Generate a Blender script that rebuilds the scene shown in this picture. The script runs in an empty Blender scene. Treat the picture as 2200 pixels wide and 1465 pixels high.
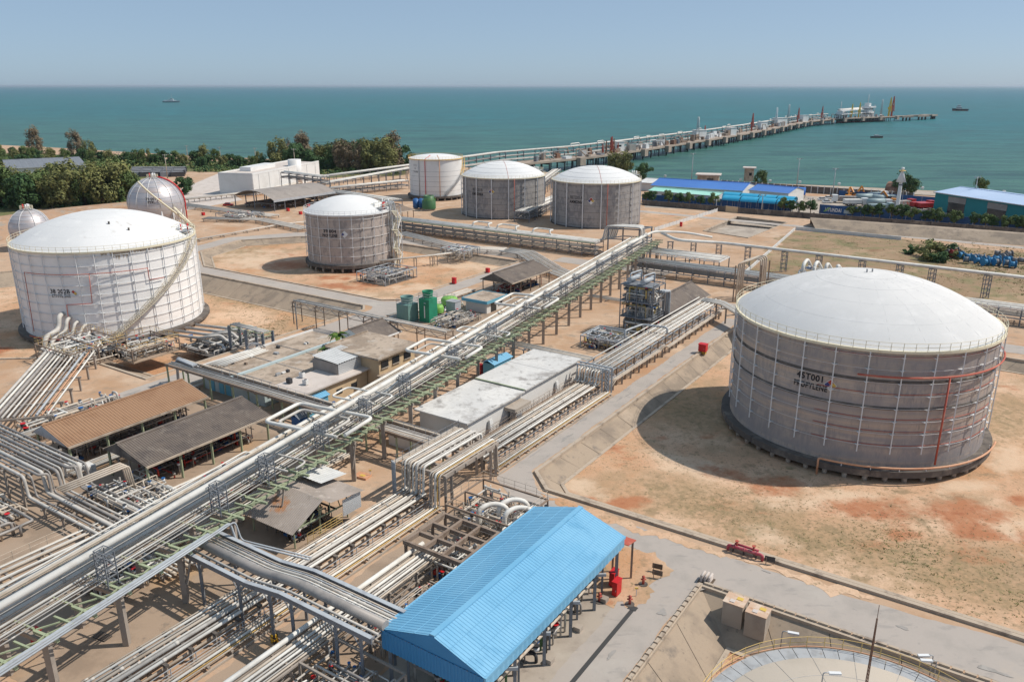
import bpy, math, random
from mathutils import Vector, Matrix
from mathutils.geometry import delaunay_2d_cdt
R = math.radians
rnd = random.Random(7)
scn = bpy.context.scene
COL = scn.collection

# ------------------------------------------------------------------ camera
CAM_H, PITCH, LENS = 50.0, R(17.76), 28.0
cd = bpy.data.cameras.new('camera'); cam = bpy.data.objects.new('camera', cd); COL.objects.link(cam)
cd.lens = LENS; cd.sensor_width = 36; cd.clip_start = 0.5; cd.clip_end = 200000
cam.location = (0, 0, CAM_H); cam.rotation_euler = (R(90) - PITCH, 0, R(0.03)); scn.camera = cam
# ------------------------------------------------------------------ world and sun
SUN_EL, SUN_ROT = R(51), R(84)
w = bpy.data.worlds.new('World'); scn.world = w; w.use_nodes = True
wn = w.node_tree; wn.nodes.clear()
sky = wn.nodes.new('ShaderNodeTexSky'); sky.sky_type = 'NISHITA'; sky.sun_disc = False
sky.sun_elevation = SUN_EL; sky.sun_rotation = SUN_ROT; sky.altitude = 100
sky.air_density = 0.52; sky.dust_density = 0.8; sky.ozone_density = 4.0
tint = wn.nodes.new('ShaderNodeMix'); tint.data_type = 'RGBA'; tint.blend_type = 'MULTIPLY'; tint.inputs[0].default_value = 1
tint.inputs[7].default_value = (1.04, 1.0, 0.94, 1)
bg = wn.nodes.new('ShaderNodeBackground'); bg.inputs[1].default_value = 0.092
out = wn.nodes.new('ShaderNodeOutputWorld')
hazy = wn.nodes.new('ShaderNodeMix'); hazy.data_type = 'RGBA'; hazy.inputs[0].default_value = 0.62       # even milky haze over the whole dome
hazy.inputs[7].default_value = (2.75, 3.75, 4.75, 1)
wn.links.new(sky.outputs[0], tint.inputs[6]); wn.links.new(tint.outputs[2], hazy.inputs[6]); wn.links.new(hazy.outputs[2], bg.inputs[0]); wn.links.new(bg.outputs[0], out.inputs[0])
sd = bpy.data.lights.new('sun', 'SUN'); sd.energy = 3.0; sd.angle = R(0.6); sd.color = (1.0, 0.925, 0.82)
sun = bpy.data.objects.new('sun', sd); COL.objects.link(sun)
to_sun = Vector((math.sin(SUN_ROT) * math.cos(SUN_EL), math.cos(SUN_ROT) * math.cos(SUN_EL), math.sin(SUN_EL)))
sun.rotation_euler = to_sun.to_track_quat('Z', 'Y').to_euler(); sun.location = to_sun * 300
# ------------------------------------------------------------------ exposure
scn.render.engine = 'CYCLES'
scn.view_settings.view_transform = 'Standard'; scn.view_settings.look = 'None'
scn.view_settings.exposure = 0.5; scn.view_settings.gamma = 1; scn.view_settings.use_curve_mapping = False
scn.cycles.use_denoising = True
scn.cycles.max_bounces = 6; scn.cycles.diffuse_bounces = 4; scn.cycles.glossy_bounces = 3; scn.cycles.transparent_max_bounces = 6

# ------------------------------------------------------------------ surveying helpers
FPX = 2200 * LENS / 36; PCX, PCY = 1100.0, 732.5
CP, SP = math.cos(PITCH), math.sin(PITCH)
def ray(x, y):
    u = (x - PCX) / FPX; v = (y - PCY) / FPX
    return Vector((u, CP - v * SP, -SP - v * CP))
def G(x, y, z=0.0):                       # sight line of the survey picture met with the level z
    d = ray(x, y); t = (z - CAM_H) / d.z
    return Vector((d.x * t, d.y * t, z))
AZ = R(33.6); AX = Vector((math.sin(AZ), math.cos(AZ), 0)); BX = Vector((math.cos(AZ), -math.sin(AZ), 0))
def P(s, t, z=0.0): return AX * s + BX * t + Vector((0, 0, z))   # plant grid: s along the plant roads, t across
def ST(x, y, z=0.0):
    g = G(x, y, z); return g.dot(AX), g.dot(BX)
AZ1 = R(24.9); A1 = Vector((math.sin(AZ1), math.cos(AZ1), 0)); N1 = Vector((math.cos(AZ1), -math.sin(AZ1), 0)); O1 = Vector((-34, 67.3, 0))
def Q(s, t, z=0.0): return O1 + A1 * s + N1 * t + Vector((0, 0, z))   # grid of the long elevated pipe rack

# ------------------------------------------------------------------ objects
ORG = {}
def link(name, data): 
    o = bpy.data.objects.new(name, data); COL.objects.link(o); return o
def tag(o, label=None, cat=None, group=None, kind=None):
    if label: o['label'] = label
    if cat: o['category'] = cat
    if group: o['group'] = group
    if kind: o['kind'] = kind
    return o
def thing(name, label, cat, loc, group=None, rz=0.0):
    o = link(name, None); o.location = loc; o.rotation_euler = (0, 0, rz)
    o.empty_display_size = 0.5
    ORG[o.name] = Vector(loc)
    return tag(o, label, cat, group)
def place(o, parent):
    if parent is not None:
        o.parent = parent; ORG[o.name] = ORG.get(parent.name, Vector())
def copy_tree(o, parent=None):
    c = o.copy(); COL.objects.link(c); c.parent = parent
    if o.name in ORG: ORG[c.name] = ORG[o.name].copy()
    for ch in list(o.children): copy_tree(ch, c)
    return c

UP = Vector((0, 0, 1))
class MB:
    def __init__(s): s.v = []; s.f = []; s.sm = []
    def add(s, vs, fs, smooth=False):
        k = len(s.v); s.v.extend([Vector(q) for q in vs]); s.f.extend([[i + k for i in f] for f in fs]); s.sm.extend([smooth] * len(fs)); return s
    def box(s, c, size, rz=0.0, m=None):
        x, y, z = size[0] / 2, size[1] / 2, size[2] / 2; c = Vector(c)
        vs = [Vector(q) for q in ((-x,-y,-z),(x,-y,-z),(x,y,-z),(-x,y,-z),(-x,-y,z),(x,-y,z),(x,y,z),(-x,y,z))]
        if rz: rm = Matrix.Rotation(rz, 3, 'Z'); vs = [rm @ q for q in vs]
        if m is not None: vs = [m @ q for q in vs]
        return s.add([q + c for q in vs], [(0,3,2,1),(4,5,6,7),(0,1,5,4),(1,2,6,5),(2,3,7,6),(3,0,4,7)])
    def bar(s, p, q, w, h=None, up=UP):
        p, q = Vector(p), Vector(q); h = h or w; d = q - p
        if d.length < 1e-5: return s
        d.normalize(); x = d.cross(up)
        if x.length < 1e-3: x = d.cross(Vector((1, 0, 0)))
        x.normalize(); u = x.cross(d); x = x * (w / 2); u = u * (h / 2)
        vs = [p - x - u, p + x - u, p + x + u, p - x + u, q - x - u, q + x - u, q + x + u, q - x + u]
        return s.add(vs, [(0,1,2,3),(4,7,6,5),(0,4,5,1),(1,5,6,2),(2,6,7,3),(3,7,4,0)])
    def tube(s, pts, r, n=7, closed=False, cap=True):
        pts = [Vector(q) for q in pts]; m = len(pts); rings = []
        prev = None
        for i, q in enumerate(pts):
            if closed: d = pts[(i + 1) % m] - pts[i - 1]
            elif i == 0: d = pts[1] - pts[0]
            elif i == m - 1: d = pts[-1] - pts[-2]
            else: d = (pts[i + 1] - q).normalized() + (q - pts[i - 1]).normalized()
            if d.length < 1e-6: d = pts[min(i + 1, m - 1)] - pts[max(i - 1, 0)]
            d.normalize()
            if prev is None:
                x = d.cross(UP)
                if x.length < 1e-3: x = d.cross(Vector((1, 0, 0)))
            else:
                x = prev - d * prev.dot(d)
                if x.length < 1e-3: x = d.cross(UP)
            x.normalize(); prev = x; y = d.cross(x)
            rr = r[i] if isinstance(r, (list, tuple)) else r
            rings.append([q + (x * math.cos(2 * math.pi * k / n) + y * math.sin(2 * math.pi * k / n)) * rr for k in range(n)])
        k0 = len(s.v)
        for rg in rings: s.v.extend(rg)
        for i in range(m if closed else m - 1):
            a, b = k0 + i * n, k0 + ((i + 1) % m) * n
            for k in range(n):
                s.f.append([a + k, a + (k + 1) % n, b + (k + 1) % n, b + k]); s.sm.append(True)
        if cap and not closed:
            s.f.append([k0 + k for k in range(n)][::-1]); s.f.append([k0 + (m - 1) * n + k for k in range(n)]); s.sm += [False, False]
        return s
    def lathe(s, prof, n=48, c=(0, 0, 0), smooth=True, a0=0.0, a1=2 * math.pi):
        c = Vector(c); full = abs(a1 - a0 - 2 * math.pi) < 1e-6; k0 = len(s.v); cnt = n if full else n + 1
        for (r, z) in prof:
            for k in range(cnt):
                a = a0 + (a1 - a0) * k / n; s.v.append(c + Vector((r * math.cos(a), r * math.sin(a), z)))
        for i in range(len(prof) - 1):
            for k in range(n):
                k2 = (k + 1) % cnt
                s.f.append([k0 + i * cnt + k, k0 + i * cnt + k2, k0 + (i + 1) * cnt + k2, k0 + (i + 1) * cnt + k]); s.sm.append(smooth)
        return s
    def cyl(s, c, r, h, n=12, r2=None, cap=True):
        c = Vector(c); r2 = r if r2 is None else r2; k0 = len(s.v)
        for rr, z in ((r, 0), (r2, h)):
            for k in range(n):
                a = 2 * math.pi * k / n; s.v.append(c + Vector((rr * math.cos(a), rr * math.sin(a), z)))
        for k in range(n):
            s.f.append([k0 + k, k0 + (k + 1) % n, k0 + n + (k + 1) % n, k0 + n + k]); s.sm.append(True)
        if cap:
            s.f.append([k0 + k for k in range(n)][::-1]); s.f.append([k0 + n + k for k in range(n)]); s.sm += [False, False]
        return s
    def prism(s, poly, z0, z1):                # poly: list of (x, y), counter-clockwise
        n = len(poly); vs = [Vector((q[0], q[1], z0)) for q in poly] + [Vector((q[0], q[1], z1)) for q in poly]
        return s.add(vs, [list(range(n))[::-1], list(range(n, 2 * n))] + [[i, (i + 1) % n, n + (i + 1) % n, n + i] for i in range(n)])
    def build(s, name, mat, parent=None, loc=None):
        me = bpy.data.meshes.new(name)
        o0 = ORG.get(parent.name, Vector()) if parent is not None else (Vector(loc) if loc is not None else Vector())
        me.from_pydata([q - o0 for q in s.v], [], s.f)
        if any(s.sm): me.polygons.foreach_set('use_smooth', s.sm)
        me.materials.append(mat if not isinstance(mat, str) else M[mat])
        o = link(name, me)
        if parent is not None: place(o, parent)
        elif loc is not None: o.location = loc; ORG[o.name] = Vector(loc)
        return o
def fillet(pts, r, k=4):
    pts = [Vector(q) for q in pts]; outp = [pts[0]]
    for i in range(1, len(pts) - 1):
        a, b, c = pts[i - 1], pts[i], pts[i + 1]; d1 = a - b; d2 = c - b
        rr = min(r, d1.length * .45, d2.length * .45)
        p1 = b + d1.normalized() * rr; p2 = b + d2.normalized() * rr
        for j in range(k + 1):
            t = j / k; outp.append(p1 * (1 - t) ** 2 + b * 2 * t * (1 - t) + p2 * t * t)
    outp.append(pts[-1]); return outp
def pipe(pts, r, mat, parent, name='pipe', bend=None, n=7):
    return MB().tube(fillet(pts, bend or r * 3.2), r, n).build(name, mat, parent)
def bar(p, q, w, mat, parent, name='beam', h=None): return MB().bar(p, q, w, h).build(name, mat, parent)
def frustum(p, q, w): return bar(p, q, w)

# ------------------------------------------------------------------ materials
M = {}
def S(h, k=1.0):
    h = h.lstrip('#'); c = [int(h[i:i + 2], 16) / 255 for i in (0, 2, 4)]
    return tuple((x / 12.92 if x <= .04045 else ((x + .055) / 1.055) ** 2.4) * k for x in c) + (1.0,)
def mat(name, base, layers=(), rough=.75, metal=0.0, bump=None, spec=.35, coord='pos', hue=0.0):
    """layers: (colour, noise scale, low, high, stretch xyz, detail, amount)"""
    m = bpy.data.materials.new(name); m.use_nodes = True; nt = m.node_tree; N, L = nt.nodes, nt.links
    b = N['Principled BSDF']; b.inputs['Roughness'].default_value = rough; b.inputs['Metallic'].default_value = metal
    b.inputs['Specular IOR Level'].default_value = spec
    base = S(base) if isinstance(base, str) else tuple(base) + (1.0,) * (4 - len(base))
    b.inputs['Base Color'].default_value = base
    M[name] = m
    src = None
    def position():
        nonlocal src
        if src is None:
            if coord == 'pos': src = N.new('ShaderNodeNewGeometry').outputs['Position']
            else: src = N.new('ShaderNodeTexCoord').outputs['Object']
            if coord == 'radial':
                g = N.new('ShaderNodeTexGradient'); g.gradient_type = 'RADIAL'; L.new(src, g.inputs[0])
                sx = N.new('ShaderNodeSeparateXYZ'); L.new(src, sx.inputs[0])
                cx = N.new('ShaderNodeCombineXYZ'); L.new(g.outputs['Fac'], cx.inputs[0]); L.new(sx.outputs[2], cx.inputs[2])
                src = cx.outputs[0]
        return src
    cur = None
    for ly in layers:
        col, sc, lo, hi = ly[:4]; stretch = ly[4] if len(ly) > 4 and ly[4] else (1, 1, 1); det = ly[5] if len(ly) > 5 else 5; amt = ly[6] if len(ly) > 6 else 1.0
        mp = N.new('ShaderNodeMapping'); mp.inputs['Scale'].default_value = stretch; mp.inputs['Location'].default_value = (sum(map(ord, name)) % 37 + len(N) * 3.7, len(N) * 1.3, 0)
        L.new(position(), mp.inputs[0])
        nz = N.new('ShaderNodeTexNoise'); nz.inputs['Scale'].default_value = sc; nz.inputs['Detail'].default_value = det; nz.inputs['Roughness'].default_value = .62
        L.new(mp.outputs[0], nz.inputs['Vector'])
        mr = N.new('ShaderNodeMapRange'); mr.interpolation_type = 'SMOOTHSTEP'
        mr.inputs[1].default_value = lo; mr.inputs[2].default_value = hi; mr.inputs[4].default_value = amt; L.new(nz.outputs['Fac'], mr.inputs[0])
        mx = N.new('ShaderNodeMix'); mx.data_type = 'RGBA'; L.new(mr.outputs[0], mx.inputs[0])
        if cur is None: mx.inputs[6].default_value = base
        else: L.new(cur, mx.inputs[6])
        mx.inputs[7].default_value = S(col) if isinstance(col, str) else tuple(col) + (1.0,) * (4 - len(col))
        cur = mx.outputs[2]
    if cur is not None: L.new(cur, b.inputs['Base Color'])
    if bump:
        nz = N.new('ShaderNodeTexNoise'); nz.inputs['Scale'].default_value = bump[0]; nz.inputs['Detail'].default_value = 4
        L.new(position(), nz.inputs['Vector']); bp = N.new('ShaderNodeBump'); bp.inputs['Strength'].default_value = bump[1]; bp.inputs['Distance'].default_value = bump[2] if len(bump) > 2 else .1
        L.new(nz.outputs['Fac'], bp.inputs['Height']); L.new(bp.outputs[0], b.inputs['Normal'])
    return m
# ------------------------------------------------------------------ material list
mat('sandy_pad', (.48, .33, .225), [((.42,.26,.155), .05, .46, .66), ((.56,.415,.30), .12, .5, .7), ((.27,.215,.165), .30, .52, .72, None, 8, .8), ((.43,.235,.125), .03, .54, .68, None, 6, .8), ((.20,.165,.13), 1.2, .6, .74, None, 7, .55), ((.36,.31,.26), .5, .56, .7, (.3, 1.6, 1), 6, .5), ((.35,.24,.16), 3.5, .52, .68, None, 6, .45), ((.57,.43,.31), 6, .58, .72, None, 5, .4)], .95, bump=(2.0, .25, .1))
mat('basin_sand', (.54, .335, .21), [((.62,.43,.295), .06, .44, .62), ((.48,.26,.135), .035, .48, .66), ((.37,.255,.155), .11, .48, .66, None, 8, .8), ((.40,.145,.065), .035, .575, .65, (1, 1.7, 1), 8), ((.25,.185,.11), .32, .54, .68, None, 9, .8), ((.17,.14,.075), 1.3, .57, .68, None, 7, .75), ((.12,.14,.05), .22, .655, .72, None, 8, .75), ((.60,.47,.345), .5, .62, .74, None, 8, .5), ((.34,.225,.14), 3.5, .52, .66, None, 6, .5), ((.63,.48,.35), 6, .56, .7, None, 5, .45), ((.19,.15,.085), 2.2, .63, .70, None, 6, .8)], .97, bump=(1.5, .4, .15))
mat('field_soil', (.29, .195, .12), [((.37,.26,.165), .05, .48, .66), ((.22,.185,.095), .16, .46, .62, None, 8), ((.12,.12,.05), .09, .56, .68, None, 8, .7), ((.13,.13,.05), .5, .58, .7, None, 7, .8), ((.24,.13,.075), .03, .56, .7)], .97, bump=(1.5, .4, .15))
mat('earth_berm', (.42, .27, .175), [((.34,.20,.12), .12, .45, .65), ((.33,.28,.23), .3, .5, .68, (1, 1, .4)), ((.50,.36,.26), .5, .55, .72)], .97, bump=(1.2, .4, .15))
mat('asphalt', (.40, .355, .32), [((.35,.315,.285), .3, .45, .7), ((.43,.39,.35), .08, .5, .7), ((.46,.39,.32), .25, .58, .76, None, 8, .6), ((.27,.25,.235), .9, .56, .66, (.35, 1, 1), 8, .5), ((.43,.40,.37), 5, .55, .72, None, 4, .4), ((.20,.19,.18), .12, .66, .72, None, 8, .55), ((.20,.19,.185), 1.5, .6, .75, None, 6, .5), ((.40,.34,.28), .05, .62, .76, None, 7, .8)], .93, bump=(6, .2, .05))
mat('concrete', (.40, .345, .29), [((.30,.255,.215), .25, .45, .68), ((.20,.17,.15), .6, .58, .74, (1, 1, .35), 6, .8), ((.46,.41,.35), .1, .55, .7)], .92, bump=(4, .2, .05))
mat('dark_concrete', (.115, .10, .09), [((.21,.18,.155), .4, .48, .68), ((.05,.046,.045), .8, .55, .72, (1, 1, .3)), ((.27,.23,.19), .15, .6, .72)], .92, bump=(4, .25, .05))
mat('slope_concrete', (.36, .285, .215), [((.235,.19,.15), .16, .44, .62, None, 8, .9), ((.16,.14,.125), .35, .56, .72, None, 7, .8), ((.45,.36,.28), .09, .56, .7), ((.13,.11,.095), 1.6, .58, .72, None, 8, .6), ((.30,.235,.175), 4, .5, .7, None, 5, .45)], .94, bump=(3, .2, .05))
mat('dry_weed', (.29, .235, .13), [((.20,.18,.085), .8, .45, .6), ((.37,.30,.18), 1.4, .55, .7)], .95)
mat('beach_sand', (.62, .53, .43), [((.5,.42,.33), .1, .5, .7)], .95)
mat('rust_steel', (.20, .11, .075), [((.30,.2,.15), .8, .5, .65)], .8)
mat('kerb', (.45, .37, .29), [((.26,.21,.17), .5, .5, .7), ((.15,.12,.1), 1.2, .6, .75)], .92)
mat('dark_kerb', (.075, .06, .05), [((.17,.13,.1), .5, .5, .7)], .92)
def soil_mask(matname, key, colour, sc, lo, hi, amt=1.0, k=.35):
    m = M[matname]; N, L = m.node_tree.nodes, m.node_tree.links; b = N['Principled BSDF']; prev = b.inputs['Base Color'].links[0].from_socket
    at = N.new('ShaderNodeAttribute'); at.attribute_name = key; ge = N.new('ShaderNodeNewGeometry'); nz = N.new('ShaderNodeTexNoise'); nz.inputs['Scale'].default_value = sc; nz.inputs['Detail'].default_value = 9; nz.inputs['Roughness'].default_value = .68; L.new(ge.outputs['Position'], nz.inputs['Vector'])
    ad = N.new('ShaderNodeMath'); ad.operation = 'MULTIPLY_ADD'; L.new(at.outputs['Fac'], ad.inputs[0]); ad.inputs[1].default_value = k; L.new(nz.outputs['Fac'], ad.inputs[2])
    gt = N.new('ShaderNodeMath'); gt.operation = 'GREATER_THAN'; gt.inputs[1].default_value = .01; L.new(at.outputs['Fac'], gt.inputs[0])
    mr = N.new('ShaderNodeMapRange'); mr.interpolation_type = 'SMOOTHSTEP'; mr.inputs[1].default_value = lo; mr.inputs[2].default_value = hi; mr.inputs[4].default_value = amt; L.new(ad.outputs[0], mr.inputs[0])
    mu = N.new('ShaderNodeMath'); mu.operation = 'MULTIPLY'; L.new(mr.outputs[0], mu.inputs[0]); L.new(gt.outputs[0], mu.inputs[1])
    mx = N.new('ShaderNodeMix'); mx.data_type = 'RGBA'; L.new(mu.outputs[0], mx.inputs[0]); L.new(prev, mx.inputs[6]); mx.inputs[7].default_value = colour + (1.0,); L.new(mx.outputs[2], b.inputs['Base Color'])
soil_mask('basin_sand', 'grass', (.36, .245, .14), .35, .52, .86, .75, .3); soil_mask('basin_sand', 'grass', (.21, .165, .09), 1.1, .66, .92, .7, .28); soil_mask('basin_sand', 'grass', (.13, .14, .05), .8, .78, .92, .7, .24); soil_mask('basin_sand', 'pale', (.63, .47, .335), .22, .58, .90, .8, .35); soil_mask('basin_sand', 'red', (.40, .165, .08), .16, .60, .86, .9, .36); soil_mask('basin_sand', 'red', (.30, .105, .05), .6, .80, .98, .6, .36)
# water
m = bpy.data.materials.new('sea_water'); m.use_nodes = True; M['sea_water'] = m; nt = m.node_tree; N, L = nt.nodes, nt.links
b = N['Principled BSDF']; b.inputs['Roughness'].default_value = .34; b.inputs['IOR'].default_value = 1.33; b.inputs['Specular IOR Level'].default_value = .13
geo = N.new('ShaderNodeNewGeometry')
def wnoise(scale, st, det=5):
    mp = N.new('ShaderNodeMapping'); mp.inputs['Scale'].default_value = st; mp.inputs['Rotation'].default_value = (0, 0, R(12)); L.new(geo.outputs['Position'], mp.inputs[0])
    nz = N.new('ShaderNodeTexNoise'); nz.inputs['Scale'].default_value = scale; nz.inputs['Detail'].default_value = det; nz.inputs['Roughness'].default_value = .65; L.new(mp.outputs[0], nz.inputs['Vector']); return nz.outputs['Fac']
def wmix(fac, lo, hi, a, bb, amt=1.0):
    mr = N.new('ShaderNodeMapRange'); mr.interpolation_type = 'SMOOTHSTEP'; mr.inputs[1].default_value = lo; mr.inputs[2].default_value = hi; mr.inputs[4].default_value = amt; L.new(fac, mr.inputs[0])
    mx = N.new('ShaderNodeMix'); mx.data_type = 'RGBA'; L.new(mr.outputs[0], mx.inputs[0])
    for i, q in ((6, a), (7, bb)):
        if isinstance(q, tuple): mx.inputs[i].default_value = q + (1.0,)
        else: L.new(q, mx.inputs[i])
    return mx.outputs[2]
# shallow, silt-laden water inshore and clearer teal offshore: depth grows with distance from the coast
dp = N.new('ShaderNodeVectorMath'); dp.operation = 'DOT_PRODUCT'; dp.inputs[1].default_value = (.34, .94, 0); L.new(geo.outputs['Position'], dp.inputs[0])
c0 = wmix(dp.outputs['Value'], 430, 1500, (.066, .165, .125), (.014, .160, .175))
c1 = wmix(dp.outputs['Value'], 1500, 6000, c0, (.008, .155, .21))
c2 = wmix(wnoise(.006, (.5, 2.2, 1)), .45, .72, c1, (.036, .110, .100), .6)
c3 = wmix(wnoise(.004, (.4, 2.0, 1), 7), .62, .75, c2, (.095, .18, .135), .5)
c3a = wmix(wnoise(.028, (.3, 1.9, 1), 8), .46, .62, c3, (.020, .070, .078), .6)
c3b = wmix(wnoise(.09, (.35, 1.6, 1), 8), .46, .62, c3a, (.024, .072, .068), .75)
c4 = wmix(wnoise(.16, (.5, 1.4, 1), 8), .745, .765, c3b, (.55, .60, .60), .8)
L.new(c4, b.inputs['Base Color'])
bp = N.new('ShaderNodeBump'); bp.inputs['Strength'].default_value = .9; bp.inputs['Distance'].default_value = 1.0
L.new(wnoise(.22, (.5, 1.5, 1), 7), bp.inputs['Height']); L.new(bp.outputs[0], b.inputs['Normal'])

# ------------------------------------------------------------------ terrain
def poly_fill(outer, holes=(), extra=()):
    pts = []; edges = []
    for ring in [outer] + list(holes):
        k = len(pts); n = len(ring); pts += [Vector((q[0], q[1])) for q in ring]; edges += [(k + i, k + (i + 1) % n) for i in range(n)]
    pts += [Vector((q[0], q[1])) for q in extra]
    vs, es, fs, *_ = delaunay_2d_cdt(pts, edges, [], 0, 1e-4)
    def inside(p, ring):
        c = False; n = len(ring)
        for i in range(n):
            a, b2 = ring[i], ring[i - 1]
            if (a[1] > p[1]) != (b2[1] > p[1]) and p[0] < (b2[0] - a[0]) * (p[1] - a[1]) / (b2[1] - a[1]) + a[0]: c = not c
        return c
    keep = []
    for f in fs:
        cx = sum(vs[i].x for i in f) / len(f); cy = sum(vs[i].y for i in f) / len(f)
        if inside((cx, cy), outer) and not any(inside((cx, cy), h) for h in holes): keep.append(f)
    return vs, keep
def rough(poly, amp, step=1.2, seed=1):
    rg = random.Random(seed); res = []; n = len(poly)
    for i in range(n):
        a, c = Vector((poly[i][0], poly[i][1])), Vector((poly[(i + 1) % n][0], poly[(i + 1) % n][1])); L_ = (c - a).length; k = min(400, max(1, int(L_ / step))); nn = Vector((a.y - c.y, c.x - a.x)) / max(L_, .01); ph = rg.uniform(0, 6)
        for j in range(k):
            q = a.lerp(c, j / k) + nn * amp * (rg.uniform(-.5, .5) + .7 * math.sin(j * .45 + ph) * math.sin(j * .13 + 2 * ph)) * (0 if j == 0 else 1); res.append((q.x, q.y))
    return res
def sheet(name, outer, z, material, holes=(), kind='structure', parent=None):
    vs, fs = poly_fill(outer, holes)
    mb = MB().add([(q.x, q.y, z) for q in vs], [list(f) for f in fs])
    for f in mb.f:                                       # face up
        a, b2, c = (mb.v[i] for i in f[:3])
        if (b2 - a).cross(c - a).z < 0: f.reverse()
    o = mb.build(name, material, parent)
    if kind and parent is None: o['kind'] = kind
    return o
def xy(p): return (p[0], p[1])
def area2(poly): return sum(poly[i - 1][0] * poly[i][1] - poly[i][0] * poly[i - 1][1] for i in range(len(poly)))
def inset(poly, d):
    if area2(poly) < 0: poly = poly[::-1]
    n = len(poly); res = []
    for i in range(n):
        p0, p1, p2 = (Vector(poly[i - 1]).to_2d(), Vector(poly[i]).to_2d(), Vector(poly[(i + 1) % n]).to_2d())
        d1 = (p1 - p0).normalized(); d2 = (p2 - p1).normalized(); n1 = Vector((-d1.y, d1.x)); n2 = Vector((-d2.y, d2.x))
        k = 1 + n1.dot(n2); m_ = (n1 + n2) / max(k, .3); res.append((p1.x + m_.x * d, p1.y + m_.y * d))
    return poly, res
def PP(lst): return [xy(P(s, t)) for s, t in lst]

B1 = PP([(79.5,-47.5), (83.0,-51.3), (173.3,-51.3), (173.3,14), (79.5,14)])
B2 = PP([(30,-23.3), (70.8,-23.3), (70.8,22), (30,22)])
B3 = PP([(139.5,-131), (142,-127.5), (196,-127.5), (198,-195), (188,-213), (172,-225), (152,-219), (139.5,-200)])
B4 = PP([(75,-128.5), (130.5,-128.5), (133.2,-131), (133.2,-193), (113,-236), (60,-262), (52,-180), (75,-150)])
PIT = [xy(G(*q)) for q in ((1510, 497), (1582, 466), (1690, 479), (1606, 512))]
coast = [(-520,297), (-200,305), (0,312), (106,317), (268,327), (420,335), (600,343), (870,352), (1000,360), (1200,372), (1360,380), (1400,385), (1800,400), (2200,420), (2700,450)]
land = [xy(G(*q)) for q in coast] + [(480, 230), (480, -80), (-700, -80), (-1500, 300)]
DEPTH = {1: 1.5, 2: 2.6, 3: 1.5, 4: 3.0}
ground = sheet('ground', land, 0, 'sandy_pad', [B1, B2, B3, B4, PIT])
# sea wall and beach edge hanging from the coast line
mb = MB(); cl = [G(*q) for q in coast]
for i in range(len(cl) - 1):
    a, c = cl[i], cl[i + 1]; o_ = Vector((c.y - a.y, -(c.x - a.x), 0)).normalized() * (-26 if i < 8 else -1.2)
    mb.add([a, c, c + o_ + Vector((0, 0, -5)), a + o_ + Vector((0, 0, -5))], [(0, 3, 2, 1)])
tag(mb.build('shore', 'beach_sand'), kind='structure')
sea = MB().add([(-90000, -2000, -4.2), (90000, -2000, -4.2), (90000, 90000, -4.2), (-90000, 90000, -4.2)], [(0, 1, 2, 3)]).build('sea', 'sea_water'); sea['kind'] = 'structure'

def to_px(q):
    d = q.y * CP - (q.z - CAM_H) * SP; return PCX + FPX * q.x / d, PCY + FPX * (-q.y * SP - (q.z - CAM_H) * CP) / d
SOIL = {'red': [(1655,1045,70,22,.15), (1350,1080,52,14,-.1), (1880,1095,120,26,0), (2050,1100,110,26,.1), (2080,1140,60,20,.3), (1930,1150,50,16,0), (1560,1015,60,16,.3), (2190,1075,40,14,0), (720,615,60,8,.1), (620,570,50,10,0), (790,608,45,7,0)],
        'pale': [(1700,1075,110,22,.2), (1480,1000,90,22,.4), (1240,1045,70,18,.3), (1780,1065,120,14,0), (2180,1140,60,26,.2), (1350,1120,90,14,.3), (1650,1150,60,20,.5), (2170,985,50,30,0), (2090,1040,90,14,-.2), (560,560,100,22,.1), (700,630,120,12,.15), (900,620,60,12,0), (1010,570,90,12,.1)],
        'grass': [(1500,1080,180,50,.3), (1760,1160,220,50,.3), (1980,1210,240,60,.3), (1480,880,90,60,.3), (2160,900,60,60,0), (1600,1130,120,40,.3), (2120,1260,140,50,.3), (500,540,90,14,.1), (640,655,120,12,.2), (560,650,140,14,.2)]}
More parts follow.
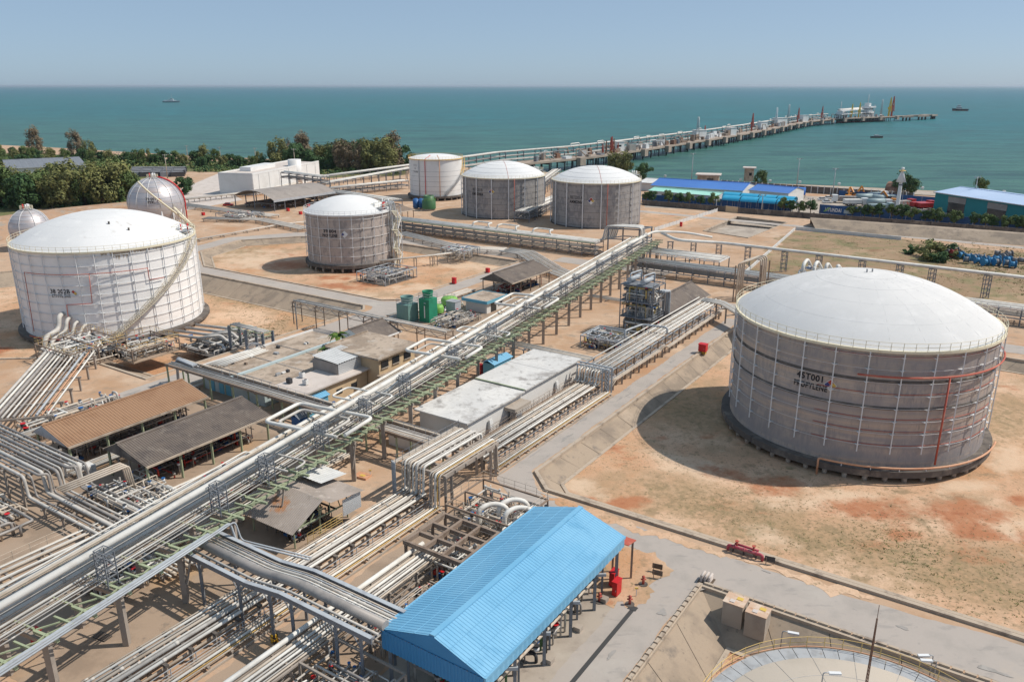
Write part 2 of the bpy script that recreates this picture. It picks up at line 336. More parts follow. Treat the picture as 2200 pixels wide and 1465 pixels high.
def basin(poly, depth, run, floor_mat, joint=6.0):
    poly, low = inset(poly, run); n = len(poly); xs = [q[0] for q in low]; ys = [q[1] for q in low]; grid = []; x = min(xs)
    while x < max(xs):
        y = min(ys)
        while y < max(ys): grid.append((x + rnd.uniform(-.3, .3), y + rnd.uniform(-.3, .3))); y += 1.3
        x += 1.3
    def inn(p_):
        c = False
        for i in range(n):
            a, b2 = low[i], low[i - 1]
            if (a[1] > p_[1]) != (b2[1] > p_[1]) and p_[0] < (b2[0] - a[0]) * (p_[1] - a[1]) / (b2[1] - a[1]) + a[0]: c = not c
        return c
    vs, fs = poly_fill(low, (), [q for q in grid if inn(q)]); mb = MB().add([(q.x, q.y, -depth) for q in vs], [list(f) for f in fs])
    for f in mb.f:
        a, b2, c = (mb.v[i] for i in f[:3])
        if (b2 - a).cross(c - a).z < 0: f.reverse()
    fl = tag(mb.build('basin_floor', floor_mat), kind='structure'); pxs = [to_px(q) for q in mb.v]
    for key, els in SOIL.items():                        # soil kinds as surveyed: red laterite, pale blown sand, dry grass
        at = fl.data.attributes.new(key, 'FLOAT', 'POINT'); vals = []
        for (x, y) in pxs:
            m_ = 0.0
            for cx_, cy_, rx_, ry_, sl in els:
                dx, dy = x - cx_, y - cy_; e = (dx / rx_) ** 2 + ((dy - sl * dx * .6) / ry_) ** 2
                if e < 4: m_ = max(m_, 1 - e / 2.2)
            vals.append(max(m_, 0.0))
        at.data.foreach_set('value', vals)
    root = tag(link('dike_slope', None), kind='structure'); ORG[root.name] = Vector()
    for i in range(n):
        j = (i + 1) % n; a, b2, c, d = Vector((*poly[i], 0)), Vector((*poly[j], 0)), Vector((*low[j], -depth)), Vector((*low[i], -depth))
        L_ = (b2 - a).length; k = max(1, int(L_ / joint)); g = .04 / L_
        for q in range(k):                               # cast concrete panels with open joints
            f0, f1 = q / k + (g if q else 0), (q + 1) / k - (g if q < k - 1 else 0)
            dz = Vector((0, 0, rnd.uniform(-.02, .02)))
            MB().add([a.lerp(b2, f0), a.lerp(b2, f1), d.lerp(c, f1) + dz, d.lerp(c, f0) + dz], [(0, 3, 2, 1)][::1]).build('panel', 'slope_concrete', root)
        # dark concrete joint bed just under the panels
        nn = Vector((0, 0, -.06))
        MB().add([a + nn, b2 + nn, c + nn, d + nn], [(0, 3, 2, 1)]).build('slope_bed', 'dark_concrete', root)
    return poly, low
def kerb(pts, w_, h_, material, closed=False, z=0.0, name='kerb'):
    pts = [Vector((q[0], q[1], z)) for q in pts]; n = len(pts); mb = MB(); L_, R_ = [], []
    for i, q in enumerate(pts):
        a = pts[i - 1] if (i or closed) else None; c = pts[(i + 1) % n] if (i < n - 1 or closed) else None
        d1 = (q - a).normalized() if a is not None else (c - q).normalized(); d2 = (c - q).normalized() if c is not None else d1
        n1, n2 = Vector((-d1.y, d1.x, 0)), Vector((-d2.y, d2.x, 0)); m_ = (n1 + n2) / max(1 + n1.dot(n2), .35)
        L_.append(q + m_ * w_ / 2); R_.append(q - m_ * w_ / 2)
    hz = Vector((0, 0, h_)); dn = Vector((0, 0, -.3))
    for i in range(n if closed else n - 1):
        j = (i + 1) % n
        mb.add([L_[i] + dn, R_[i] + dn, R_[j] + dn, L_[j] + dn, L_[i] + hz, R_[i] + hz, R_[j] + hz, L_[j] + hz], [(4, 5, 6, 7), (0, 4, 7, 3), (1, 2, 6, 5), (0, 1, 5, 4), (3, 7, 6, 2)])
    o = mb.build(name, material); o['kind'] = 'structure'; return o
mb = None
for i, (bp_, run) in enumerate(((B1, 3.0), (B2, 4.6), (B3, 2.6), (B4, 6.0)), 1):
    basin(bp_, DEPTH[i], run, 'basin_sand')
    poly, low = inset(bp_, -.25)
    kerb(poly, .5, .22 if i != 1 else .34, 'kerb', True)
    poly, toe = inset(bp_, run + .3); 
    kerb(toe, .5, .12, 'kerb', True, -DEPTH[i])
sheet('pit_floor', inset(PIT, 0)[0], -1.6, 'concrete')
pw = inset(PIT, 0)[0]; mb = MB()
for i in range(4):
    a, c = pw[i - 1], pw[i]; mb.add([(*a, 0), (*c, 0), (*c, -1.6), (*a, -1.6)], [(0, 3, 2, 1)])
tag(mb.build('pit_wall', 'concrete'), kind='structure'); kerb(pw, .4, .25, 'kerb', True)

# roads
def road(name, pts, z=.02, material='asphalt'): return sheet(name, rough([xy(q) for q in pts], .22, .8, len(pts)), z, material)
road('road', [P(20,-29.4), P(70.9,-29.2), P(73.5,-32), P(74.5,-45), P(75,-50), P(79,-55.0), P(160,-55.2), P(171,-55.2), P(171,-52.2), P(83,-52.0), P(79.0,-48.5), P(78.8,-45), P(77.7,-30), P(77.4,-10), P(78.6,2), P(78.6,40), P(71.8,40), P(71.6,-22), P(69,-23.8), P(20,-23.8)])
road('road', [P(134,-195), P(134,-129), P(131.5,-127.3), P(60,-126), P(58,-120.5), P(96,-120.5), P(136,-121), P(172,-122), P(200,-122), P(200,-126.8), P(141.5,-126.8), P(138.9,-130.5), P(138.9,-200), P(151.5,-220.5), P(172,-226.5), P(189,-214.5), P(199,-196), P(199,-127), P(206,-127), P(206,-197), P(193,-221), P(173,-233), P(149,-226.5), P(135,-214), P(113.5,-238), P(108,-233)][:18] + [P(200,-127), P(206,-127), P(206,-197), P(193,-221), P(173,-233), P(149,-226.5), P(118,-232), P(114,-236)])
road('road', [P(202,-120), P(209,-120), P(209,-84), P(202,-84)], .03)
road('road', [P(178,-60), P(184,-60), P(184,30), P(178,30)], .02)
road('path', [P(306,-180), P(311,-180), P(306,0), P(302,0)], .03)
sheet('sand_patch', rough([xy(G(*q)) for q in ((1322,1175),(1370,1180),(1410,1196),(1432,1216),(1424,1240),(1395,1275),(1366,1304),(1325,1292),(1296,1296),(1270,1270),(1290,1215))], .9, .5, 3), .034, 'basin_sand')
sheet('sand_patch', rough([xy(G(*q)) for q in ((1160,1060),(1240,1085),(1340,1118),(1550,1186),(1760,1247),(1880,1285),(1800,1278),(1690,1240),(1600,1206),(1500,1180),(1400,1150),(1330,1128),(1230,1100))], .8, .5, 4), .034, 'basin_sand')
# dry field beyond the tank farm
field = sheet('field', rough([xy(G(*q)) for q in ((1585,588), (1700,497), (1785,497), (2200,545), (2560,600), (2560,690), (2200,660), (1700,606))], 2.5, 2, 5), .025, 'field_soil')
sheet('field', [xy(G(*q)) for q in ((1375,478), (1390,452), (1540,462), (1420,500), (1378,500))], .02, 'basin_sand')
# scrubby ground under the shore trees
mat('scrub_ground', (.16, .155, .065), [((.11,.125,.045), .08, .45, .62, None, 7), ((.33,.255,.165), .05, .52, .66, None, 7), ((.07,.085,.03), .4, .5, .66, None, 6)], .97)
sheet('terrain', rough([xy(G(*q)) for q in ((-260,345), (0,334), (120,333), (270,338), (420,344), (600,351), (870,360), (872,376), (700,384), (560,368), (300,372), (296,436), (150,446), (0,466), (-260,500))], 6, 5, 8), .03, 'scrub_ground')
# earth berm on the far side of the tank farm
def strip(name, low, high, z0, z1, material, back=None):
    mb = MB(); a = [G(x, y, z0) for x, y in low]; b2 = [G(x, y, z1) for x, y in high]; n = len(a)
    vs = a + b2; fs = [(i, i + 1, n + i + 1, n + i) for i in range(n - 1)]
    if back:
        c = [q + Vector((q.x, q.y, 0)).normalized() * back for q in b2]; d = [Vector((q.x, q.y, 0)) + Vector((q.x, q.y, 0)).normalized() * 5 for q in c]
        vs += c + d
        for k in (1, 2): fs += [(k * n + i, k * n + i + 1, (k + 1) * n + i + 1, (k + 1) * n + i) for i in range(n - 1)]
    return tag(mb.add(vs, fs).build(name, material), kind='structure')
strip('terrain', [(-200,560), (0,518), (60,503), (140,488), (290,474)], [(-200,500), (0,470), (60,461), (150,450), (285,437)], 0, 3.2, 'earth_berm', 7)
strip('dike', [(1752,494), (1800,497), (2000,512), (2200,528), (2400,546)], [(1740,470), (1800,474), (2000,488), (2200,503), (2400,520)], .05, 3.0, 'slope_concrete', 3)

# thin sea haze
hz = MB().box((0, 42000, 26.5), (200000, 100000, 65)).build('haze', 'sandy_pad'); hz['kind'] = 'stuff'
hm = bpy.data.materials.new('haze'); hm.use_nodes = True; hn = hm.node_tree; hn.nodes.clear()
ho = hn.nodes.new('ShaderNodeOutputMaterial'); hv = hn.nodes.new('ShaderNodeVolumePrincipled'); hv.inputs['Density'].default_value = 3.6e-5; hv.inputs['Color'].default_value = (.72, .82, .93, 1); hv.inputs['Anisotropy'].default_value = .25
hn.links.new(hv.outputs[0], ho.inputs['Volume']); hz.data.materials[0] = hm

rp_ = random.Random(44)
def blot(c, rx, ry, ang, z, m_, seed):
    rg = random.Random(seed); pts = []
    for k in range(26):
        a = 2 * math.pi * k / 26; f = 1 + .35 * math.sin(3 * a + seed) * rg.uniform(.3, 1) + rg.uniform(-.18, .18); x, y = rx * f * math.cos(a), ry * f * math.sin(a); pts.append((c.x + x * math.cos(ang) - y * math.sin(ang), c.y + x * math.sin(ang) + y * math.cos(ang)))
    return sheet('road_patch', pts, z, m_)
mat('oil_stain', (.29, .27, .25), [((.36,.335,.31), 1.2, .42, .6, None, 7)], .9); mat('road_repair', (.335, .31, .29), [((.30,.28,.26), .8, .45, .6)], .95)
for k in range(46):
    if k % 3 == 1: continue
    if k < 16: c = P(rp_.uniform(82, 165), rp_.uniform(-54.8, -52.2))
    elif k < 28: c = P(rp_.uniform(72.2, 77.2), rp_.uniform(-45, 30))
    elif k < 36: c = P(rp_.uniform(35, 70), rp_.uniform(-29, -24))
    else: c = P(rp_.uniform(62, 170), rp_.uniform(-125.5, -121))
    blot(c, rp_.uniform(.2, 1.5), rp_.uniform(.1, .4), math.atan2(AX.y, AX.x) if (k < 16 or 28 <= k) else math.atan2(BX.y, BX.x), .036 + .0006 * k, ('oil_stain', 'basin_sand', 'road_repair')[k % 3], k)
# ------------------------------------------------------------------ storage tanks
mat('white_paint', (.74, .74, .73), [((.66,.655,.64), .15, .45, .7), ((.60,.57,.52), .5, .6, .8, (1, 1, .2), 6, .6)], .45)
mat('dome_white', (.70, .70, .70), [((.64,.645,.65), .06, .42, .62), ((.58,.57,.55), .35, .6, .8, (1, 1, .5), 6, .5), ((.74,.74,.73), .2, .55, .7)], .85, spec=.12)
mat('dome_grey_white', (.67, .66, .65), [((.62,.615,.61), .07, .42, .62), ((.71,.70,.69), .25, .5, .7), ((.50,.49,.48), .5, .62, .8, None, 6, .5)], .85, spec=.12)
mat('net_shell', (0.436, 0.370, 0.325), [((0.325, 0.293, 0.280), 6, .42, .58, (40, 1, .10), 5), ((0.559, 0.455, 0.370), 3.0, .46, .66, (14, 1, .12), 6, .8), ((0.338, 0.312, 0.312), 1.2, .46, .62, (6, 1, .5), 6, .75), ((0.572, 0.429, 0.319), .5, .52, .66, (5, 1, .8), 6, .7), ((0.221, 0.202, 0.195), 9, .56, .74, (40, 1, .06), 4, .6), ((0.286, 0.273, 0.280), .16, .5, .64, (1, 1, 1.5), 5, .6)], .9, spec=.15, coord='radial')
mat('tan_net_shell', (.42, .36, .325), [((.29,.26,.245), 6, .45, .62, (12, 1, .08), 4), ((.42,.36,.32), 2, .5, .7, (5, 1, .3), 5, .7), ((.31,.28,.265), 3, .55, .7, (3, 1, 2.5), 4, .5)], .8, coord='radial')
mat('grey_net_shell', (.34, .325, .315), [((.245,.24,.245), 6, .45, .62, (12, 1, .06), 4), ((.34,.325,.315), 2, .5, .7, (5, 1, .3), 5, .7)], .8, coord='radial')
mat('white_shell', (.84, .825, .81), [((.79,.77,.75), 4, .45, .65, (6, 1, .15), 5), ((.52,.47,.40), 5, .66, .82, (9, 1, .1), 5, .5)], .5, coord='radial')
mat('white_steel', (.70, .71, .72), [((.6,.6,.6), .8, .5, .7)], .5)
mat('cream_steel', (.72, .66, .50), [((.6,.5,.33), 1.0, .55, .75)], .6)
mat('yellow_steel', (.70, .49, .18), [((.55,.36,.14), 1.0, .55, .75)], .6)
mat('red_pipe', (.46, .105, .07), [((.55,.22,.15), .5, .5, .7)], .55)
mat('bright_red', (.55, .02, .025), (), .45)
mat('faded_orange_pipe', (.60, .33, .20), [((.5,.22,.12), .5, .5, .7)], .6)
mat('black_paint', (.022, .022, .028), (), .6)
mat('stain', (.26, .20, .15), [((.40,.33,.26), 1.2, .45, .7)], .9)
mat('light_stain', (.52, .44, .35), [((.40,.31,.22), 1.2, .45, .7)], .9)
mat('nfpa_red', (.45, .06, .04), (), .6); mat('nfpa_blue', (.05, .06, .20), (), .6); mat('nfpa_yellow', (.62, .43, .10), (), .6)
mat('silver_clad', (.56, .53, .53), [((.46,.45,.48), 2, .4, .65, (4, 1, 1)), ((.48,.36,.31), 1.2, .5, .7, (3, 1, 1), 5, .8)], .42, metal=.4, coord='radial')
mat('galv', (.42, .43, .44), [((.33,.335,.34), .8, .45, .65), ((.27,.22,.18), 1.5, .62, .78, None, 5, .6)], .5, metal=.25)

def text_mesh(txt, size, bold=0.0):
    cu = bpy.data.curves.new('txt', 'FONT'); cu.body = txt; cu.size = size; cu.align_x = 'CENTER'; cu.align_y = 'CENTER'; cu.offset = bold; cu.resolution_u = 3; cu.space_character = 1.08
    o = bpy.data.objects.new('txt', cu); COL.objects.link(o); dg = bpy.context.evaluated_depsgraph_get(); dg.update()
    me = o.evaluated_get(dg).to_mesh(); vs = [v.co.copy() for v in me.vertices]; fs = [list(p.vertices) for p in me.polygons]
    o.evaluated_get(dg).to_mesh_clear(); bpy.data.objects.remove(o); bpy.data.curves.remove(cu); return vs, fs
def hit_cyl(px, py, c, r):
    d = ray(px, py); ox, oy = -c[0], -c[1]
    A = d.x ** 2 + d.y ** 2; B_ = 2 * (ox * d.x + oy * d.y); C = ox * ox + oy * oy - r * r; q = B_ * B_ - 4 * A * C
    t = (-B_ - math.sqrt(max(q, 0))) / (2 * A)
    x, y, z = d.x * t, d.y * t, CAM_H + d.z * t
    return math.atan2(y - c[1], x - c[0]), z
def wrap(vs, c, r, a0, z0): return [Vector((c[0] + r * math.cos(a0 + v.x / r), c[1] + r * math.sin(a0 + v.x / r), z0 + v.y)) for v in vs]
def cyl_text(txt, wd, ht, c, r, px, py, parent, material='black_paint', bold=.03, name='lettering'):
    a, z = hit_cyl(px, py, c, r); vs, fs = text_mesh(txt, 1.0, bold); w0 = max(v.x for v in vs) - min(v.x for v in vs); h0 = max(v.y for v in vs) - min(v.y for v in vs); vs = [Vector((v.x * wd / w0, v.y * ht / h0, 0)) for v in vs]
    return MB().add(wrap(vs, c, r + .03, a, z), fs).build(name, material, parent)
def diamond(size, c, r, px, py, parent, cols=('nfpa_red', 'nfpa_yellow', 'white_paint', 'nfpa_blue')):
    a, z = hit_cyl(px, py, c, r); h = size / 2
    bk = MB().add(wrap([Vector((0, -h * 1.12, 0)), Vector((h * 1.12, 0, 0)), Vector((0, h * 1.12, 0)), Vector((-h * 1.12, 0, 0))], c, r + .03, a, z), [(0, 1, 2, 3)]).build('hazard_sign', 'white_paint', parent)
    for (dx, dy), m_ in zip(((0, .5), (.5, 0), (0, -.5), (-.5, 0)), cols):
        k = h * .48; q = Vector((dx * h, dy * h, 0))
        MB().add(wrap([q + Vector((0, -k, 0)), q + Vector((k, 0, 0)), q + Vector((0, k, 0)), q + Vector((-k, 0, 0))], c, r + .05, a, z), [(0, 1, 2, 3)]).build('quarter', m_, bk)
def ring(c, r, z, n=72, a0=0.0, a1=2 * math.pi):
    full = abs(a1 - a0 - 2 * math.pi) < 1e-6
    return [Vector((c[0] + r * math.cos(a0 + (a1 - a0) * k / n), c[1] + r * math.sin(a0 + (a1 - a0) * k / n), z)) for k in range(n if full else n + 1)]
def railing(c, r, z, parent, material, n=60, h=1.1, rails=(.55, 1.1), th=.035, a0=0.0, a1=2 * math.pi, name='railing'):
    mb = MB(); full = abs(a1 - a0 - 2 * math.pi) < 1e-6
    for hz in rails: mb.tube(ring(c, r, z + hz, n, a0, a1), th, 4, closed=full)
    for q in ring(c, r, z, n, a0, a1): mb.bar(q, q + Vector((0, 0, h)), th * 1.6)
    return tag(mb.build(name, material, parent), kind='stuff')
def line_rail(pts, parent, material, h=1.1, step=2.0, rails=(.55, 1.1), th=.03, name='railing'):
    mb = MB()
    for hz in rails: mb.tube([Vector(q) + Vector((0, 0, hz)) for q in pts], th, 4)
    for a, c in zip(pts[:-1], pts[1:]):
        a, c = Vector(a), Vector(c); k = max(1, int((c - a).length / step))
        for i in range(k + 1):
            q = a.lerp(c, i / k); mb.bar(q, q + Vector((0, 0, h)), th * 1.6)
    return tag(mb.build(name, material, parent), kind='stuff')
def cap_profile(r, rise, n=10, z=0.0):
    Rs = (r * r + rise * rise) / (2 * rise); a = math.asin(min(1, r / Rs)); 
    return [(Rs * math.sin(a * (1 - i / n)) if i < n else .001, z + Rs * math.cos(a * (1 - i / n)) - Rs + rise) for i in range(n + 1)]
def face_angle(c): return math.atan2(-c[1], -c[0])

def tank(name, label, c, floor, zb, r, rim, rise, shell, roofm, nstrut=0, levels=0, strut_lo=1.5, slab=1.0, slab_z=(.9, 1.7), npile=40, rail='cream_steel', strut_w=.12, standoff=.4, tie=.026, tie_mat='white_steel', strut_mat='white_steel', phase=0.0, group='storage tanks of the terminal', piles=True, band=None):
    c = (c[0], c[1]); t = thing(name, label, 'storage tank', (c[0], c[1], floor), group); cc = Vector((c[0], c[1], 0)); fa = face_angle(c)
    MB().lathe([(0.01, floor + slab_z[0]), (r + slab, floor + slab_z[0]), (r + slab, floor + slab_z[1]), (r - .2, floor + slab_z[1] + .02)], 72, cc, smooth=False).build('base_slab', 'dark_concrete', t)
    if piles:
        for k in range(npile):
            a = 2 * math.pi * (k + .5) / npile
            if math.cos(a - fa) > -.35: MB().cyl((c[0] + (r + slab - .75) * math.cos(a), c[1] + (r + slab - .75) * math.sin(a), floor - .1), .38, slab_z[0] + .1, 8).build('pile', 'concrete', t)
        MB().lathe([(r - 1.6, floor - .05), (r - 1.6, floor + slab_z[0])], 60, cc).build('plinth', 'dark_concrete', t)
    sh = MB().lathe([(r, floor + slab_z[1]), (r, rim)], 120, cc).build('shell', shell, t)
    sh2 = MB().lathe(cap_profile(r + .15, rise, 14, rim + .12), 120, cc).build('roof', roofm, t)
    MB().lathe([(r - .05, rim - .25), (r + .45, rim - .25), (r + .45, rim + .12), (r - .05, rim + .14)], 96, cc, smooth=False).build('rim_ring', rail, t)
    railing(c, r + .4, rim + .1, t, rail, n=int(r * 4.2))
    zlo = floor + slab_z[1] + strut_lo
    for k in range(nstrut):
        a = fa + 2 * math.pi * (k + phase) / nstrut; p = Vector((c[0] + (r + standoff) * math.cos(a), c[1] + (r + standoff) * math.sin(a), 0))
        st_ = bar(p + UP * zlo, p + UP * (rim - .2), strut_w, strut_mat, t, 'strut')
        if math.cos(a - fa) > -.2:
            mb = MB(); i_ = Vector((-math.cos(a), -math.sin(a), 0)); tn = Vector((-math.sin(a), math.cos(a), 0))
            for lv in range(levels):
                z = zlo + (rim - zlo) * (lv + .55) / levels
                mb.add([p + tn * .05 + UP * z, p + i_ * standoff + tn * .5 + UP * z, p + i_ * standoff - tn * .5 + UP * z, p + UP * (z - .16)], [(0, 1, 2), (0, 2, 3), (0, 3, 1)])
            if levels: tag(mb.build('brackets', strut_mat, st_), kind='stuff')
    for lv in range(levels):
        z = zlo + (rim - zlo) * (lv + .55) / levels
        MB().tube(ring(c, r + standoff * .55, z, 96), tie, 4, closed=True).build('tie_ring', tie_mat, t)
    return t, fa

# the big netted propylene tank
c45 = (53.5, 116.8)
tk, fa = tank('propylene_tank', 'large grey-brown propylene tank numbered 45T001 with a broad white dome', c45, -1.5, .2, 18.4, 17.0, 6.3, 'net_shell', 'dome_grey_white', 28, 8, 2.2, slab=1.3, slab_z=(.85, 1.75), npile=46, phase=.35)
for z, m_ in ((8.9, 'dark_concrete'), (12.7, 'dark_concrete')):
    MB().lathe([(18.4, z - .22), (18.5, z - .18), (18.5, z + .12), (18.4, z + .25)], 120, (c45[0], c45[1], 0)).build('stiffener_ring', m_, tk)
cyl_text('45T001', 3.7, .95, c45, 18.42, 1740, 810, tk, bold=.03); cyl_text('PROPYLENE', 4.7, .85, c45, 18.42, 1739, 829, tk, bold=.03)
diamond(1.6, c45, 18.42, 1783, 827, tk)
def on(c, r, px, py):
    a, z = hit_cyl(px, py, c, r); return a, z
def cyl_path(c, r, pts, step=.08):           # pts (angle, z) joined along the shell
    outp = []
    for (a0, z0), (a1, z1) in zip(pts[:-1], pts[1:]):
        k = max(1, int(abs(a1 - a0) / step)); outp += [Vector((c[0] + r * math.cos(a0 + (a1 - a0) * i / k), c[1] + r * math.sin(a0 + (a1 - a0) * i / k), z0 + (z1 - z0) * i / k)) for i in range(k)]
    a1, z1 = pts[-1]; outp.append(Vector((c[0] + r * math.cos(a1), c[1] + r * math.sin(a1), z1))); return outp
rp = 19.1
h1, h2, h3 = on(c45, rp, 1842, 798), on(c45, rp, 2042, 803), on(c45, rp, 2150, 775)
MB().tube(cyl_path(c45, rp, [(h1[0], 13.6), (h2[0], 13.6), (h3[0] + .5, 13.6)]), .13, 6).build('fire_water_ring', 'red_pipe', tk)
MB().tube(cyl_path(c45, rp, [(h2[0], 13.6), (h2[0], .9)]) , .13, 6).build('fire_water_riser', 'red_pipe', tk)
for z in (16.2, 11.0, 7.4, 5.6, 3.6): MB().tube(cyl_path(c45, 18.5, [(fa - .25, z), (fa + 1.3, z)]), .045, 4).build('spray_pipe', 'red_pipe', tk)
g0 = on(c45, 20.0, 1755, 1002)
MB().tube(fillet([Vector((c45[0] + 20.0 * math.cos(g0[0]), c45[1] + 20.0 * math.sin(g0[0]), -1.5)), Vector((c45[0] + 20.0 * math.cos(g0[0]), c45[1] + 20.0 * math.sin(g0[0]), .95))] + cyl_path(c45, 20.0, [(g0[0] + .05, .95), (g0[0] + 1.55, .95)]), .3), .15, 7).build('ground_pipe', 'faded_orange_pipe', tk)
for k in range(8):
    a = g0[0] + .15 + k * .19; q = Vector((c45[0] + 19.5 * math.cos(a), c45[1] + 19.5 * math.sin(a), .2)); bar(q, q + UP * .6, .1, 'white_steel', tk, 'pipe_support')
mb = MB()
for q in ((-.4, 0), (.5, .2)): mb.cyl((c45[0] + q[0], c45[1] + q[1], 23.3), .12, .6, 8)
tag(mb.build('roof_vents', 'galv', tk), kind='stuff')

def dome_seams(c, r, rise, rim, t, nr=24, rings=(.2, .4, .6, .8)):
    for f in rings: MB().tube([dome_pt(c, r + .15, rise, rim + .12, f, 2 * math.pi * k / 72, .0) for k in range(72)], .012, 4, closed=True).build('plate_seam', 'seam_grey', t)
    for k in range(nr):
        a = 2 * math.pi * k / nr; MB().tube([dome_pt(c, r + .15, rise, rim + .12, .2 + .08 * i, a + (.04 if i > 4 else 0), .0) for i in range(11)], .011, 4).build('plate_seam', 'seam_grey', t)
mat('seam_grey', (.62, .615, .61), (), .9)
def dome_pt(c, r, rise, rim, f, a, up=0.0):
    Rs = (r * r + rise * rise) / (2 * rise); x = r * f; z = math.sqrt(Rs * Rs - x * x) - Rs + rise + rim; return Vector((c[0] + x * math.cos(a), c[1] + x * math.sin(a), z + up))
dome_seams(c45, 18.4, 6.3, 17.0, tk)

# the white ethylene tank
c38 = (-92.9, 180.4)
tk, fa = tank('ethylene_tank', 'large all-white ethylene tank numbered 38 202B with a long diagonal stair', c38, -3.0, -1.8, 18.8, 17.2, 5.9, 'white_shell', 'dome_white', 34, 9, .6, slab=1.5, slab_z=(.7, 1.3), phase=.2, tie=.06, rail='cream_steel', standoff=.35, strut_w=.14)
cyl_text('38 202B', 4.3, .95, c38, 18.85, 127, 627, tk, bold=.02); cyl_text('ETHYLENE', 4.1, .62, c38, 18.85, 130, 636.5, tk, bold=.02)
diamond(1.5, c38, 18.85, 157, 631, tk, ('nfpa_red', 'nfpa_yellow', 'white_paint', 'white_steel'))
def stair_on(c, r, p0, p1, parent, w_=1.0, name='stair', material='cream_steel', nst=44):
    (a0, z0), (a1, z1) = p0, p1; sroot = MB()
    inner = cyl_path(c, r + .2, [p0, p1], .03); outer = cyl_path(c, r + .2 + w_, [p0, p1], .03)
    st = MB().tube(outer, .14, 4).build(name, material, parent)
    MB().tube(inner, .14, 4).build('stringer', material, st)
    mb = MB()
    for i in range(nst):
        f = (i + .5) / nst; a = a0 + (a1 - a0) * f; z = z0 + (z1 - z0) * f; d = Vector((math.cos(a), math.sin(a), 0))
        q = Vector((c[0], c[1], z)); mb.bar(q + d * (r + .2), q + d * (r + .2 + w_), .28, .05)
    tag(mb.build('treads', material, st), kind='stuff')
    for rr in (r + .2, r + .2 + w_):
        mb = MB(); base = cyl_path(c, rr, [p0, p1], .03)
        for hz in (.5, 1.0): mb.tube([q + UP * hz for q in base], .04, 4)
        for q in base[::2]: mb.bar(q, q + UP, .05)
        tag(mb.build('handrail', material, st), kind='stuff')
    return st
s0, s1 = on(c38, 19.6, 243, 722), on(c38, 19.6, 413, 505)
mat('rusty_cream', (.55, .50, .40), [((.36,.29,.20), 1.2, .5, .7), ((.66,.63,.55), .5, .5, .7)], .8)
stair_on(c38, 18.9, (s0[0], -1.5), (s1[0], 16.8), tk, 1.3, material='rusty_cream', nst=60)
for pts in (((51,585),(190,589)), ((190,589),(197,652)), ((197,652),(142,655)), ((142,655),(151,723)), ((190,589),(316,576)), ((316,576),(320,601)), ((320,601),(352,596)), ((51,585),(72,712))):
    a, b_ = on(c38, 19.35, *pts[0]), on(c38, 19.35, *pts[1]); MB().tube(cyl_path(c38, 19.35, [a, b_]), .075, 5).build('spray_pipe', 'red_pipe', tk)
s2 = on(c38, 20.2, 60, 712); s3 = on(c38, 20.2, 150, 732)
MB().tube(cyl_path(c38, 20.1, [(s2[0], -1.2), (s3[0], -1.2)]), .12, 6).build('ground_pipe', 'red_pipe', tk)
# rain-streaked dirt below the rim
rr_ = random.Random(3); mb = MB(); sa, sb = on(c38, 18.82, 215, 557)[0], on(c38, 18.82, 350, 530)[0]
for k in range(60):
    a = sa + (sb - sa) * rr_.random() ** .9; ln = rr_.uniform(.2, 1.0) * (1.8 if abs(a - sa - .2) < .14 else .8); wd = rr_.uniform(.006, .02)
    q = [(a - wd, 16.85), (a + wd, 16.85), (a + wd * .5, 16.85 - ln * .6), (a, 16.85 - ln)]
    mb.add([Vector((c38[0] + 18.83 * math.cos(x), c38[1] + 18.83 * math.sin(x), z)) for x, z in q], [(0, 1, 2, 3)])
tag(mb.build('rust_streaks', 'light_stain', tk), kind='stuff')
def dome_pt(c, r, rise, rim, f, a, up=0.0):
    Rs = (r * r + rise * rise) / (2 * rise); x = r * f; z = math.sqrt(Rs * Rs - x * x) - Rs + rise + rim; return Vector((c[0] + x * math.cos(a), c[1] + x * math.sin(a), z + up))
dome_seams(c38, 18.8, 5.9, 17.2, tk)
# valve platform on the dome edge of both main tanks
def roof_platform(c, r, rim, a, parent, red=True, z=None):
    z = rim + 1.2 if z is None else z; d = Vector((math.cos(a), math.sin(a), 0)); tn = Vector((-d.y, d.x, 0)); q = Vector((c[0], c[1], 0)) + d * (r - 1.6)
    pl = MB().box(q + UP * z, (3.6, 4.4, .12), a).build('valve_platform', 'galv', parent)
    cs = [q + d * i * 1.8 + tn * j * 2.2 + UP * z for i, j in ((-1, -1), (1, -1), (1, 1), (-1, 1), (-1, -1))]
    line_rail(cs, pl, 'cream_steel', 1.1, 1.1, th=.04)
    for i, j in ((-1, -1), (1, -1), (1, 1), (-1, 1)): bar(q + d * i * 1.7 + tn * j * 2.1 + UP * (rim - 1), q + d * i * 1.7 + tn * j * 2.1 + UP * z, .12, 'white_steel', pl, 'post')
    for k in range(4):
        p_ = q + d * rr_.uniform(-1.2, 1.2) + tn * (k - 1.5) * 1.0
        v = MB().cyl(p_ + UP * (rim - .5), .17, z - rim + 2.0, 8).build('valve', 'bright_red' if red and k in (1, 2) else 'white_steel', pl)
        MB().cyl(p_ + UP * (z + .7), .33, .16, 8).build('flange', 'white_steel', v)
        bar(p_ + UP * (z + 1.3), p_ + UP * (z + 1.3) + tn * .7, .16, 'bright_red' if red and k in (1, 2) else 'galv', v, 'outlet')
    return pl
roof_platform(c38, 18.8, 17.2, on(c38, 18.8, 395, 505)[0] + .18, tk)
sc_ = MB()
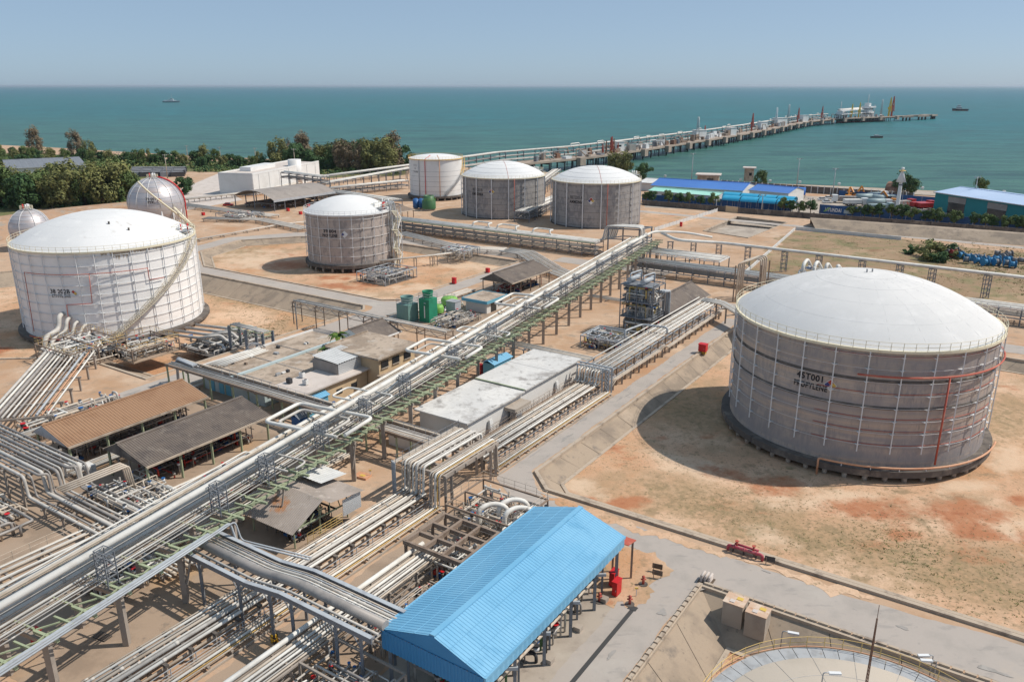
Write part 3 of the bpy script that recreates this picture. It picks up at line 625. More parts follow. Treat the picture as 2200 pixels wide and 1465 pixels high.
for f, a, l in ((.5, fa + .25, .13), (.56, fa + .42, .09), (.62, fa + .52, .06), (.35, fa + .6, .05), (.75, fa - .3, .05), (.7, fa + .1, .04)):
    for w_ in range(3): sc_.add([dome_pt(c38, 18.95, 5.9, 17.32, f, a + w_ * .012, .015), dome_pt(c38, 18.95, 5.9, 17.32, f + .012, a + .008 + w_ * .012, .015), dome_pt(c38, 18.95, 5.9, 17.32, f + l, a + .035 + w_ * .012, .015), dome_pt(c38, 18.95, 5.9, 17.32, f + l * .9, a + .03 + w_ * .012, .015)], [(0, 1, 2, 3)])
tag(sc_.build('scuff_marks', 'light_stain', tk), kind='stuff')
for f, a in ((.55, fa + .1), (.72, fa + .35)): 
    q = dome_pt(c38, 18.95, 5.9, 17.3, f, a); MB().cyl(q, .2, .55, 8).build('vent', 'dark_concrete', tk)

# the middle propylene tank
c39 = (-48.9, 237.6)
tk, fa = tank('propylene_tank', 'medium taupe propylene tank numbered 39.004 with zigzag stair tower', c39, -1.5, .5, 12.5, 15.0, 4.0, 'tan_net_shell', 'dome_white', 24, 5, 1.0, slab=.9, slab_z=(1.3, 2.2), npile=26, phase=.2, tie=.05, rail='white_steel')
cyl_text('39.004', 4.0, 1.0, c39, 12.55, 707, 497.5, tk, bold=.03); cyl_text('PROPYLENE', 4.7, .9, c39, 12.55, 707, 507, tk, bold=.03)
diamond(1.9, c39, 12.55, 739, 504, tk, ('white_steel', 'white_steel', 'white_paint', 'nfpa_blue'))
a_ = on(c39, 12.4, 838, 520)[0]; d = Vector((math.cos(a_), math.sin(a_), 0)); tn = Vector((-d.y, d.x, 0)); q0 = Vector((c39[0], c39[1], 0)) + d * 14.6
twr = MB().bar(q0 - tn * 2.2 - d * .8 + UP * -1.5, q0 - tn * 2.2 - d * .8 + UP * 15.5, .2).build('stair_tower', 'white_steel', tk)
for i, j in ((-1, 1), (1, -1), (1, 1)): bar(q0 + tn * 2.2 * i + d * .8 * j + UP * -1.5, q0 + tn * 2.2 * i + d * .8 * j + UP * 15.5, .2, 'white_steel', twr, 'post')
nf = 6; fl = 16.5 / nf
for k in range(nf):
    z = -1.5 + k * fl; sg = 1 if k % 2 else -1
    for j in (-.75, .75): bar(q0 + tn * sg * 2.2 + d * j + UP * z, q0 - tn * sg * 2.2 + d * j + UP * (z + fl), .12, 'white_steel', twr, 'stringer', .3)
    mb = MB()
    for i in range(12): q = q0 + tn * sg * 2.2 * (1 - 2 * (i + .5) / 12) + UP * (z + fl * (i + .5) / 12); mb.bar(q - d * .7, q + d * .7, .3, .05)
    tag(mb.build('treads', 'cream_steel', twr), kind='stuff')
    mb = MB()
    for j in (-.75, .75): mb.tube([q0 + tn * sg * 2.2 + d * j + UP * (z + 1.0), q0 - tn * sg * 2.2 + d * j + UP * (z + fl + 1.0)], .05, 4)
    tag(mb.build('handrail', 'cream_steel', twr), kind='stuff')
    MB().box(q0 - tn * sg * 2.6 + UP * (z + fl), (1.0, 1.8, .1), math.atan2(tn.y, tn.x)).build('landing', 'cream_steel', twr)
roof_platform(c39, 12.5, 15.0, a_ - .25, tk); roof_platform(c39, 12.5, 15.0, a_ + .3, tk, False)
for k in range(4):
    a2_ = a_ - .12 + k * .05; d2 = Vector((math.cos(a2_), math.sin(a2_), 0)); q = Vector((c39[0], c39[1], 0))
    pipe([q + d2 * 11 + UP * 17.4, q + d2 * (13.2 + k * .25) + UP * 17.4, q + d2 * (13.2 + k * .25) + UP * -.5], .16 + .05 * (k % 2), 'galv', tk, bend=.8)

# ammonia tanks
c80a, c80b = (31.9, 307.3), (-3.7, 328.8)
for c, lab, rim, rise, no, tx, ty, dx, dy, rdx in ((c80a, 'grey ammonia tank numbered 80TD01A behind the portal of silver pipes', 16.3, 4.8, '80TD01A', 1237, 425, 1269, 432, 1298), (c80b, 'grey ammonia tank numbered 80TD01B between the white tank and its twin', 15.7, 5.2, '80TD01B', 1024.5, 408, 1055, 412.5, None)):
    tk, fa = tank('ammonia_tank', lab, c, 0, 0, 16.6, rim, rise, 'grey_net_shell', 'dome_white', 16, 7, -.4, slab=.5, slab_z=(-.1, .35), piles=False, phase=.3, tie=.035, tie_mat='dark_concrete', rail='cream_steel', strut_w=.3, standoff=.55, group='twin ammonia tanks')
    cyl_text(no, 5.0, 1.15, c, 16.65, tx, ty, tk, bold=.0); cyl_text('AMMONIA', 5.7, 1.15, c, 16.65, tx, ty + 9.5, tk, bold=.03)
    diamond(2.4, c, 16.65, dx, dy, tk)
    for f in (.25, .45, .65, .83): MB().tube([dome_pt(c, 16.75, rise, rim + .12, f, 2 * math.pi * k / 60, .02) for k in range(60)], .03, 4, closed=True).build('roof_seam', 'galv', tk)
    for k in range(3): MB().tube([dome_pt(c, 16.75, rise, rim + .12, f / 10, fa + .12 + k * 2.1, .05) for f in range(0, 11)], .06, 4).build('roof_pipe', 'red_pipe' if k == 0 else 'galv', tk)
    roof_platform(c, 16.6, rim, fa + 1.9, tk, False)
    if rdx: pass
    a = fa + .25; MB().tube([Vector((c[0] + 17.2 * math.cos(a), c[1] + 17.2 * math.sin(a), z)) for z in (.3, rim)], .12, 5).build('fire_water_riser', 'red_pipe', tk)

# white product tank
cw = (-35.6, 377.0)
tk, fa = tank('product_tank', 'tall plain white tank with yellow railing and red riser pipes', cw, 0, 0, 12.2, 18.3, 1.6, 'white_paint', 'dome_white', 0, 0, slab=1.2, slab_z=(1.2, 2.0), npile=24, rail='yellow_steel', group='storage tanks of the terminal')
for z in (4.2, 6.4, 8.6, 10.8, 13.0): MB().lathe([(12.2, z - .06), (12.26, z), (12.2, z + .06)], 96, (cw[0], cw[1], 0)).build('seam', 'galv', tk)
for px_, m_ in ((913, 'bright_red'), (944, 'faded_orange_pipe'), (900, 'galv')):
    a = on(cw, 12.45, px_, 390)[0]; MB().tube([Vector((cw[0] + 12.5 * math.cos(a), cw[1] + 12.5 * math.sin(a), z)) for z in (1.6, 18.4)] + ([dome_pt(cw, 12.3, 1.6, 18.4, .5, a, .15)] if m_ != 'galv' else []), .16, 6).build('riser', m_, tk)
s0, s1 = on(cw, 12.9, 955, 418), on(cw, 12.9, 990, 372)
stair_on(cw, 12.2, (s0[0], 2.6), (s1[0], 10.8), tk, 1.0, material='galv', nst=30)
stair_on(cw, 12.2, (s1[0] + .02, 10.8), (s1[0] + .55, 18.0), tk, 1.0, material='yellow_steel', nst=26)
cyl_text('80T002', 2.4, .9, cw, 12.25, 891, 355.5, tk, 'galv', .0); cyl_text('A', .7, .8, cw, 12.25, 891, 362, tk, bold=0.); cyl_text('TOLUENE', 3.0, .8, cw, 12.25, 892, 369.5, tk, bold=0.)

# spheres
def sphere_tank(label, c, r, zc, material, nleg=12, words=None):
    t = thing('sphere_tank', label, 'sphere tank', (c[0], c[1], 0), 'pressure spheres'); n = 28; cc = Vector((c[0], c[1], 0))
    MB().lathe([(max(r * math.sin(math.pi * i / n), .001), zc - r * math.cos(math.pi * i / n)) for i in range(n + 1)], 56, cc).build('sphere', material, t)
    for i in range(5, n - 3, 2): MB().tube(ring(c, r * math.sin(math.pi * i / n) + .03, zc - r * math.cos(math.pi * i / n), 56), .03, 4, closed=True).build('seam', 'galv', t)
    fa = face_angle(c); legs = []
    for k in range(nleg):
        a = fa + 2 * math.pi * (k + .35) / nleg; d = Vector((math.cos(a), math.sin(a), 0)); q = cc + d * (r * .96); legs.append(q)
        MB().tube([q, q + UP * (zc + .5)], .28, 7).build('leg', 'white_steel', t)
        MB().tube([cc + d * ((r + .12) * math.sin(x)) + UP * (zc + (r + .12) * math.cos(x)) for x in [i * .12 for i in range(1, 14)]], .09, 5).build('meridian_rib', 'white_steel', t)
    for k in range(nleg):
        p_, q = legs[k], legs[(k + 1) % nleg]
        bar(p_ + UP * .4, q + UP * (zc - 2), .09, 'white_steel', t, 'brace'); bar(q + UP * .4, p_ + UP * (zc - 2), .09, 'white_steel', t, 'brace')
    MB().cyl(cc + UP * (zc + r - .1), 1.8, .15, 14).build('top_platform', 'galv', t); railing(c, 1.8, zc + r, t, 'cream_steel', 14, th=.05)
    for k in range(4): MB().cyl(cc + Vector((math.cos(k * 1.7) * .9, math.sin(k * 1.7) * .9, zc + r)), .22, 1.6, 7).build('relief_valve', ('white_steel', 'bright_red')[k == 2], t)
    return t, fa
cS = (-126.5, 284.0)
tk, fa = sphere_tank('silver clad sphere tank with white ribs and red pipes', cS, 9.3, 9.9, 'silver_clad', 14)
cyl_text('79 001', 3.2, 1.0, cS, 9.35, 323, 428.5, tk); cyl_text('PYRL', 2.4, 1.0, cS, 9.35, 324, 435.5, tk)
diamond(1.7, cS, 9.4, 341, 431, tk)
MB().tube([Vector((cS[0] + (9.9 + .2 * k) * math.cos(fa - .5 + .14 * k) , cS[1] + (9.9 + .2 * k) * math.sin(fa - .5 + .14 * k), 19.0 - 1.5 * k)) for k in range(0, 12)], .35, 5).build('stair', 'cream_steel', tk)
for k in range(2):
    a = fa + 1.45 + k * .12; MB().tube([Vector((cS[0] + 9.7 * math.sin(x) * math.cos(a), cS[1] + 9.7 * math.sin(x) * math.sin(a), 9.9 + 9.7 * math.cos(x))) for x in [i * .14 for i in range(1, 13)]] + [Vector((cS[0] + 9.7 * math.cos(a), cS[1] + 9.7 * math.sin(a), .3))], .22, 6).build('fire_water_riser', 'bright_red', tk)
d_ = Vector((.86, -.5, 0)); br = MB().bar(Vector((*cS, 9.5)) + d_ * 9.6, Vector((*cS, 3.5)) + d_ * 19, .9, .18).build('stair_bridge', 'cream_steel', tk)
line_rail([Vector((*cS, 9.5)) + d_ * 9.6, Vector((*cS, 3.5)) + d_ * 19], br, 'cream_steel', th=.05)
sphere_tank('small pale sphere tank beside the orange earth berm', (-154.6, 254), 6.0, 6.6, 'silver_clad', 8)
sphere_tank('sphere tank cut off by the picture edge past the white tank', (-174.6, 250), 6.0, 6.2, 'silver_clad', 8)
# low tank in the near basin with a flat slab roof
mat('roof_slab', (.50, .44, .37), [((.42,.37,.31), .12, .45, .65), ((.35,.31,.27), .5, .58, .75, None, 6, .6)], .9, bump=(3, .15, .03))
cN = (26.2, 46.6); rN = 12.6; zN = 2.4
tk = thing('water_tank', 'round tank with a flat beige slab roof and grey gutter in the near corner basin', 'storage tank', (cN[0], cN[1], -2.6), 'storage tanks of the terminal'); cc = Vector((*cN, 0))
MB().lathe([(rN, -2.6), (rN, zN - .3)], 96, cc).build('shell', 'concrete', tk)
MB().lathe([(rN - 1.3, zN - .1), (rN - 1.3, zN + .02), (rN - 1.35, zN + .06), (.01, zN + .5)], 96, cc).build('roof', 'roof_slab', tk)
for k in range(60):
    a0, a1 = 2 * math.pi * (k + .02) / 60, 2 * math.pi * (k + .98) / 60
    MB().lathe([(rN + .05, zN - .3), (rN + .05, zN), (rN - 1.28, zN - .05)], 3, cc, a0=a0, a1=a1, smooth=False).build('gutter_plate', 'galv', tk)
for f in (.3, .55, .8): MB().tube([Vector((cN[0] + (rN - 1.4) * f * math.cos(2 * math.pi * k / 72), cN[1] + (rN - 1.4) * f * math.sin(2 * math.pi * k / 72), zN + .5 - .44 * f + .005)) for k in range(72)], .02, 4, closed=True).build('roof_seam', 'galv', tk)
for k in range(20):
    a = k * math.pi / 10; MB().tube([Vector((cN[0] + x * math.cos(a), cN[1] + x * math.sin(a), zN + .51 - .44 * x / (rN - 1.4))) for x in (1, rN - 1.4)], .018, 4).build('roof_seam', 'galv', tk)
railing(cN, rN + .1, zN, tk, 'yellow_steel', 52, th=.03)
MB().tube(ring(cN, rN + .35, zN - .1, 80), .06, 5, closed=True).build('spray_pipe', 'faded_orange_pipe', tk)
fa = face_angle(cN)
def z_for(base, py):                        # height above `base` whose sight line is picture row py
    v = (py - PCY) / FPX; d1, d2 = CP - v * SP, -SP - v * CP; return CAM_H + base[1] * d2 / d1
def lamp(label, base, h, arm, dirn, parent=None, group='floodlight poles'):
    t = thing('floodlight', label, 'lamp post', base, group); b_ = Vector(base); dn = Vector(dirn).normalized()
    MB().tube(fillet([b_, b_ + UP * h, b_ + UP * (h + .02) + dn * arm], .25), .05, 6).build('pole', 'galv', t)
    MB().box(b_ + UP * (h - .02) + dn * (arm + .45), (1.0, .3, .14), math.atan2(dn.y, dn.x)).build('lamp_head', 'white_steel', t)
    MB().box(b_ + UP * (h - .11) + dn * (arm + .45), (.85, .22, .05), math.atan2(dn.y, dn.x)).build('diffuser', 'white_paint', t); return t
lamp('floodlight on a thin pole over the slope beside the flat-roofed tank', P(65.5, -13.5, -1.2), 3.2, .5, (1, -.3, 0))
lamp('floodlight standing on the flat tank roof near the bottom edge', G(1763, 1478, zN), 1.6, .5, (1, -.05, 0))
lamp('bent grey floodlight pole on the rim of the flat-roofed tank', G(2000, 1480, 0), 3.0, .4, (-1, .1, 0))
lamp('floodlight over the kerb beside the wide road at the right', G(1995, 1455, 0), 2.4, .4, (-1, 0, 0))
# rusty lightning mast
mb_ = G(1851, 1525, zN); zt = z_for(mb_, 1299)
t = thing('lightning_mast', 'thin rusty lattice mast rising in front of the wide road', 'mast', mb_)
for k in range(3):
    a = k * 2.094; o_ = Vector((math.cos(a), math.sin(a), 0)) * .12; bar(mb_ + o_, mb_ + o_ * .3 + UP * (zt - zN - 1.2), .05, 'rust_steel', t, 'leg')
mb = MB(); nseg = 26
for i in range(nseg):
    z0, z1 = (zt - zN - 1.2) * i / nseg, (zt - zN - 1.2) * (i + 1) / nseg
    for k in range(3):
        a, b_ = k * 2.094, (k + 1) * 2.094; f = 1 - .7 * i / nseg
        mb.bar(mb_ + Vector((math.cos(a), math.sin(a), 0)) * .12 * f + UP * z0, mb_ + Vector((math.cos(b_), math.sin(b_), 0)) * .12 * f + UP * z1, .03)
tag(mb.build('lacing', 'rust_steel', t), kind='stuff'); bar(mb_ + UP * (zt - zN - 1.3), mb_ + UP * (zt - zN), .035, 'rust_steel', t, 'spike')
# ------------------------------------------------------------------ pipe racks
mat('white_pipe', (.70, .685, .645), [((.60,.57,.52), .4, .45, .65), ((.45,.38,.31), 1.1, .64, .78, None, 6, .7)], .6)
mat('silver_pipe', (.52, .495, .46), [((.41,.385,.355), .5, .45, .65), ((.33,.26,.20), 1.2, .62, .78, None, 6, .7), ((.56,.53,.495), .3, .58, .7)], .62)
mat('tan_pipe', (.55, .475, .395), [((.45,.37,.29), .5, .45, .65), ((.32,.22,.15), 1.2, .62, .76, None, 6, .7)], .55)
mat('grey_pipe', (.33, .305, .285), [((.24,.225,.215), .5, .45, .65), ((.37,.34,.31), .8, .6, .75)], .55, metal=.1)
mat('yellow_pipe', (.60, .40, .14), [((.5,.3,.12), .8, .5, .7)], .55)
mat('green_steel', (.34, .385, .25), [((.27,.31,.205), .6, .45, .65), ((.33,.27,.18), 1.3, .64, .78, None, 6, .6)], .6)
mat('grey_steel', (.20, .215, .24), [((.15,.16,.18), .8, .45, .65), ((.27,.24,.21), 1.4, .62, .78)], .55)
mat('light_steel', (.42, .45, .48), [((.34,.36,.39), .8, .45, .65)], .5)
mat('pillar_concrete', (.34, .295, .255), [((.26,.225,.195), .5, .45, .68), ((.16,.14,.12), 1.2, .6, .74, (1, 1, .3), 6, .7)], .92)
mat('brown_steel', (.27, .205, .16), [((.2,.145,.11), .8, .45, .65), ((.36,.3,.25), 1.3, .6, .75)], .75)
RG = 'pipe racks of the plant'
def rack(F, name, label, s0, s1, pipes, posts, step, levels, pmat='pillar_concrete', bmat='pillar_concrete', pw=.35, bw=.25, z0=0.0, side=True, group=RG, brace=False, org=None, ends=0.0, bh=None):
    t = thing(name, label, 'pipe rack', F(s0, (posts[0] + posts[-1]) / 2, z0), group); n = max(1, round((s1 - s0) / step)); top = max(levels)
    for i in range(n + 1):
        s = s0 + (s1 - s0) * i / n
        for q in posts: bar(F(s, q, z0 - .1), F(s, q, top), pw, pmat, t, 'post')
        for z in levels: bar(F(s, posts[0] - .35, z - bw / 2 - .012 * (i % 2)), F(s, posts[-1] + .35, z - bw / 2 - .012 * (i % 2)), bw, bmat, t, 'cross_beam', bh)
        if brace and i < n and i % 2 == 0:
            s2 = s0 + (s1 - s0) * (i + 1) / n
            for q in (posts[0], posts[-1]): bar(F(s, q, z0 + .2), F(s2, q, top - .3), .1, bmat, t, 'brace')
    if side:
        for z in levels:
            for q in (posts[0], posts[-1]): bar(F(s0, q, z - bw * .5 - .03), F(s1, q, z - bw * .5 - .03), bw * .7, bmat, t, 'side_beam')
    for pt in pipes:
        q, z, r, m_ = pt[:4]
        pipe([F(s0 - ends, q, z + r), F(s1 + ends, q, z + r)], r, m_, t)
    return t
def FT(s, t, z=0.0): return P(t, s, z)            # rack running across the plant: first argument is t
def clamps(t, F, s0, s1, pipes, step, material='silver_pipe'):
    mb = MB()
    for q, z, r, *_ in pipes:
        s = s0 + rnd.uniform(0, step)
        while s < s1: mb.tube([F(s, q, z + r), F(s + .35, q, z + r)], r * 1.12, 7); s += step * rnd.uniform(.7, 1.5)
    return tag(mb.build('clamps', material, t), kind='stuff')

# ---- the long elevated rack, green trusses on concrete pillars
main = thing('elevated_pipe_rack', 'long elevated rack of white pipes on green trusses and concrete pillars crossing the plant', 'pipe rack', Q(0, -4, 0), RG)
S0, S1 = -34, 184
zc, zd = 5.5, 6.25
s = S0; k = 0
while s <= S1:
    for q in (0.0, -6.2):
        pq = Q(s, q, 0); ps, pt_ = pq.dot(AX), pq.dot(BX)
        if not (50.5 < ps < 62.5 and -73 < pt_ < -61.5): bar(pq, Q(s, q, zc), .55, 'pillar_concrete', main, 'pillar')
    bar(Q(s, -6.9, zc + .05), Q(s, .5, zc + .05), .5, 'pillar_concrete', main, 'cap_beam', .4)
    s += 7.2
for q in (0.15, -6.2):
    bar(Q(S0, q, zc + .36), Q(S1, q, zc + .36), .22, 'green_steel', main, 'chord', .26); q > 0 or bar(Q(S0, q, zd + .75), Q(S1, q, zd + .75), .16, 'green_steel', main, 'chord', .2)
s = S0; k = 0
while s < S1:
    for q in (0.15, -6.2):
        a, b_ = (zc + .4, zd) if k % 2 else (zd, zc + .4)
        bar(Q(s, q, a), Q(s + 1.8, q, b_), .13, 'green_steel', main, 'diagonal')
    if k % 2 == 0:
        bar(Q(s, -1.3, zd - .1 + .004 * (k % 3)), Q(s, 1.7, zd - .1 + .004 * (k % 3)), .27, 'green_steel', main, 'outrigger', .26)
        bar(Q(s, -8.6, zd + .1), Q(s, -1.3, zd + .1), .17, 'green_steel', main, 'cross_beam', .2)
        bar(Q(s, 1.3, zd - .2), Q(s, .2, zc + .4), .1, 'green_steel', main, 'bracket')
        bar(Q(s + .1, -1.2, zd + .02), Q(s + 3.5, .9, zd + .02), .12, 'green_steel', main, 'plan_brace')
    else: bar(Q(s, -1.2, zc + .9), Q(s, 1.2, zc + .9), .18, 'green_steel', main, 'outrigger', .2)
    s += 1.8; k += 1
PM = [(-8.2, .22, 'white_pipe'), (-7.35, .10, 'silver_pipe'), (-6.75, .15, 'white_pipe'), (-6.05, .33, 'white_pipe'), (-5.3, .16, 'silver_pipe'), (-4.75, .20, 'white_pipe'), (-4.2, .10, 'tan_pipe'), (-3.75, .13, 'white_pipe'), (-3.3, .08, 'silver_pipe'), (-2.9, .06, 'tan_pipe'), (-2.55, .1, 'white_pipe'), (-2.2, .06, 'silver_pipe'), (-7.75, .07, 'tan_pipe'), (-7.05, .06, 'white_pipe'), (-5.65, .06, 'tan_pipe'), (-4.48, .06, 'white_pipe'), (-1.6, .07, 'silver_pipe')]
for q, r, m_ in PM: pipe([Q(S0, q, zd + .2 + r), Q(S1 + rnd.uniform(-3, 3), q, zd + .2 + r)], r, m_, main)
bar(Q(S0, 1.0, zd + .22), Q(5, 1.0, zd + .22), .34, 'light_steel', main, 'cable_tray', .14)
pipe([Q(S0, -2.6, 9.2), Q(70, -2.6, 9.2), Q(150, -2.3, 9.2), Q(182, -1.2, 9.2), Q(189, 6, 8.4), Q(192, 14, 7.0)], .36, 'white_pipe', main, bend=3, n=10)
pipe([Q(S0, -3.6, 8.5), Q(38, -3.6, 8.5), Q(40, -3.2, 7.2)], .24, 'white_pipe', main, bend=2, n=9)
pipe([Q(44, -3.5, 7.2), Q(52, -3.5, 8.4), Q(176, -3.4, 8.4), Q(186, -4.4, 7.8)], .2, 'white_pipe', main, bend=2, n=8)
TW = [-17, -5, 9, 16.5, 26.5, 36, 46, 60.7, 75, 91, 101, 110, 118, 134, 145.5, 158.5, 173.5]
for s in TW:                                     # lattice towers under the big pipe
    tw = bar(Q(s - .55, -2.0, zd + .1), Q(s - .55, -2.0, 9.5), .1, 'grey_steel', main, 'lattice_tower')
    for i, j in ((1, -2.0), (-1, -.7), (1, -.7)): bar(Q(s + .55 * i, j, zd - .1), Q(s + .55 * i, j, 9.5), .1, 'grey_steel', tw, 'leg')
    for lv in range(4):
        z0_, z1_ = zd + .1 + lv * .84, zd + .1 + (lv + 1) * .84
        for (i, j), (i2, j2) in (((-1, -2.0), (1, -2.0)), ((1, -2.0), (1, -.7)), ((1, -.7), (-1, -.7)), ((-1, -.7), (-1, -2.0))):
            bar(Q(s + .55 * i, j, z1_), Q(s + .55 * i2, j2, z1_), .07, 'grey_steel', tw, 'rung'); bar(Q(s + .55 * i, j, z0_), Q(s + .55 * i2, j2, z1_), .05, 'grey_steel', tw, 'lacing')
    bar(Q(s, -3.2, 8.72), Q(s, -.5, 8.72), .16, 'grey_steel', tw, 'saddle')
def loop(sa, sb, ta, tb, z, r, m_='white_pipe', zl=7.0):
    return pipe([Q(sa - 2, (ta + tb) / 2, zl), Q(sa, (ta + tb) / 2, z), Q(sa, tb, z), Q(sa, ta, z), Q(sb, ta, z), Q(sb, tb, z), Q(sa + .9, tb, z)], r, m_, main, 'expansion_loop', bend=.9, n=8)
loop(26.5, 33.5, -10.5, 1.6, 8.3, .26); loop(27.6, 32.6, -9.4, -1.2, 7.9, .2, 'silver_pipe'); loop(38, 42, -8.6, -.6, 8.0, .14); loop(59, 66, -9.5, 1.4, 8.4, .26); loop(60, 65, -8.3, -.6, 8.0, .16, 'silver_pipe')
loop(92, 101, -9.3, 1.2, 8.4, .26); loop(93.2, 99.8, -8.2, -.4, 8.0, .17, 'silver_pipe'); loop(17.5, 20.5, -5.0, 1.2, 7.7, .13, 'silver_pipe'); loop(74, 77, -8.3, 1.5, 7.8, .15)
clamps(main, Q, S0, S1, [(q, zd + .2, r, 0) for q, r, _ in PM], 14)
# ladder and branch pipe near the lower bend
pipe([Q(-30, 1.75, zd + .5), Q(5.5, 1.75, zd + .5), Q(6.8, 2.2, zd + .9), Q(7.0, 2.6, 4.9), Q(7.0, 12, 5.3)], .11, 'light_steel', main, bend=.5)
pipe([Q(-30, 2.05, zd + .5), Q(5.9, 2.05, zd + .5), Q(7.2, 2.5, zd + .9), Q(7.4, 2.9, 4.9), Q(7.4, 12, 5.3)], .09, 'light_steel', main, bend=.5)
for s in (-34, -20, 2, 16, 30): 
    bar(Q(s, .45, 2.2), Q(s + 1.2, .3, zc), .16, 'pillar_concrete', main, 'knee_brace')

# ---- low rack beside the road (three stretches and a raised portal)
LOW = [(-55.45, .55, .09, 'tan_pipe'), (-55.75, .55, .06, 'yellow_pipe'), (-56.05, .55, .14, 'white_pipe'), (-56.5, .55, .10, 'tan_pipe'), (-56.85, .55, .07, 'silver_pipe')]
MID = [(-58.0, 1.5, .17, 'white_pipe'), (-58.5, 1.5, .10, 'silver_pipe'), (-59.05, 1.5, .20, 'silver_pipe'), (-59.6, 1.5, .12, 'white_pipe'), (-60.1, 1.5, .16, 'tan_pipe'), (-60.6, 1.5, .09, 'silver_pipe'), (-61.05, 1.5, .13, 'white_pipe'), (-61.5, 1.5, .08, 'tan_pipe')]
UND = [(-58.3, .45, .15, 'tan_pipe'), (-59.3, .45, .2, 'grey_pipe'), (-60.4, .45, .14, 'tan_pipe')]
def low_rack(label, s0, s1, rail=True):
    t = thing('pipe_sleeper_rack', label, 'pipe rack', P(s0, -58.5, 0), RG); n = round((s1 - s0) / 2.6)
    for i in range(n + 1):
        s = s0 + .4 + (s1 - s0 - .8) * i / n
        for q in (-57.75, -61.4): bar(P(s, q, -.1), P(s, q, 1.3), .3, 'pillar_concrete', t, 'post')
        bar(P(s, -61.8, 1.35), P(s, -57.4, 1.35), .34, 'dark_concrete', t, 'sleeper', .28); bar(P(s, -57.1, .42), P(s, -55.2, .42), .25, 'pillar_concrete', t, 'sleeper', .22)
        bar(P(s, -57.0, 0), P(s, -57.0, 1.35), .07, 'light_steel', t, 'guard_post')
    for q, z, r, m_ in LOW + MID + UND: pipe([P(s0, q, z + r), P(s1, q, z + r)], r, m_, t)
    clamps(t, P, s0, s1, MID, 9)
    bar(P(s0, -57.0, 1.3), P(s1, -57.0, 1.3), .05, 'light_steel', t, 'guard_rail'); bar(P(s0, -57.0, .85), P(s1, -57.0, .85), .04, 'light_steel', t, 'guard_rail')
    kb = bar(P(s0, -55.15, .1), P(s1, -55.15, .1), .16, 'concrete', t, 'kerb', .26)
    if rail:
        w_ = bar(P(s0, -62.4, 1.0), P(s1, -62.4, 1.0), .7, 'brown_steel', t, 'walkway', .08); line_rail([P(s0, -62.1, 1.0), P(s1, -62.1, 1.0)], w_, 'brown_steel', 1.1, 1.6); line_rail([P(s0, -62.75, 1.0), P(s1, -62.75, 1.0)], w_, 'brown_steel', 1.1, 1.6)
    return t
low_rack('low roadside pipe rack running in front of the white flat-roofed building', 79.5, 113.6)
low_rack('low roadside pipe rack between the weathered pavilion and the near blue roof', 26, 67.8, False)
# portal: the pipes climb over a crossing
pt = thing('pipe_portal', 'raised pipe portal where roadside pipes climb over a crossing beside the white building', 'pipe rack', P(73.5, -58.5, 0), RG)
for s in (68.4, 69.6, 78.0, 79.2):
    for q in (-55.3, -57.6, -61.6): bar(P(s, q, 0), P(s, q, 4.7), .34, 'pillar_concrete', pt, 'post')
for q in (-55.2, -57.5, -61.9): bar(P(68, q, 4.62), P(79.6, q, 4.62), .3, 'pillar_concrete', pt, 'side_beam', .5)
for s in (68.2, 70.2, 72.4, 74.6, 76.8, 79.0): bar(P(s, -62.2, 4.66), P(s, -54.9, 4.66), .34, 'pillar_concrete', pt, 'cross_beam', .3)
for i, (q, z, r, m_) in enumerate(LOW + MID):
    zt_ = 4.95 + r + (.0 if q > -57 else .35); off = .18 * (i % 5); qq = q
    pipe([P(66.5, qq, z + r), P(67.3 - off * .3 + i * .02, qq, z + r), P(67.5 - off * .3 + i * .02, qq, zt_), P(79.7 + off * .3, qq, zt_), P(79.9 + off * .3, qq, z + r), P(81, qq, z + r)], r, m_, pt, bend=.55)
wk = bar(P(67.2, -62.6, 5.0), P(80.2, -62.6, 5.0), .7, 'tan_pipe', pt, 'walkway', .08); line_rail([P(67.2, -62.2, 5.0), P(80.2, -62.2, 5.0)], wk, 'grey_steel', 1.2, 1.2)
for k in range(3): bar(P(67.3 - k * .12, -62.9 + k * .3, .1), P(67.3 - k * .12, -62.9 + k * .3, 5.1), .22, 'light_steel', pt, 'cable_duct')
# beyond the gantry: raised side rack
RD = [(-57.6, 3.5, .15, 'white_pipe'), (-58.1, 3.5, .10, 'white_pipe'), (-58.6, 3.5, .19, 'white_pipe'), (-59.2, 3.5, .12, 'silver_pipe'), (-59.7, 3.5, .16, 'white_pipe'), (-60.4, 3.5, .10, 'tan_pipe'), (-60.9, 3.5, .17, 'white_pipe'), (-61.5, 3.5, .10, 'silver_pipe'), (-62.6, 3.5, .12, 'white_pipe')]
rr = rack(P, 'side_pipe_rack', 'raised rack of white pipes along the road towards the grey gabled shed', 115.4, 172, RD, (-57.2, -61.9), 3.6, (2.0, 3.45), 'brown_steel', 'light_steel', .24, .2)
for q, z, r, m_ in ((-56.3, 1.7, .09, 'tan_pipe'), (-56.6, 1.7, .12, 'tan_pipe'), (-56.95, 1.7, .08, 'silver_pipe')):
    pipe([P(114.6, q, .6), P(117, q, z + r), P(136, q, z + r), P(137.2, q + .5, 2.5 + r), P(138.6, q + .5, z + r), P(172, q, z + r)], r, m_, rr, bend=.3)
for k in range(16): bar(P(116.5 + k * 3.5, -56.6, 0), P(116.5 + k * 3.5, -56.6, 1.68), .3, 'pillar_concrete', rr, 'pier'); 
mb = MB()
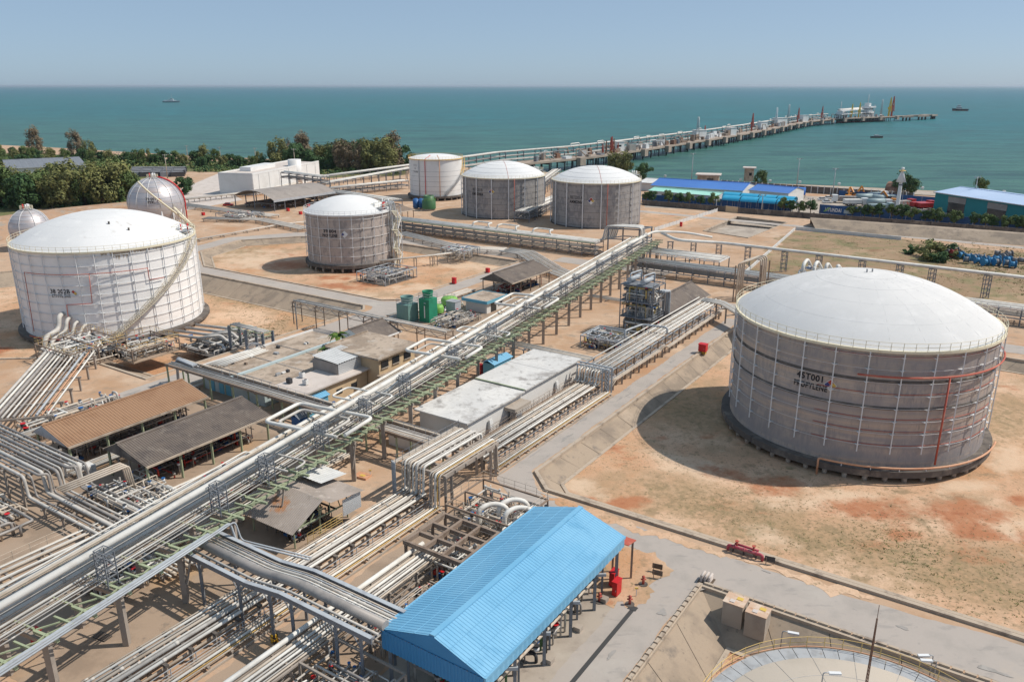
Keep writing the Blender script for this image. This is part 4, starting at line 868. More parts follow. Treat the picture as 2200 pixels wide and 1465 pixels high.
for k in range(31): 
    s = 115.6 + k * 1.8; bar(P(s, -57.0, 2.1), P(s, -57.0, 3.4), .07, 'light_steel', rr, 'stile')
    if k % 3 == 0 and k < 30: bar(P(s, -57.0, 2.1), P(s + 1.8, -57.0, 3.4), .06, 'light_steel', rr, 'brace')
pipe([P(134.8, -63.4, 1.0), P(134.8, -63.4, 4.9), P(140.5, -62.4, 4.9), P(141, -57.3, 5.0), P(141, -57.3, 3.7)], .2, 'light_steel', rr, bend=.6)
# gantry at its start and the rack crossing to it
gy = thing('pipe_gantry', 'grey steel gantry post pair where the roadside rack steps up', 'gantry', P(114.6, -57, 0), RG)
for s in (113.9, 115.1):
    for q in (-56.2, -57.4, -62.2): bar(P(s, q, 0), P(s, q, 4.6), .26, 'light_steel', gy, 'post')
    bar(P(s, -62.4, 4.5), P(s, -56.0, 4.5), .24, 'light_steel', gy, 'beam')
for k in range(6): bar(P(113.9, -56.2, .5 + k * .7), P(115.1, -57.4, .9 + k * .7), .08, 'light_steel', gy, 'lacing')
for i in range(9):
    q = -57.7 - i * .55; pipe([P(112.5, q, 1.9), P(113.3, q, 1.9), P(113.7, q, 3.75), P(116, q, 3.75)], .11 + .03 * (i % 3), ('silver_pipe', 'white_pipe')[i % 2], gy, bend=.4)
rack(FT, 'cross_pipe_rack', 'cross rack of thin pipes behind the white flat-roofed building', -80, -62.5, [(118.0 + .42 * i, 3.7, .09 + .03 * (i % 3), ('white_pipe', 'silver_pipe', 'tan_pipe')[i % 3]) for i in range(6)], (117.6, 120.4), 4.4, (3.65,), 'grey_steel', 'grey_steel', .22, .2)
# ---- rack in front of the blue roofed shed
R3 = [(-49.4, 3.0, .26, 'white_pipe'), (-48.7, 3.0, .13, 'tan_pipe'), (-48.3, 3.0, .15, 'white_pipe'), (-47.9, 3.0, .09, 'silver_pipe'), (-47.5, 3.0, .13, 'white_pipe'), (-47.1, 3.0, .07, 'silver_pipe'), (-46.8, 3.0, .10, 'tan_pipe')]
r3 = rack(P, 'pipe_rack', 'near rack with one thick white pipe in front of the blue shed', 24, 57, R3, (-49.3, -46.9), 4.1, (1.9, 2.98), 'pillar_concrete', 'pillar_concrete', .26, .2, brace=True)
for q, z, r in ((-49.0, 1.9, .12), (-48.2, 1.9, .16), (-47.4, 1.9, .1)): pipe([P(24, q, z + r), P(57, q, z + r)], r, 'tan_pipe', r3)
# ---- grey channel bridge from the long rack to the blue shed
def on_s(px, py, s):                         # sight line met with the vertical plane s = const
    d = ray(px, py); n_ = AX; k = (s - Vector((0, 0, CAM_H)).dot(n_)) / d.dot(n_); q = Vector((0, 0, CAM_H)) + d * k; return q.dot(BX), q.z
bpts = [on_s(x, y, 40.2) for x, y in ((372, 1190), (543, 1262), (645, 1283), (845, 1368))]
bz = [5.6, 5.6, 6.3, 6.3]; bt = [-67.0, -56.6, -51.8, -40.6]
brg = thing('pipe_bridge', 'grey steel channel bridge carrying a thick pipe to the blue shed', 'pipe bridge', P(41.5, -54, 0), RG)
for s_, m_ in ((39.9, 'grey_steel'), (44.1, 'grey_steel')):
    for i in range(3):
        bar(P(s_, bt[i], bz[i] - .45), P(s_, bt[i + 1], bz[i + 1] - .45), .12, m_, brg, 'girder', .62)
        bar(P(s_, bt[i], bz[i] - .1), P(s_, bt[i + 1], bz[i + 1] - .1), .42, 'light_steel', brg, 'girder_flange', .05)
for k in range(24):
    tq = -66.6 + k * 1.12; z = 5.6 if tq < -56.6 else (6.3 if tq > -51.8 else 5.6 + .7 * (tq + 56.6) / 4.8)
    bar(P(39.95, tq, z - .55), P(44.05, tq, z - .55), .12, 'grey_steel', brg, 'cross_beam')
for s_, r, m_ in ((40.7, .13, 'silver_pipe'), (41.6, .46, 'grey_pipe'), (42.5, .1, 'light_steel'), (42.8, .09, 'white_pipe'), (43.1, .14, 'silver_pipe'), (43.5, .08, 'light_steel'), (43.75, .08, 'tan_pipe')):
    pipe([P(s_, bt[i], bz[i] - .45 + r) for i in range(4)], r, m_, brg, bend=1.2, n=10 if r > .3 else 6)
for tq in (-64, -58, -53.5, -50.6, -45, -42):
    for s_ in (40.0, 44.0):
        z = 5.6 if tq < -56 else 6.3 if tq > -52 else 6.0
        bar(P(s_, tq, 0), P(s_, tq, z - .7), .26, 'grey_steel', brg, 'post'); bar(P(s_, tq - .9, z - .8), P(s_, tq, z - 1.9), .1, 'grey_steel', brg, 'knee_brace'); bar(P(s_, tq + .9, z - .8), P(s_, tq, z - 1.9), .1, 'grey_steel', brg, 'knee_brace')
mat('hazard_yellow', (.62, .36, .03), [((.03,.03,.03), 3.2, .48, .52, (1, 1, 1), 1)], .7)
for tq in (-53.5, -50.6):
    MB().box(P(40.0, tq, .45), (.5, .5, .9), -AZ).build('hazard_base', 'hazard_yellow', brg)
# ---- cross rack from the left road, under the long rack, to the white building
r6 = rack(FT, 'cross_pipe_rack', 'dark cross rack passing under the long rack near the pale blue wall', -122, -63.5, [(75.6, 4.0, .1, 'silver_pipe'), (75.9, 4.0, .12, 'tan_pipe'), (76.3, 4.0, .16, 'silver_pipe'), (76.7, 4.0, .08, 'grey_pipe'), (77.0, 4.0, .1, 'grey_pipe'), (77.3, 4.0, .1, 'grey_pipe')], (75.3, 78.2), 5.6, (3.95,), 'green_steel', 'brown_steel', .24, .26)
bar(P(78.3, -122, 4.1), P(78.3, -63.5, 4.1), .3, 'tan_pipe', r6, 'girder', .3); bar(P(75.1, -122, 4.05), P(75.1, -63.5, 4.05), .3, 'brown_steel', r6, 'girder', .4)
line_rail([P(77.6, -110, 4.1), P(77.6, -64, 4.1)], r6, 'light_steel', .8, 2.0, (.8,))
for k in range(3): pipe([P(76.4 + k * .35, -116, 4.6), P(77.0 + k * .35, -121.6 - k * .4, 4.6), P(77.0 + k * .35, -122 - k * .4, .2)], .2 - .03 * k, 'light_steel', r6, bend=.7)
r7 = rack(FT, 'pipe_truss', 'elevated truss of grey pipes on lattice legs behind the dark cottage roof', -133.5, -91, [(114.2, 5.0, .2, 'silver_pipe'), (114.8, 5.0, .12, 'tan_pipe'), (115.3, 5.0, .15, 'silver_pipe'), (115.8, 5.0, .1, 'grey_pipe')], (113.8, 116.2), 7.1, (4.0, 4.98), 'brown_steel', 'brown_steel', .2, .16)
for k in range(22):
    tq = -133.5 + k * 1.93
    for q in (113.8, 116.2): bar(FT(tq, q, 4.0 if k % 2 else 4.9), FT(tq + 1.93, q, 4.9 if k % 2 else 4.0), .09, 'silver_pipe', r7, 'diagonal')
pipe([FT(-133.3, 114.4, -2.8), FT(-133.3, 114.4, 5.1), FT(-130, 114.4, 5.3)], .14, 'light_steel', r7, bend=.6)
# ---- pipes at the lower left: a wide bundle that steps down
lb = thing('pipe_bundle', 'wide bundle of grey pipes stepping down beside the brown roofed shed', 'pipe rack', P(43, -100, 0), RG)
for i in range(11):
    s_ = 40.0 + i * .62; r = (.2, .12, .17, .24, .1, .2, .14, .22, .12, .18, .15)[i]; td = -98.5 + (i % 3) * .35 + i * .25
    if i in (2, 7): pts = [P(s_, -128, 4.4), P(s_, td, 4.4), P(s_ + .9, td + .3, 4.4), P(s_ + .9, td + .5, 1.6), P(s_ + .9, -76, 1.6)]
    else: pts = [P(s_, -128, 4.4), P(s_, td, 4.4), P(s_, td + .4, 1.7), P(s_, -76 + i * .3, 1.7)]
    pipe(pts, r, 'grey_pipe' if i % 3 else 'silver_pipe', lb, bend=.6, n=8)
for k in range(8):
    tq = -127 + k * 4.0
    for s_ in (39.8, 46.6): bar(P(s_, tq, 0), P(s_, tq, 4.2), .24, 'pillar_concrete', lb, 'post')
    bar(P(39.4, tq, 4.1), P(47, tq, 4.1), .26, 'pillar_concrete', lb, 'cross_beam')
for k in range(5):
    tq = -94.5 + k * 4.2; bar(P(39.5, tq, 1.25), P(47.4, tq, 1.25), .26, 'pillar_concrete', lb, 'cross_beam')
    for s_ in (39.9, 46.9): bar(P(s_, tq, 0), P(s_, tq, 1.2), .24, 'pillar_concrete', lb, 'post')
for k in range(4):
    pipe([P(40.3, -91.5 + k * .55, 4.75), P(48.5, -91.5 + k * .55, 4.75), P(48.9, -91.5 + k * .55, 1.0)], .12, 'tan_pipe', lb, 'header'); 
lb['label'] = 'wide bundle of grey pipes stepping down beside the brown roofed shed'
l2 = thing('pipe_bundle', 'bundle of tan pipes running under the long rack at the lower left edge', 'pipe rack', P(30, -84, 0), RG)
for i in range(9):
    q = -86.2 + i * .62; r = (.11, .09, .2, .1, .13, .09, .16, .1, .12)[i]; pipe([P(16, q, 1.2 + .25 * (i % 2)), P(39.5 + i * .9, q, 1.2 + .25 * (i % 2)), P(62 - i * .4, q + .1, 1.5 + .25 * (i % 2))], r, ('tan_pipe', 'white_pipe', 'silver_pipe')[i % 3], l2)
for k in range(10):
    s_ = 17 + k * 4.6; bar(P(s_, -86.6, 1.0), P(s_, -80.8, 1.0), .25, 'pillar_concrete', l2, 'sleeper'); 
    for q in (-86.3, -81.2): bar(P(s_, q, 0), P(s_, q, .95), .22, 'pillar_concrete', l2, 'post')
line_rail([P(18, -86.9, .9), P(40, -86.9, .9)], l2, 'tan_pipe', 1.1, 1.8)
# ---- diagonal bundle from the white tank to the junction
dA, dB = G(108, 752, 2.6), G(-30, 905, 2.6); dd = (dB - dA).normalized(); dn = Vector((-dd.y, dd.x, 0))
l3 = thing('pipe_bundle', 'diagonal bundle of silver pipes running down from the white tank manifold', 'pipe rack', (dA + dB) / 2 - UP * 2.6, RG)
for i in range(12):
    o_ = dn * (i * .78 - .4) ; r = (.24, .2, .28, .18, .14, .2, .1, .16, .12, .2, .1, .14)[i]; m_ = ('silver_pipe', 'white_pipe', 'grey_pipe')[i % 3] if i < 9 else ('light_steel', 'faded_orange_pipe', 'white_pipe')[i - 9]
    pipe([dA + o_ - dd * (3 + i * .5) + UP * -.2, dA + o_ + UP * .2, dB + o_ + UP * .2], r, m_, l3, n=8)
for k in range(7):
    q = dA.lerp(dB, k / 6); bar(q + dn * -1 - UP * .12, q + dn * 9 - UP * .12, .28, 'pillar_concrete', l3, 'cross_beam')
    for j in (-.6, 8.6): bar(Vector((q.x, q.y, -2)) + dn * j, q + dn * j - UP * .2, .3, 'pillar_concrete', l3, 'post')
# ---- rack behind the tank farm, running past the ammonia tanks
F8 = [(214.5 + .5 * i, 4.2, (.2, .12, .26, .1, .16, .3, .12, .2, .14, .24)[i], 'white_pipe' if i % 4 else 'silver_pipe') for i in range(10)] + [(214.8 + .7 * i, 2.4, .15, 'grey_pipe') for i in range(6)] + [(214.8 + .8 * i, 1.0, .16, 'tan_pipe') for i in range(6)]
r8 = rack(FT, 'far_pipe_rack', 'long two-level pipe rack in front of the two ammonia tanks', -203, -112, F8, (214.2, 219.6), 4.5, (.9, 2.35, 4.15), 'grey_steel', 'grey_steel', .22, .22)
bar(FT(-203, 213.7, 4.3), FT(-112, 213.7, 4.3), .5, 'green_steel', r8, 'walkway', .08); line_rail([FT(-203, 213.5, 1.0), FT(-112, 213.5, 1.0)], r8, 'grey_pipe', 1.2, 3.0, (1.2,), th=.05)
for t0, t1 in ((-160, -154), (-150, -143), (-136, -130)): pipe([FT(t0 - .5, 217, 4.6), FT(t0, 217, 5.9), FT(t0, 219.5, 5.9), FT(t1, 219.5, 5.9), FT(t1, 217, 5.9), FT(t1 + .5, 217, 4.6)], .28, 'white_pipe', r8, 'expansion_loop', bend=.7)
r8b = thing('pipe_portal', 'tall portal of silver pipes at the end of the rack by the ammonia tanks', 'pipe rack', P(222, -106, 0), RG)
for i in range(8):
    s_ = 219.5 + i * .9; pipe([P(s_ - 4, -113, 4.5), P(s_ - 1, -111.8 + .2 * i, 4.6), P(s_, -111.2 + .2 * i, 8.9 - .05 * i), P(s_ + 2.5, -100.6 - .25 * i, 8.9 - .05 * i), P(s_ + 2.6, -100.3 - .25 * i, .6)], .24, ('silver_pipe', 'white_pipe')[i % 2], r8b, bend=1.0, n=8)
for a_, b_ in ((219.6, -110.4), (226.2, -108.6), (222.6, -101.4), (229, -100.2)): bar(P(a_, b_, 0), P(a_, b_, 8.4), .4, 'grey_steel', r8b, 'post')
for a_, b_, c_, e_ in ((219.6, -110.4, 222.6, -101.4), (226.2, -108.6, 229, -100.2), (219.6, -110.4, 226.2, -108.6), (222.6, -101.4, 229, -100.2)): bar(P(a_, b_, 8.2), P(c_, e_, 8.2), .35, 'grey_steel', r8b, 'beam'); bar(P(a_, b_, 5), P(c_, e_, 5), .3, 'grey_steel', r8b, 'beam')
# ---- east rack towards the right edge
RE = [(200.5 + .48 * i, 3.6, (.14, .2, .1, .26, .16, .1, .2, .14, .22, .1)[i], 'white_pipe' if i % 3 else 'silver_pipe') for i in range(10)] + [(200.7 + .8 * i, 1.9, .16, 'grey_pipe') for i in range(6)]
r9 = rack(FT, 'east_pipe_rack', 'two-level pipe rack passing behind the big propylene tank to the right edge', -93, 22, RE, (200.2, 205.6), 4.4, (1.8, 3.55), 'grey_steel', 'grey_steel', .22, .22)
line_rail([FT(-93, 199.7, 3.6), FT(22, 199.7, 3.6)], r9, 'white_steel', .7, 2.2, (.1,), th=.05)
bar(FT(-93, 199.6, 1.6), FT(22, 199.6, 1.6), .4, 'tan_pipe', r9, 'walkway', .1)
r9b = rack(FT, 'pipe_rack', 'broad shelf of white pipes beyond the far end of the long rack', -98, -72, [(212 + .55 * i, 3.8, .12 + .05 * (i % 3), ('white_pipe', 'silver_pipe')[i % 2]) for i in range(14)], (211.6, 219.8), 4.3, (3.75,), 'grey_steel', 'white_steel', .25, .25)
# single big pipe on lattice towers across the field
sp = thing('overhead_pipe', 'single big silver pipe carried on lattice towers across the dry field', 'pipeline', P(228, -40, 0), RG)
pa, pb = G(1420, 500, 8.0), G(2330, 611, 6.2); pk = G(1452, 516, 7.4)
pipe([pa, pk, G(1550, 522, 6.2), pb], .45, 'white_pipe', sp, bend=3, n=9)
pk2 = G(1550, 522, 6.2)
for x in (1440, 1490, 1545, 1607, 1686, 1760, 1853, 1934, 2004, 2123, 2240):
    f = (x - 1550) / (2330 - 1550); q = G(x, 522 + (611 - 522) * f if f > 0 else 516, 6.2); zb = 0
    ft = bar(Vector((q.x - .7, q.y - .5, 0)), Vector((q.x - .7, q.y - .5, 5.7)), .14, 'grey_steel', sp, 'lattice_tower')
    for i, j in ((.7, -.5), (.7, .5), (-.7, .5)): bar(Vector((q.x + i, q.y + j, 0)), Vector((q.x + i, q.y + j, 5.7)), .14, 'grey_steel', ft, 'leg')
    for lv in range(5):
        z0_ = lv * 1.14; cs = [Vector((q.x + i, q.y + j, 0)) for i, j in ((-.7, -.5), (.7, -.5), (.7, .5), (-.7, .5))]
        for e in range(4): bar(cs[e] + UP * (z0_ + 1.14), cs[(e + 1) % 4] + UP * (z0_ + 1.14), .09, 'grey_steel', ft, 'rung')
        bar(cs[0] + UP * z0_, cs[1] + UP * (z0_ + 1.14), .07, 'grey_steel', ft, 'lacing'); bar(cs[1] + UP * z0_, cs[2] + UP * (z0_ + 1.14), .07, 'grey_steel', ft, 'lacing')
    bar(Vector((q.x - 1, q.y, 5.72)), Vector((q.x + 1, q.y, 5.72)), .2, 'grey_steel', ft, 'saddle')
# ---- pipes crossing the dike of the middle tank
def ground_pipes(label, pts, n_, gap, r=.13, z=.9, mats=('white_pipe', 'silver_pipe', 'tan_pipe'), step=5.0, name='pipe_track'):
    pts = [Vector(q) for q in pts]; t = thing(name, label, 'pipe rack', (pts[0].x, pts[0].y, 0), RG)
    for i in range(n_):
        res = []
        for j, q in enumerate(pts):
            d1 = (q - pts[j - 1]).normalized() if j else (pts[1] - q).normalized(); d2 = (pts[j + 1] - q).normalized() if j < len(pts) - 1 else d1
            m_ = d1 + d2; m_.z = 0; m_.normalize(); res.append(q + Vector((m_.y, -m_.x, 0)) * (i - (n_ - 1) / 2) * gap / max(m_.dot(Vector((d1.x, d1.y, 0)).normalized()), .5) + UP * z)
        pipe(res, r * (.7 + .5 * ((i * 7) % 3) / 2), mats[i % len(mats)], t)
    for a, c in zip(pts[:-1], pts[1:]):
        k = max(1, int((c - a).length / step)); d = (c - a); d.z = 0; d.normalize(); nn = Vector((d.y, -d.x, 0)) * ((n_ + 1) * gap / 2)
        for i in range(k + 1):
            q = a.lerp(c, (i + .15) / (k + .3)); bar(q - nn + UP * (z - r - .14), q + nn + UP * (z - r - .14), .25, 'pillar_concrete', t, 'sleeper')
            for sg in (-.85, .85): bar(q + nn * sg - UP * 1.6, q + nn * sg + UP * (z - r - .15), .22, 'pillar_concrete', t, 'post')
    return t
ground_pipes('pipe track skirting the far dike of the middle propylene tank', [G(860, 508), G(985, 540), G(1085, 545)], 8, .6, .16, 1.4)
ground_pipes('broad pipe track sloping down beside the dark gabled shed', [G(1085, 545), G(1130, 552), G(1190, 590), G(1228, 604)], 11, .62, .17, 1.3)
ground_pipes('narrow pipe track on concrete stubs leading to the zigzag stair', [P(168, -158), P(183, -150), P(193, -146)], 3, .6, .14, 1.6)
ground_pipes('pipe track crossing behind the silver sphere tank', [G(395, 445), G(520, 462), G(590, 470)], 8, .7, .16, 1.2)
ground_pipes('pale pipe track in front of the arched grey hall', [G(395, 437), G(560, 418), G(640, 400)], 6, .8, .2, 1.8)
ground_pipes('pipe track leaving the middle propylene tank towards the arched hall', [G(440, 475), G(560, 478), G(655, 498)], 9, .6, .15, 1.2)
ground_pipes('short pipe track beside the dike road', [G(420, 520), G(600, 487), G(660, 480)], 3, .6, .12, .8)
ground_pipes('pipe track beside the near tank road', [P(97, -116.5), P(112, -116.5), P(150, -117)], 5, .5, .13, .7)
ground_pipes('bundle of pale pipes lying beside the beige flat roofs', [P(76, -117.5), P(96, -117.5)], 5, .55, .16, .7)
ground_pipes('pipe track along the grey fence to the dark gabled shed', [P(128, -118), P(158, -117.5)], 6, .5, .13, .8)
ground_pipes('pipes running past the brown roofed shed on its far side', [P(46, -116.5), P(72, -116.5)], 5, .5, .15, 2.2)
ground_pipes('pipes between the brown roofed and the dark roofed shed', [P(47, -102.2), P(70, -102.2)], 6, .45, .13, .9)
ground_pipes('thin pipes beside the long rack in the sandy yard', [P(170, -90), P(170, -75), P(172, -66)], 5, .5, .12, .6)
# ---- far racks around the white tank and the shore
def far_rack(label, a, c, z, npipe, w_=5.0, r=.22, posts=True, mats=('white_pipe', 'silver_pipe', 'white_pipe'), step=7.0, name='shore_pipe_rack', extra=0):
    a, c = Vector(a), Vector(c); d = (c - a); L_ = d.length; d.normalize(); n_ = Vector((d.y, -d.x, 0)); F = lambda s, t, zz=0.0: a + d * s + n_ * t + UP * zz
    ps = [(-w_ / 2 + w_ * (i + .5) / npipe, z, r * (.7 + .6 * ((i * 5) % 4) / 3), mats[i % len(mats)]) for i in range(npipe)] + [(-w_ / 2 + w_ * (i + .5) / max(extra, 1), z - 2.2, r, 'grey_pipe') for i in range(extra)]
    return rack(F, name, label, 0, L_, ps, (-w_ / 2, w_ / 2), step, (z - 2.25, z - .05) if extra else (z - .05,), 'grey_steel', 'grey_steel', .3, .3)
far_rack('pale pipe rack rising from the arched hall towards the pier', G(640, 432), G(880, 384), 6, 6, 5)
far_rack('lower grey pipe rack behind the arched hall', G(690, 425), G(870, 405), 4, 8, 6, extra=4)
far_rack('pipe rack running along the shore to the left of the white tank', G(690, 400), G(885, 372), 5, 6, 5)
far_rack('green-grey pipe rack between white hall and arched hall', G(615, 412), G(700, 424), 9.5, 6, 5, extra=5, r=.3)
far_rack('long roof of pipes leading to the small brown shed', G(700, 425), G(850, 448), 3.5, 9, 7, extra=3)
far_rack('pipe rack between the two ammonia tanks', G(1120, 478), G(1200, 440), 4, 7, 6, extra=5)
far_rack('pipe rack linking the ammonia tank with the pier', G(1150, 425), G(1195, 388), 6, 6, 5, extra=3)

for i, m_ in enumerate(('white_pipe', 'tan_pipe', 'white_pipe', 'silver_pipe')):
    pipe([Q(S0, -7.9 + i * 1.1, 7.35), Q(20 + i * 9, -7.9 + i * 1.1, 7.35), Q(21 + i * 9, -7.9 + i * 1.1, 6.7), Q(60, -7.9 + i * 1.1, 6.72)], .1 + .03 * (i % 2), m_, main)
ground_pipes('tan pipes on sleepers under the long rack beside the sandy strip', [P(34, -76), P(72, -76)], 6, .5, .12, .9)
ground_pipes('pipes crossing the dirty concrete left of the long rack', [P(42, -79.5), P(42, -70)], 7, .55, .15, .8)
ground_pipes('pipes beside the stepping bundle at the left picture edge', [P(37, -125), P(37, -96)], 5, .6, .17, .9)
ground_pipes('second layer of pipes behind the brown roofed shed', [P(47, -119.5), P(66, -119.5)], 4, .6, .16, 1.1)
# ------------------------------------------------------------------ buildings
mat('blue_roof', (.155, .395, .60), [((.19,.435,.635), .1, .42, .62), ((.13,.35,.545), .35, .52, .72, None, 6), ((.20,.44,.62), .6, .58, .74, (1, 1, .3), 7, .5), ((.16,.30,.42), 1.6, .64, .78, None, 6, .45)], .5)
mat('blue_cladding', (.045, .235, .48), [((.055,.26,.52), .2, .45, .65)], .45)
mat('brown_roof', (.33, .195, .115), [((.29,.165,.095), .3, .45, .65), ((.26,.17,.115), .9, .6, .78, None, 6, .6)], .7)
mat('dark_roof', (.165, .135, .115), [((.12,.10,.09), .3, .45, .65), ((.23,.195,.165), .8, .52, .7, None, 6, .8), ((.08,.07,.065), 1.4, .6, .75, None, 6, .6)], .85)
mat('grey_roof', (.30, .265, .24), [((.25,.22,.2), .2, .45, .65), ((.35,.32,.29), .6, .55, .75)], .75)
mat('rusty_roof', (.36, .31, .275), [((.29,.25,.22), .4, .45, .65), ((.40,.20,.10), .22, .58, .68, None, 6), ((.42,.37,.33), .9, .55, .7)], .85)
mat('white_roof', (.62, .62, .61), [((.55,.55,.54), .3, .45, .65), ((.40,.37,.35), .5, .6, .74, None, 7, .6)], .7)
mat('weathered_roof', (.58, .57, .555), [((.66,.645,.62), .12, .45, .62), ((.30,.28,.265), .22, .52, .66, None, 8, .9), ((.20,.185,.175), .5, .58, .70, None, 8, .8), ((.42,.40,.38), 1.5, .5, .7, None, 5, .5)], .85)
mat('clean_wall', (.68, .67, .65), [((.60,.585,.56), .4, .5, .7), ((.50,.46,.42), .7, .62, .8, (1, 1, .3), 6, .5)], .8)
mat('dirty_flat_roof', (.44, .355, .28), [((.30,.235,.18), .25, .44, .58, None, 9), ((.20,.165,.135), 1.1, .54, .66, None, 9, .8), ((.45,.40,.35), .4, .55, .7, None, 7), ((.16,.14,.125), .8, .6, .74, None, 7, .7)], .92)
mat('pale_flat_roof', (.56, .50, .46), [((.48,.42,.38), .3, .45, .65), ((.35,.3,.27), .6, .6, .75, None, 7, .6)], .9)
mat('pale_blue_wall', (.44, .53, .55), [((.37,.44,.45), .5, .5, .7), ((.5,.55,.55), .3, .55, .7)], .8)
mat('beige_wall', (.58, .44, .28), [((.5,.38,.25), .4, .45, .65), ((.3,.24,.18), .8, .6, .78, (1, 1, .3), 6, .6)], .85)
mat('dark_glass', (.02, .025, .03), (), .15, spec=.6)
mat('louvre', (.58, .60, .62), (), .4, metal=.3)
mat('green_tower', (.03, .26, .15), [((.025,.21,.12), .5, .45, .65)], .5)
mat('teal_tower', (.17, .30, .28), [((.14,.25,.235), .4, .45, .65), ((.22,.34,.31), .9, .6, .75)], .6)
mat('lime_tank', (.22, .46, .10), (), .5)
mat('sky_paint', (.13, .38, .52), (), .5)
mat('deep_blue', (.015, .075, .22), [((.02,.095,.26), .3, .45, .65)], .5)
mat('royal_roof', (.05, .16, .47), [((.06,.19,.52), .05, .45, .65)], .5)
mat('mint_roof', (.30, .62, .52), [((.36,.66,.57), .05, .45, .65)], .5)
mat('cyan_roof', (.03, .33, .55), [((.04,.38,.6), .3, .45, .65)], .35)
mat('teal_wall', (.012, .20, .215), [((.015,.23,.245), .1, .45, .65)], .6)
mat('pale_blue_roof', (.33, .45, .64), [((.38,.5,.69), .05, .45, .65)], .5)
mat('stained_pad', (.36, .27, .20), [((.28,.21,.155), .2, .45, .65), ((.42,.28,.17), .08, .52, .68), ((.18,.15,.125), .5, .58, .74, None, 7, .8)], .94)
mat('pump_green', (.06, .16, .07), (), .5); mat('pump_red', (.42, .04, .03), (), .5); mat('pump_blue', (.03, .12, .32), (), .5); mat('dark_machine', (.05, .05, .055), (), .5)

def ribbed(F, s0, s1, p0, p1, pitch, amp, name, m_, parent, duty=.5):
    n = max(2, round((s1 - s0) / pitch)); mb = MB(); vs = []; d = Vector((0, 0, 1))
    for i in range(n):
        a = s0 + (s1 - s0) * i / n; w_ = (s1 - s0) / n
        for f, h in ((0, 0), (duty * .8, 0), (duty, amp), (.9, amp)): vs.append((a + w_ * f, h))
    vs.append((s1, 0))
    V = [F(s, p0[0], p0[1] + h) for s, h in vs] + [F(s, p1[0], p1[1] + h) for s, h in vs]; k = len(vs)
    return mb.add(V, [(i, i + 1, k + i + 1, k + i) for i in range(k - 1)]).build(name, m_, parent)
def wall(F, s0, t0, s1, t1, z0, z1, th, name, m_, parent):
    a, b_ = F(s0, t0, (z0 + z1) / 2), F(s1, t1, (z0 + z1) / 2); return MB().bar(a, b_, th, z1 - z0).build(name, m_, parent)
def gable(F, name, label, s0, s1, tl, tr, tm, ze, zr, roofm, pitch=.45, amp=.07, cols=7.0, colm='green_steel', gable_m='light_steel', fascia=None, cat='shed', colw=.26, open_=True, zl=None, ridge_m=None, group='open sheds of the plant', ov=0.0, skirt=0.0):
    t = thing(name, label, cat, F((s0 + s1) / 2, tm, 0), group)
    r1 = ribbed(F, s0 - ov, s1 + ov, (tl, ze), (tm, zr), pitch, amp, 'roof', roofm, t); ribbed(F, s0 - ov, s1 + ov, (tr, ze), (tm, zr), pitch, amp, 'roof', roofm, t)
    bar(F(s0 - ov, tm, zr + .06), F(s1 + ov, tm, zr + .06), .5, ridge_m or roofm, t, 'ridge_cap', .12)
    for q, sg in ((tl, -1), (tr, 1)):
        bar(F(s0 - ov, q + sg * .1, ze - .12), F(s1 + ov, q + sg * .1, ze - .12), .22, fascia or gable_m, t, 'gutter', .26)
        if skirt: 
            n = round((s1 - s0) / pitch); mb = MB(); vs = []
            for i in range(n + 1): vs.append((s0 + (s1 - s0) * i / n, .05 * (i % 2)))
            V = [F(s, q + sg * (.02 + h), ze - .02) for s, h in vs] + [F(s, q + sg * (.02 + h), ze - skirt) for s, h in vs]; k = len(vs)
            mb.add(V, [(i, i + 1, k + i + 1, k + i) for i in range(k - 1)]).build('skirt', roofm, t)
    for s in (s0, s1):
        MB().add([F(s, tl, ze - .05), F(s, tr, ze - .05), F(s, tm, zr - .03)] + [F(s + .08, tl, ze - .05), F(s + .08, tr, ze - .05), F(s + .08, tm, zr - .03)], [(0, 1, 2), (5, 4, 3), (0, 3, 4, 1), (1, 4, 5, 2), (2, 5, 3, 0)]).build('gable_end', gable_m, t)
    if cols:
        n = max(1, round((s1 - s0) / cols))
        for i in range(n + 1):
            s = s0 + .4 + (s1 - s0 - .8) * i / n
            for q in (tl + .5, tr - .5): bar(F(s, q, 0), F(s, q, ze), colw, colm, t, 'column')
            bar(F(s, tl + .5, ze - .2), F(s, tr - .5, ze - .2), .2, colm, t, 'tie_beam')
    return t
def pad(poly, z, m_, name='pavement'): return sheet(name, rough(PP(poly), .35, .8, len(poly) + int(abs(poly[0][0]))), z, m_)

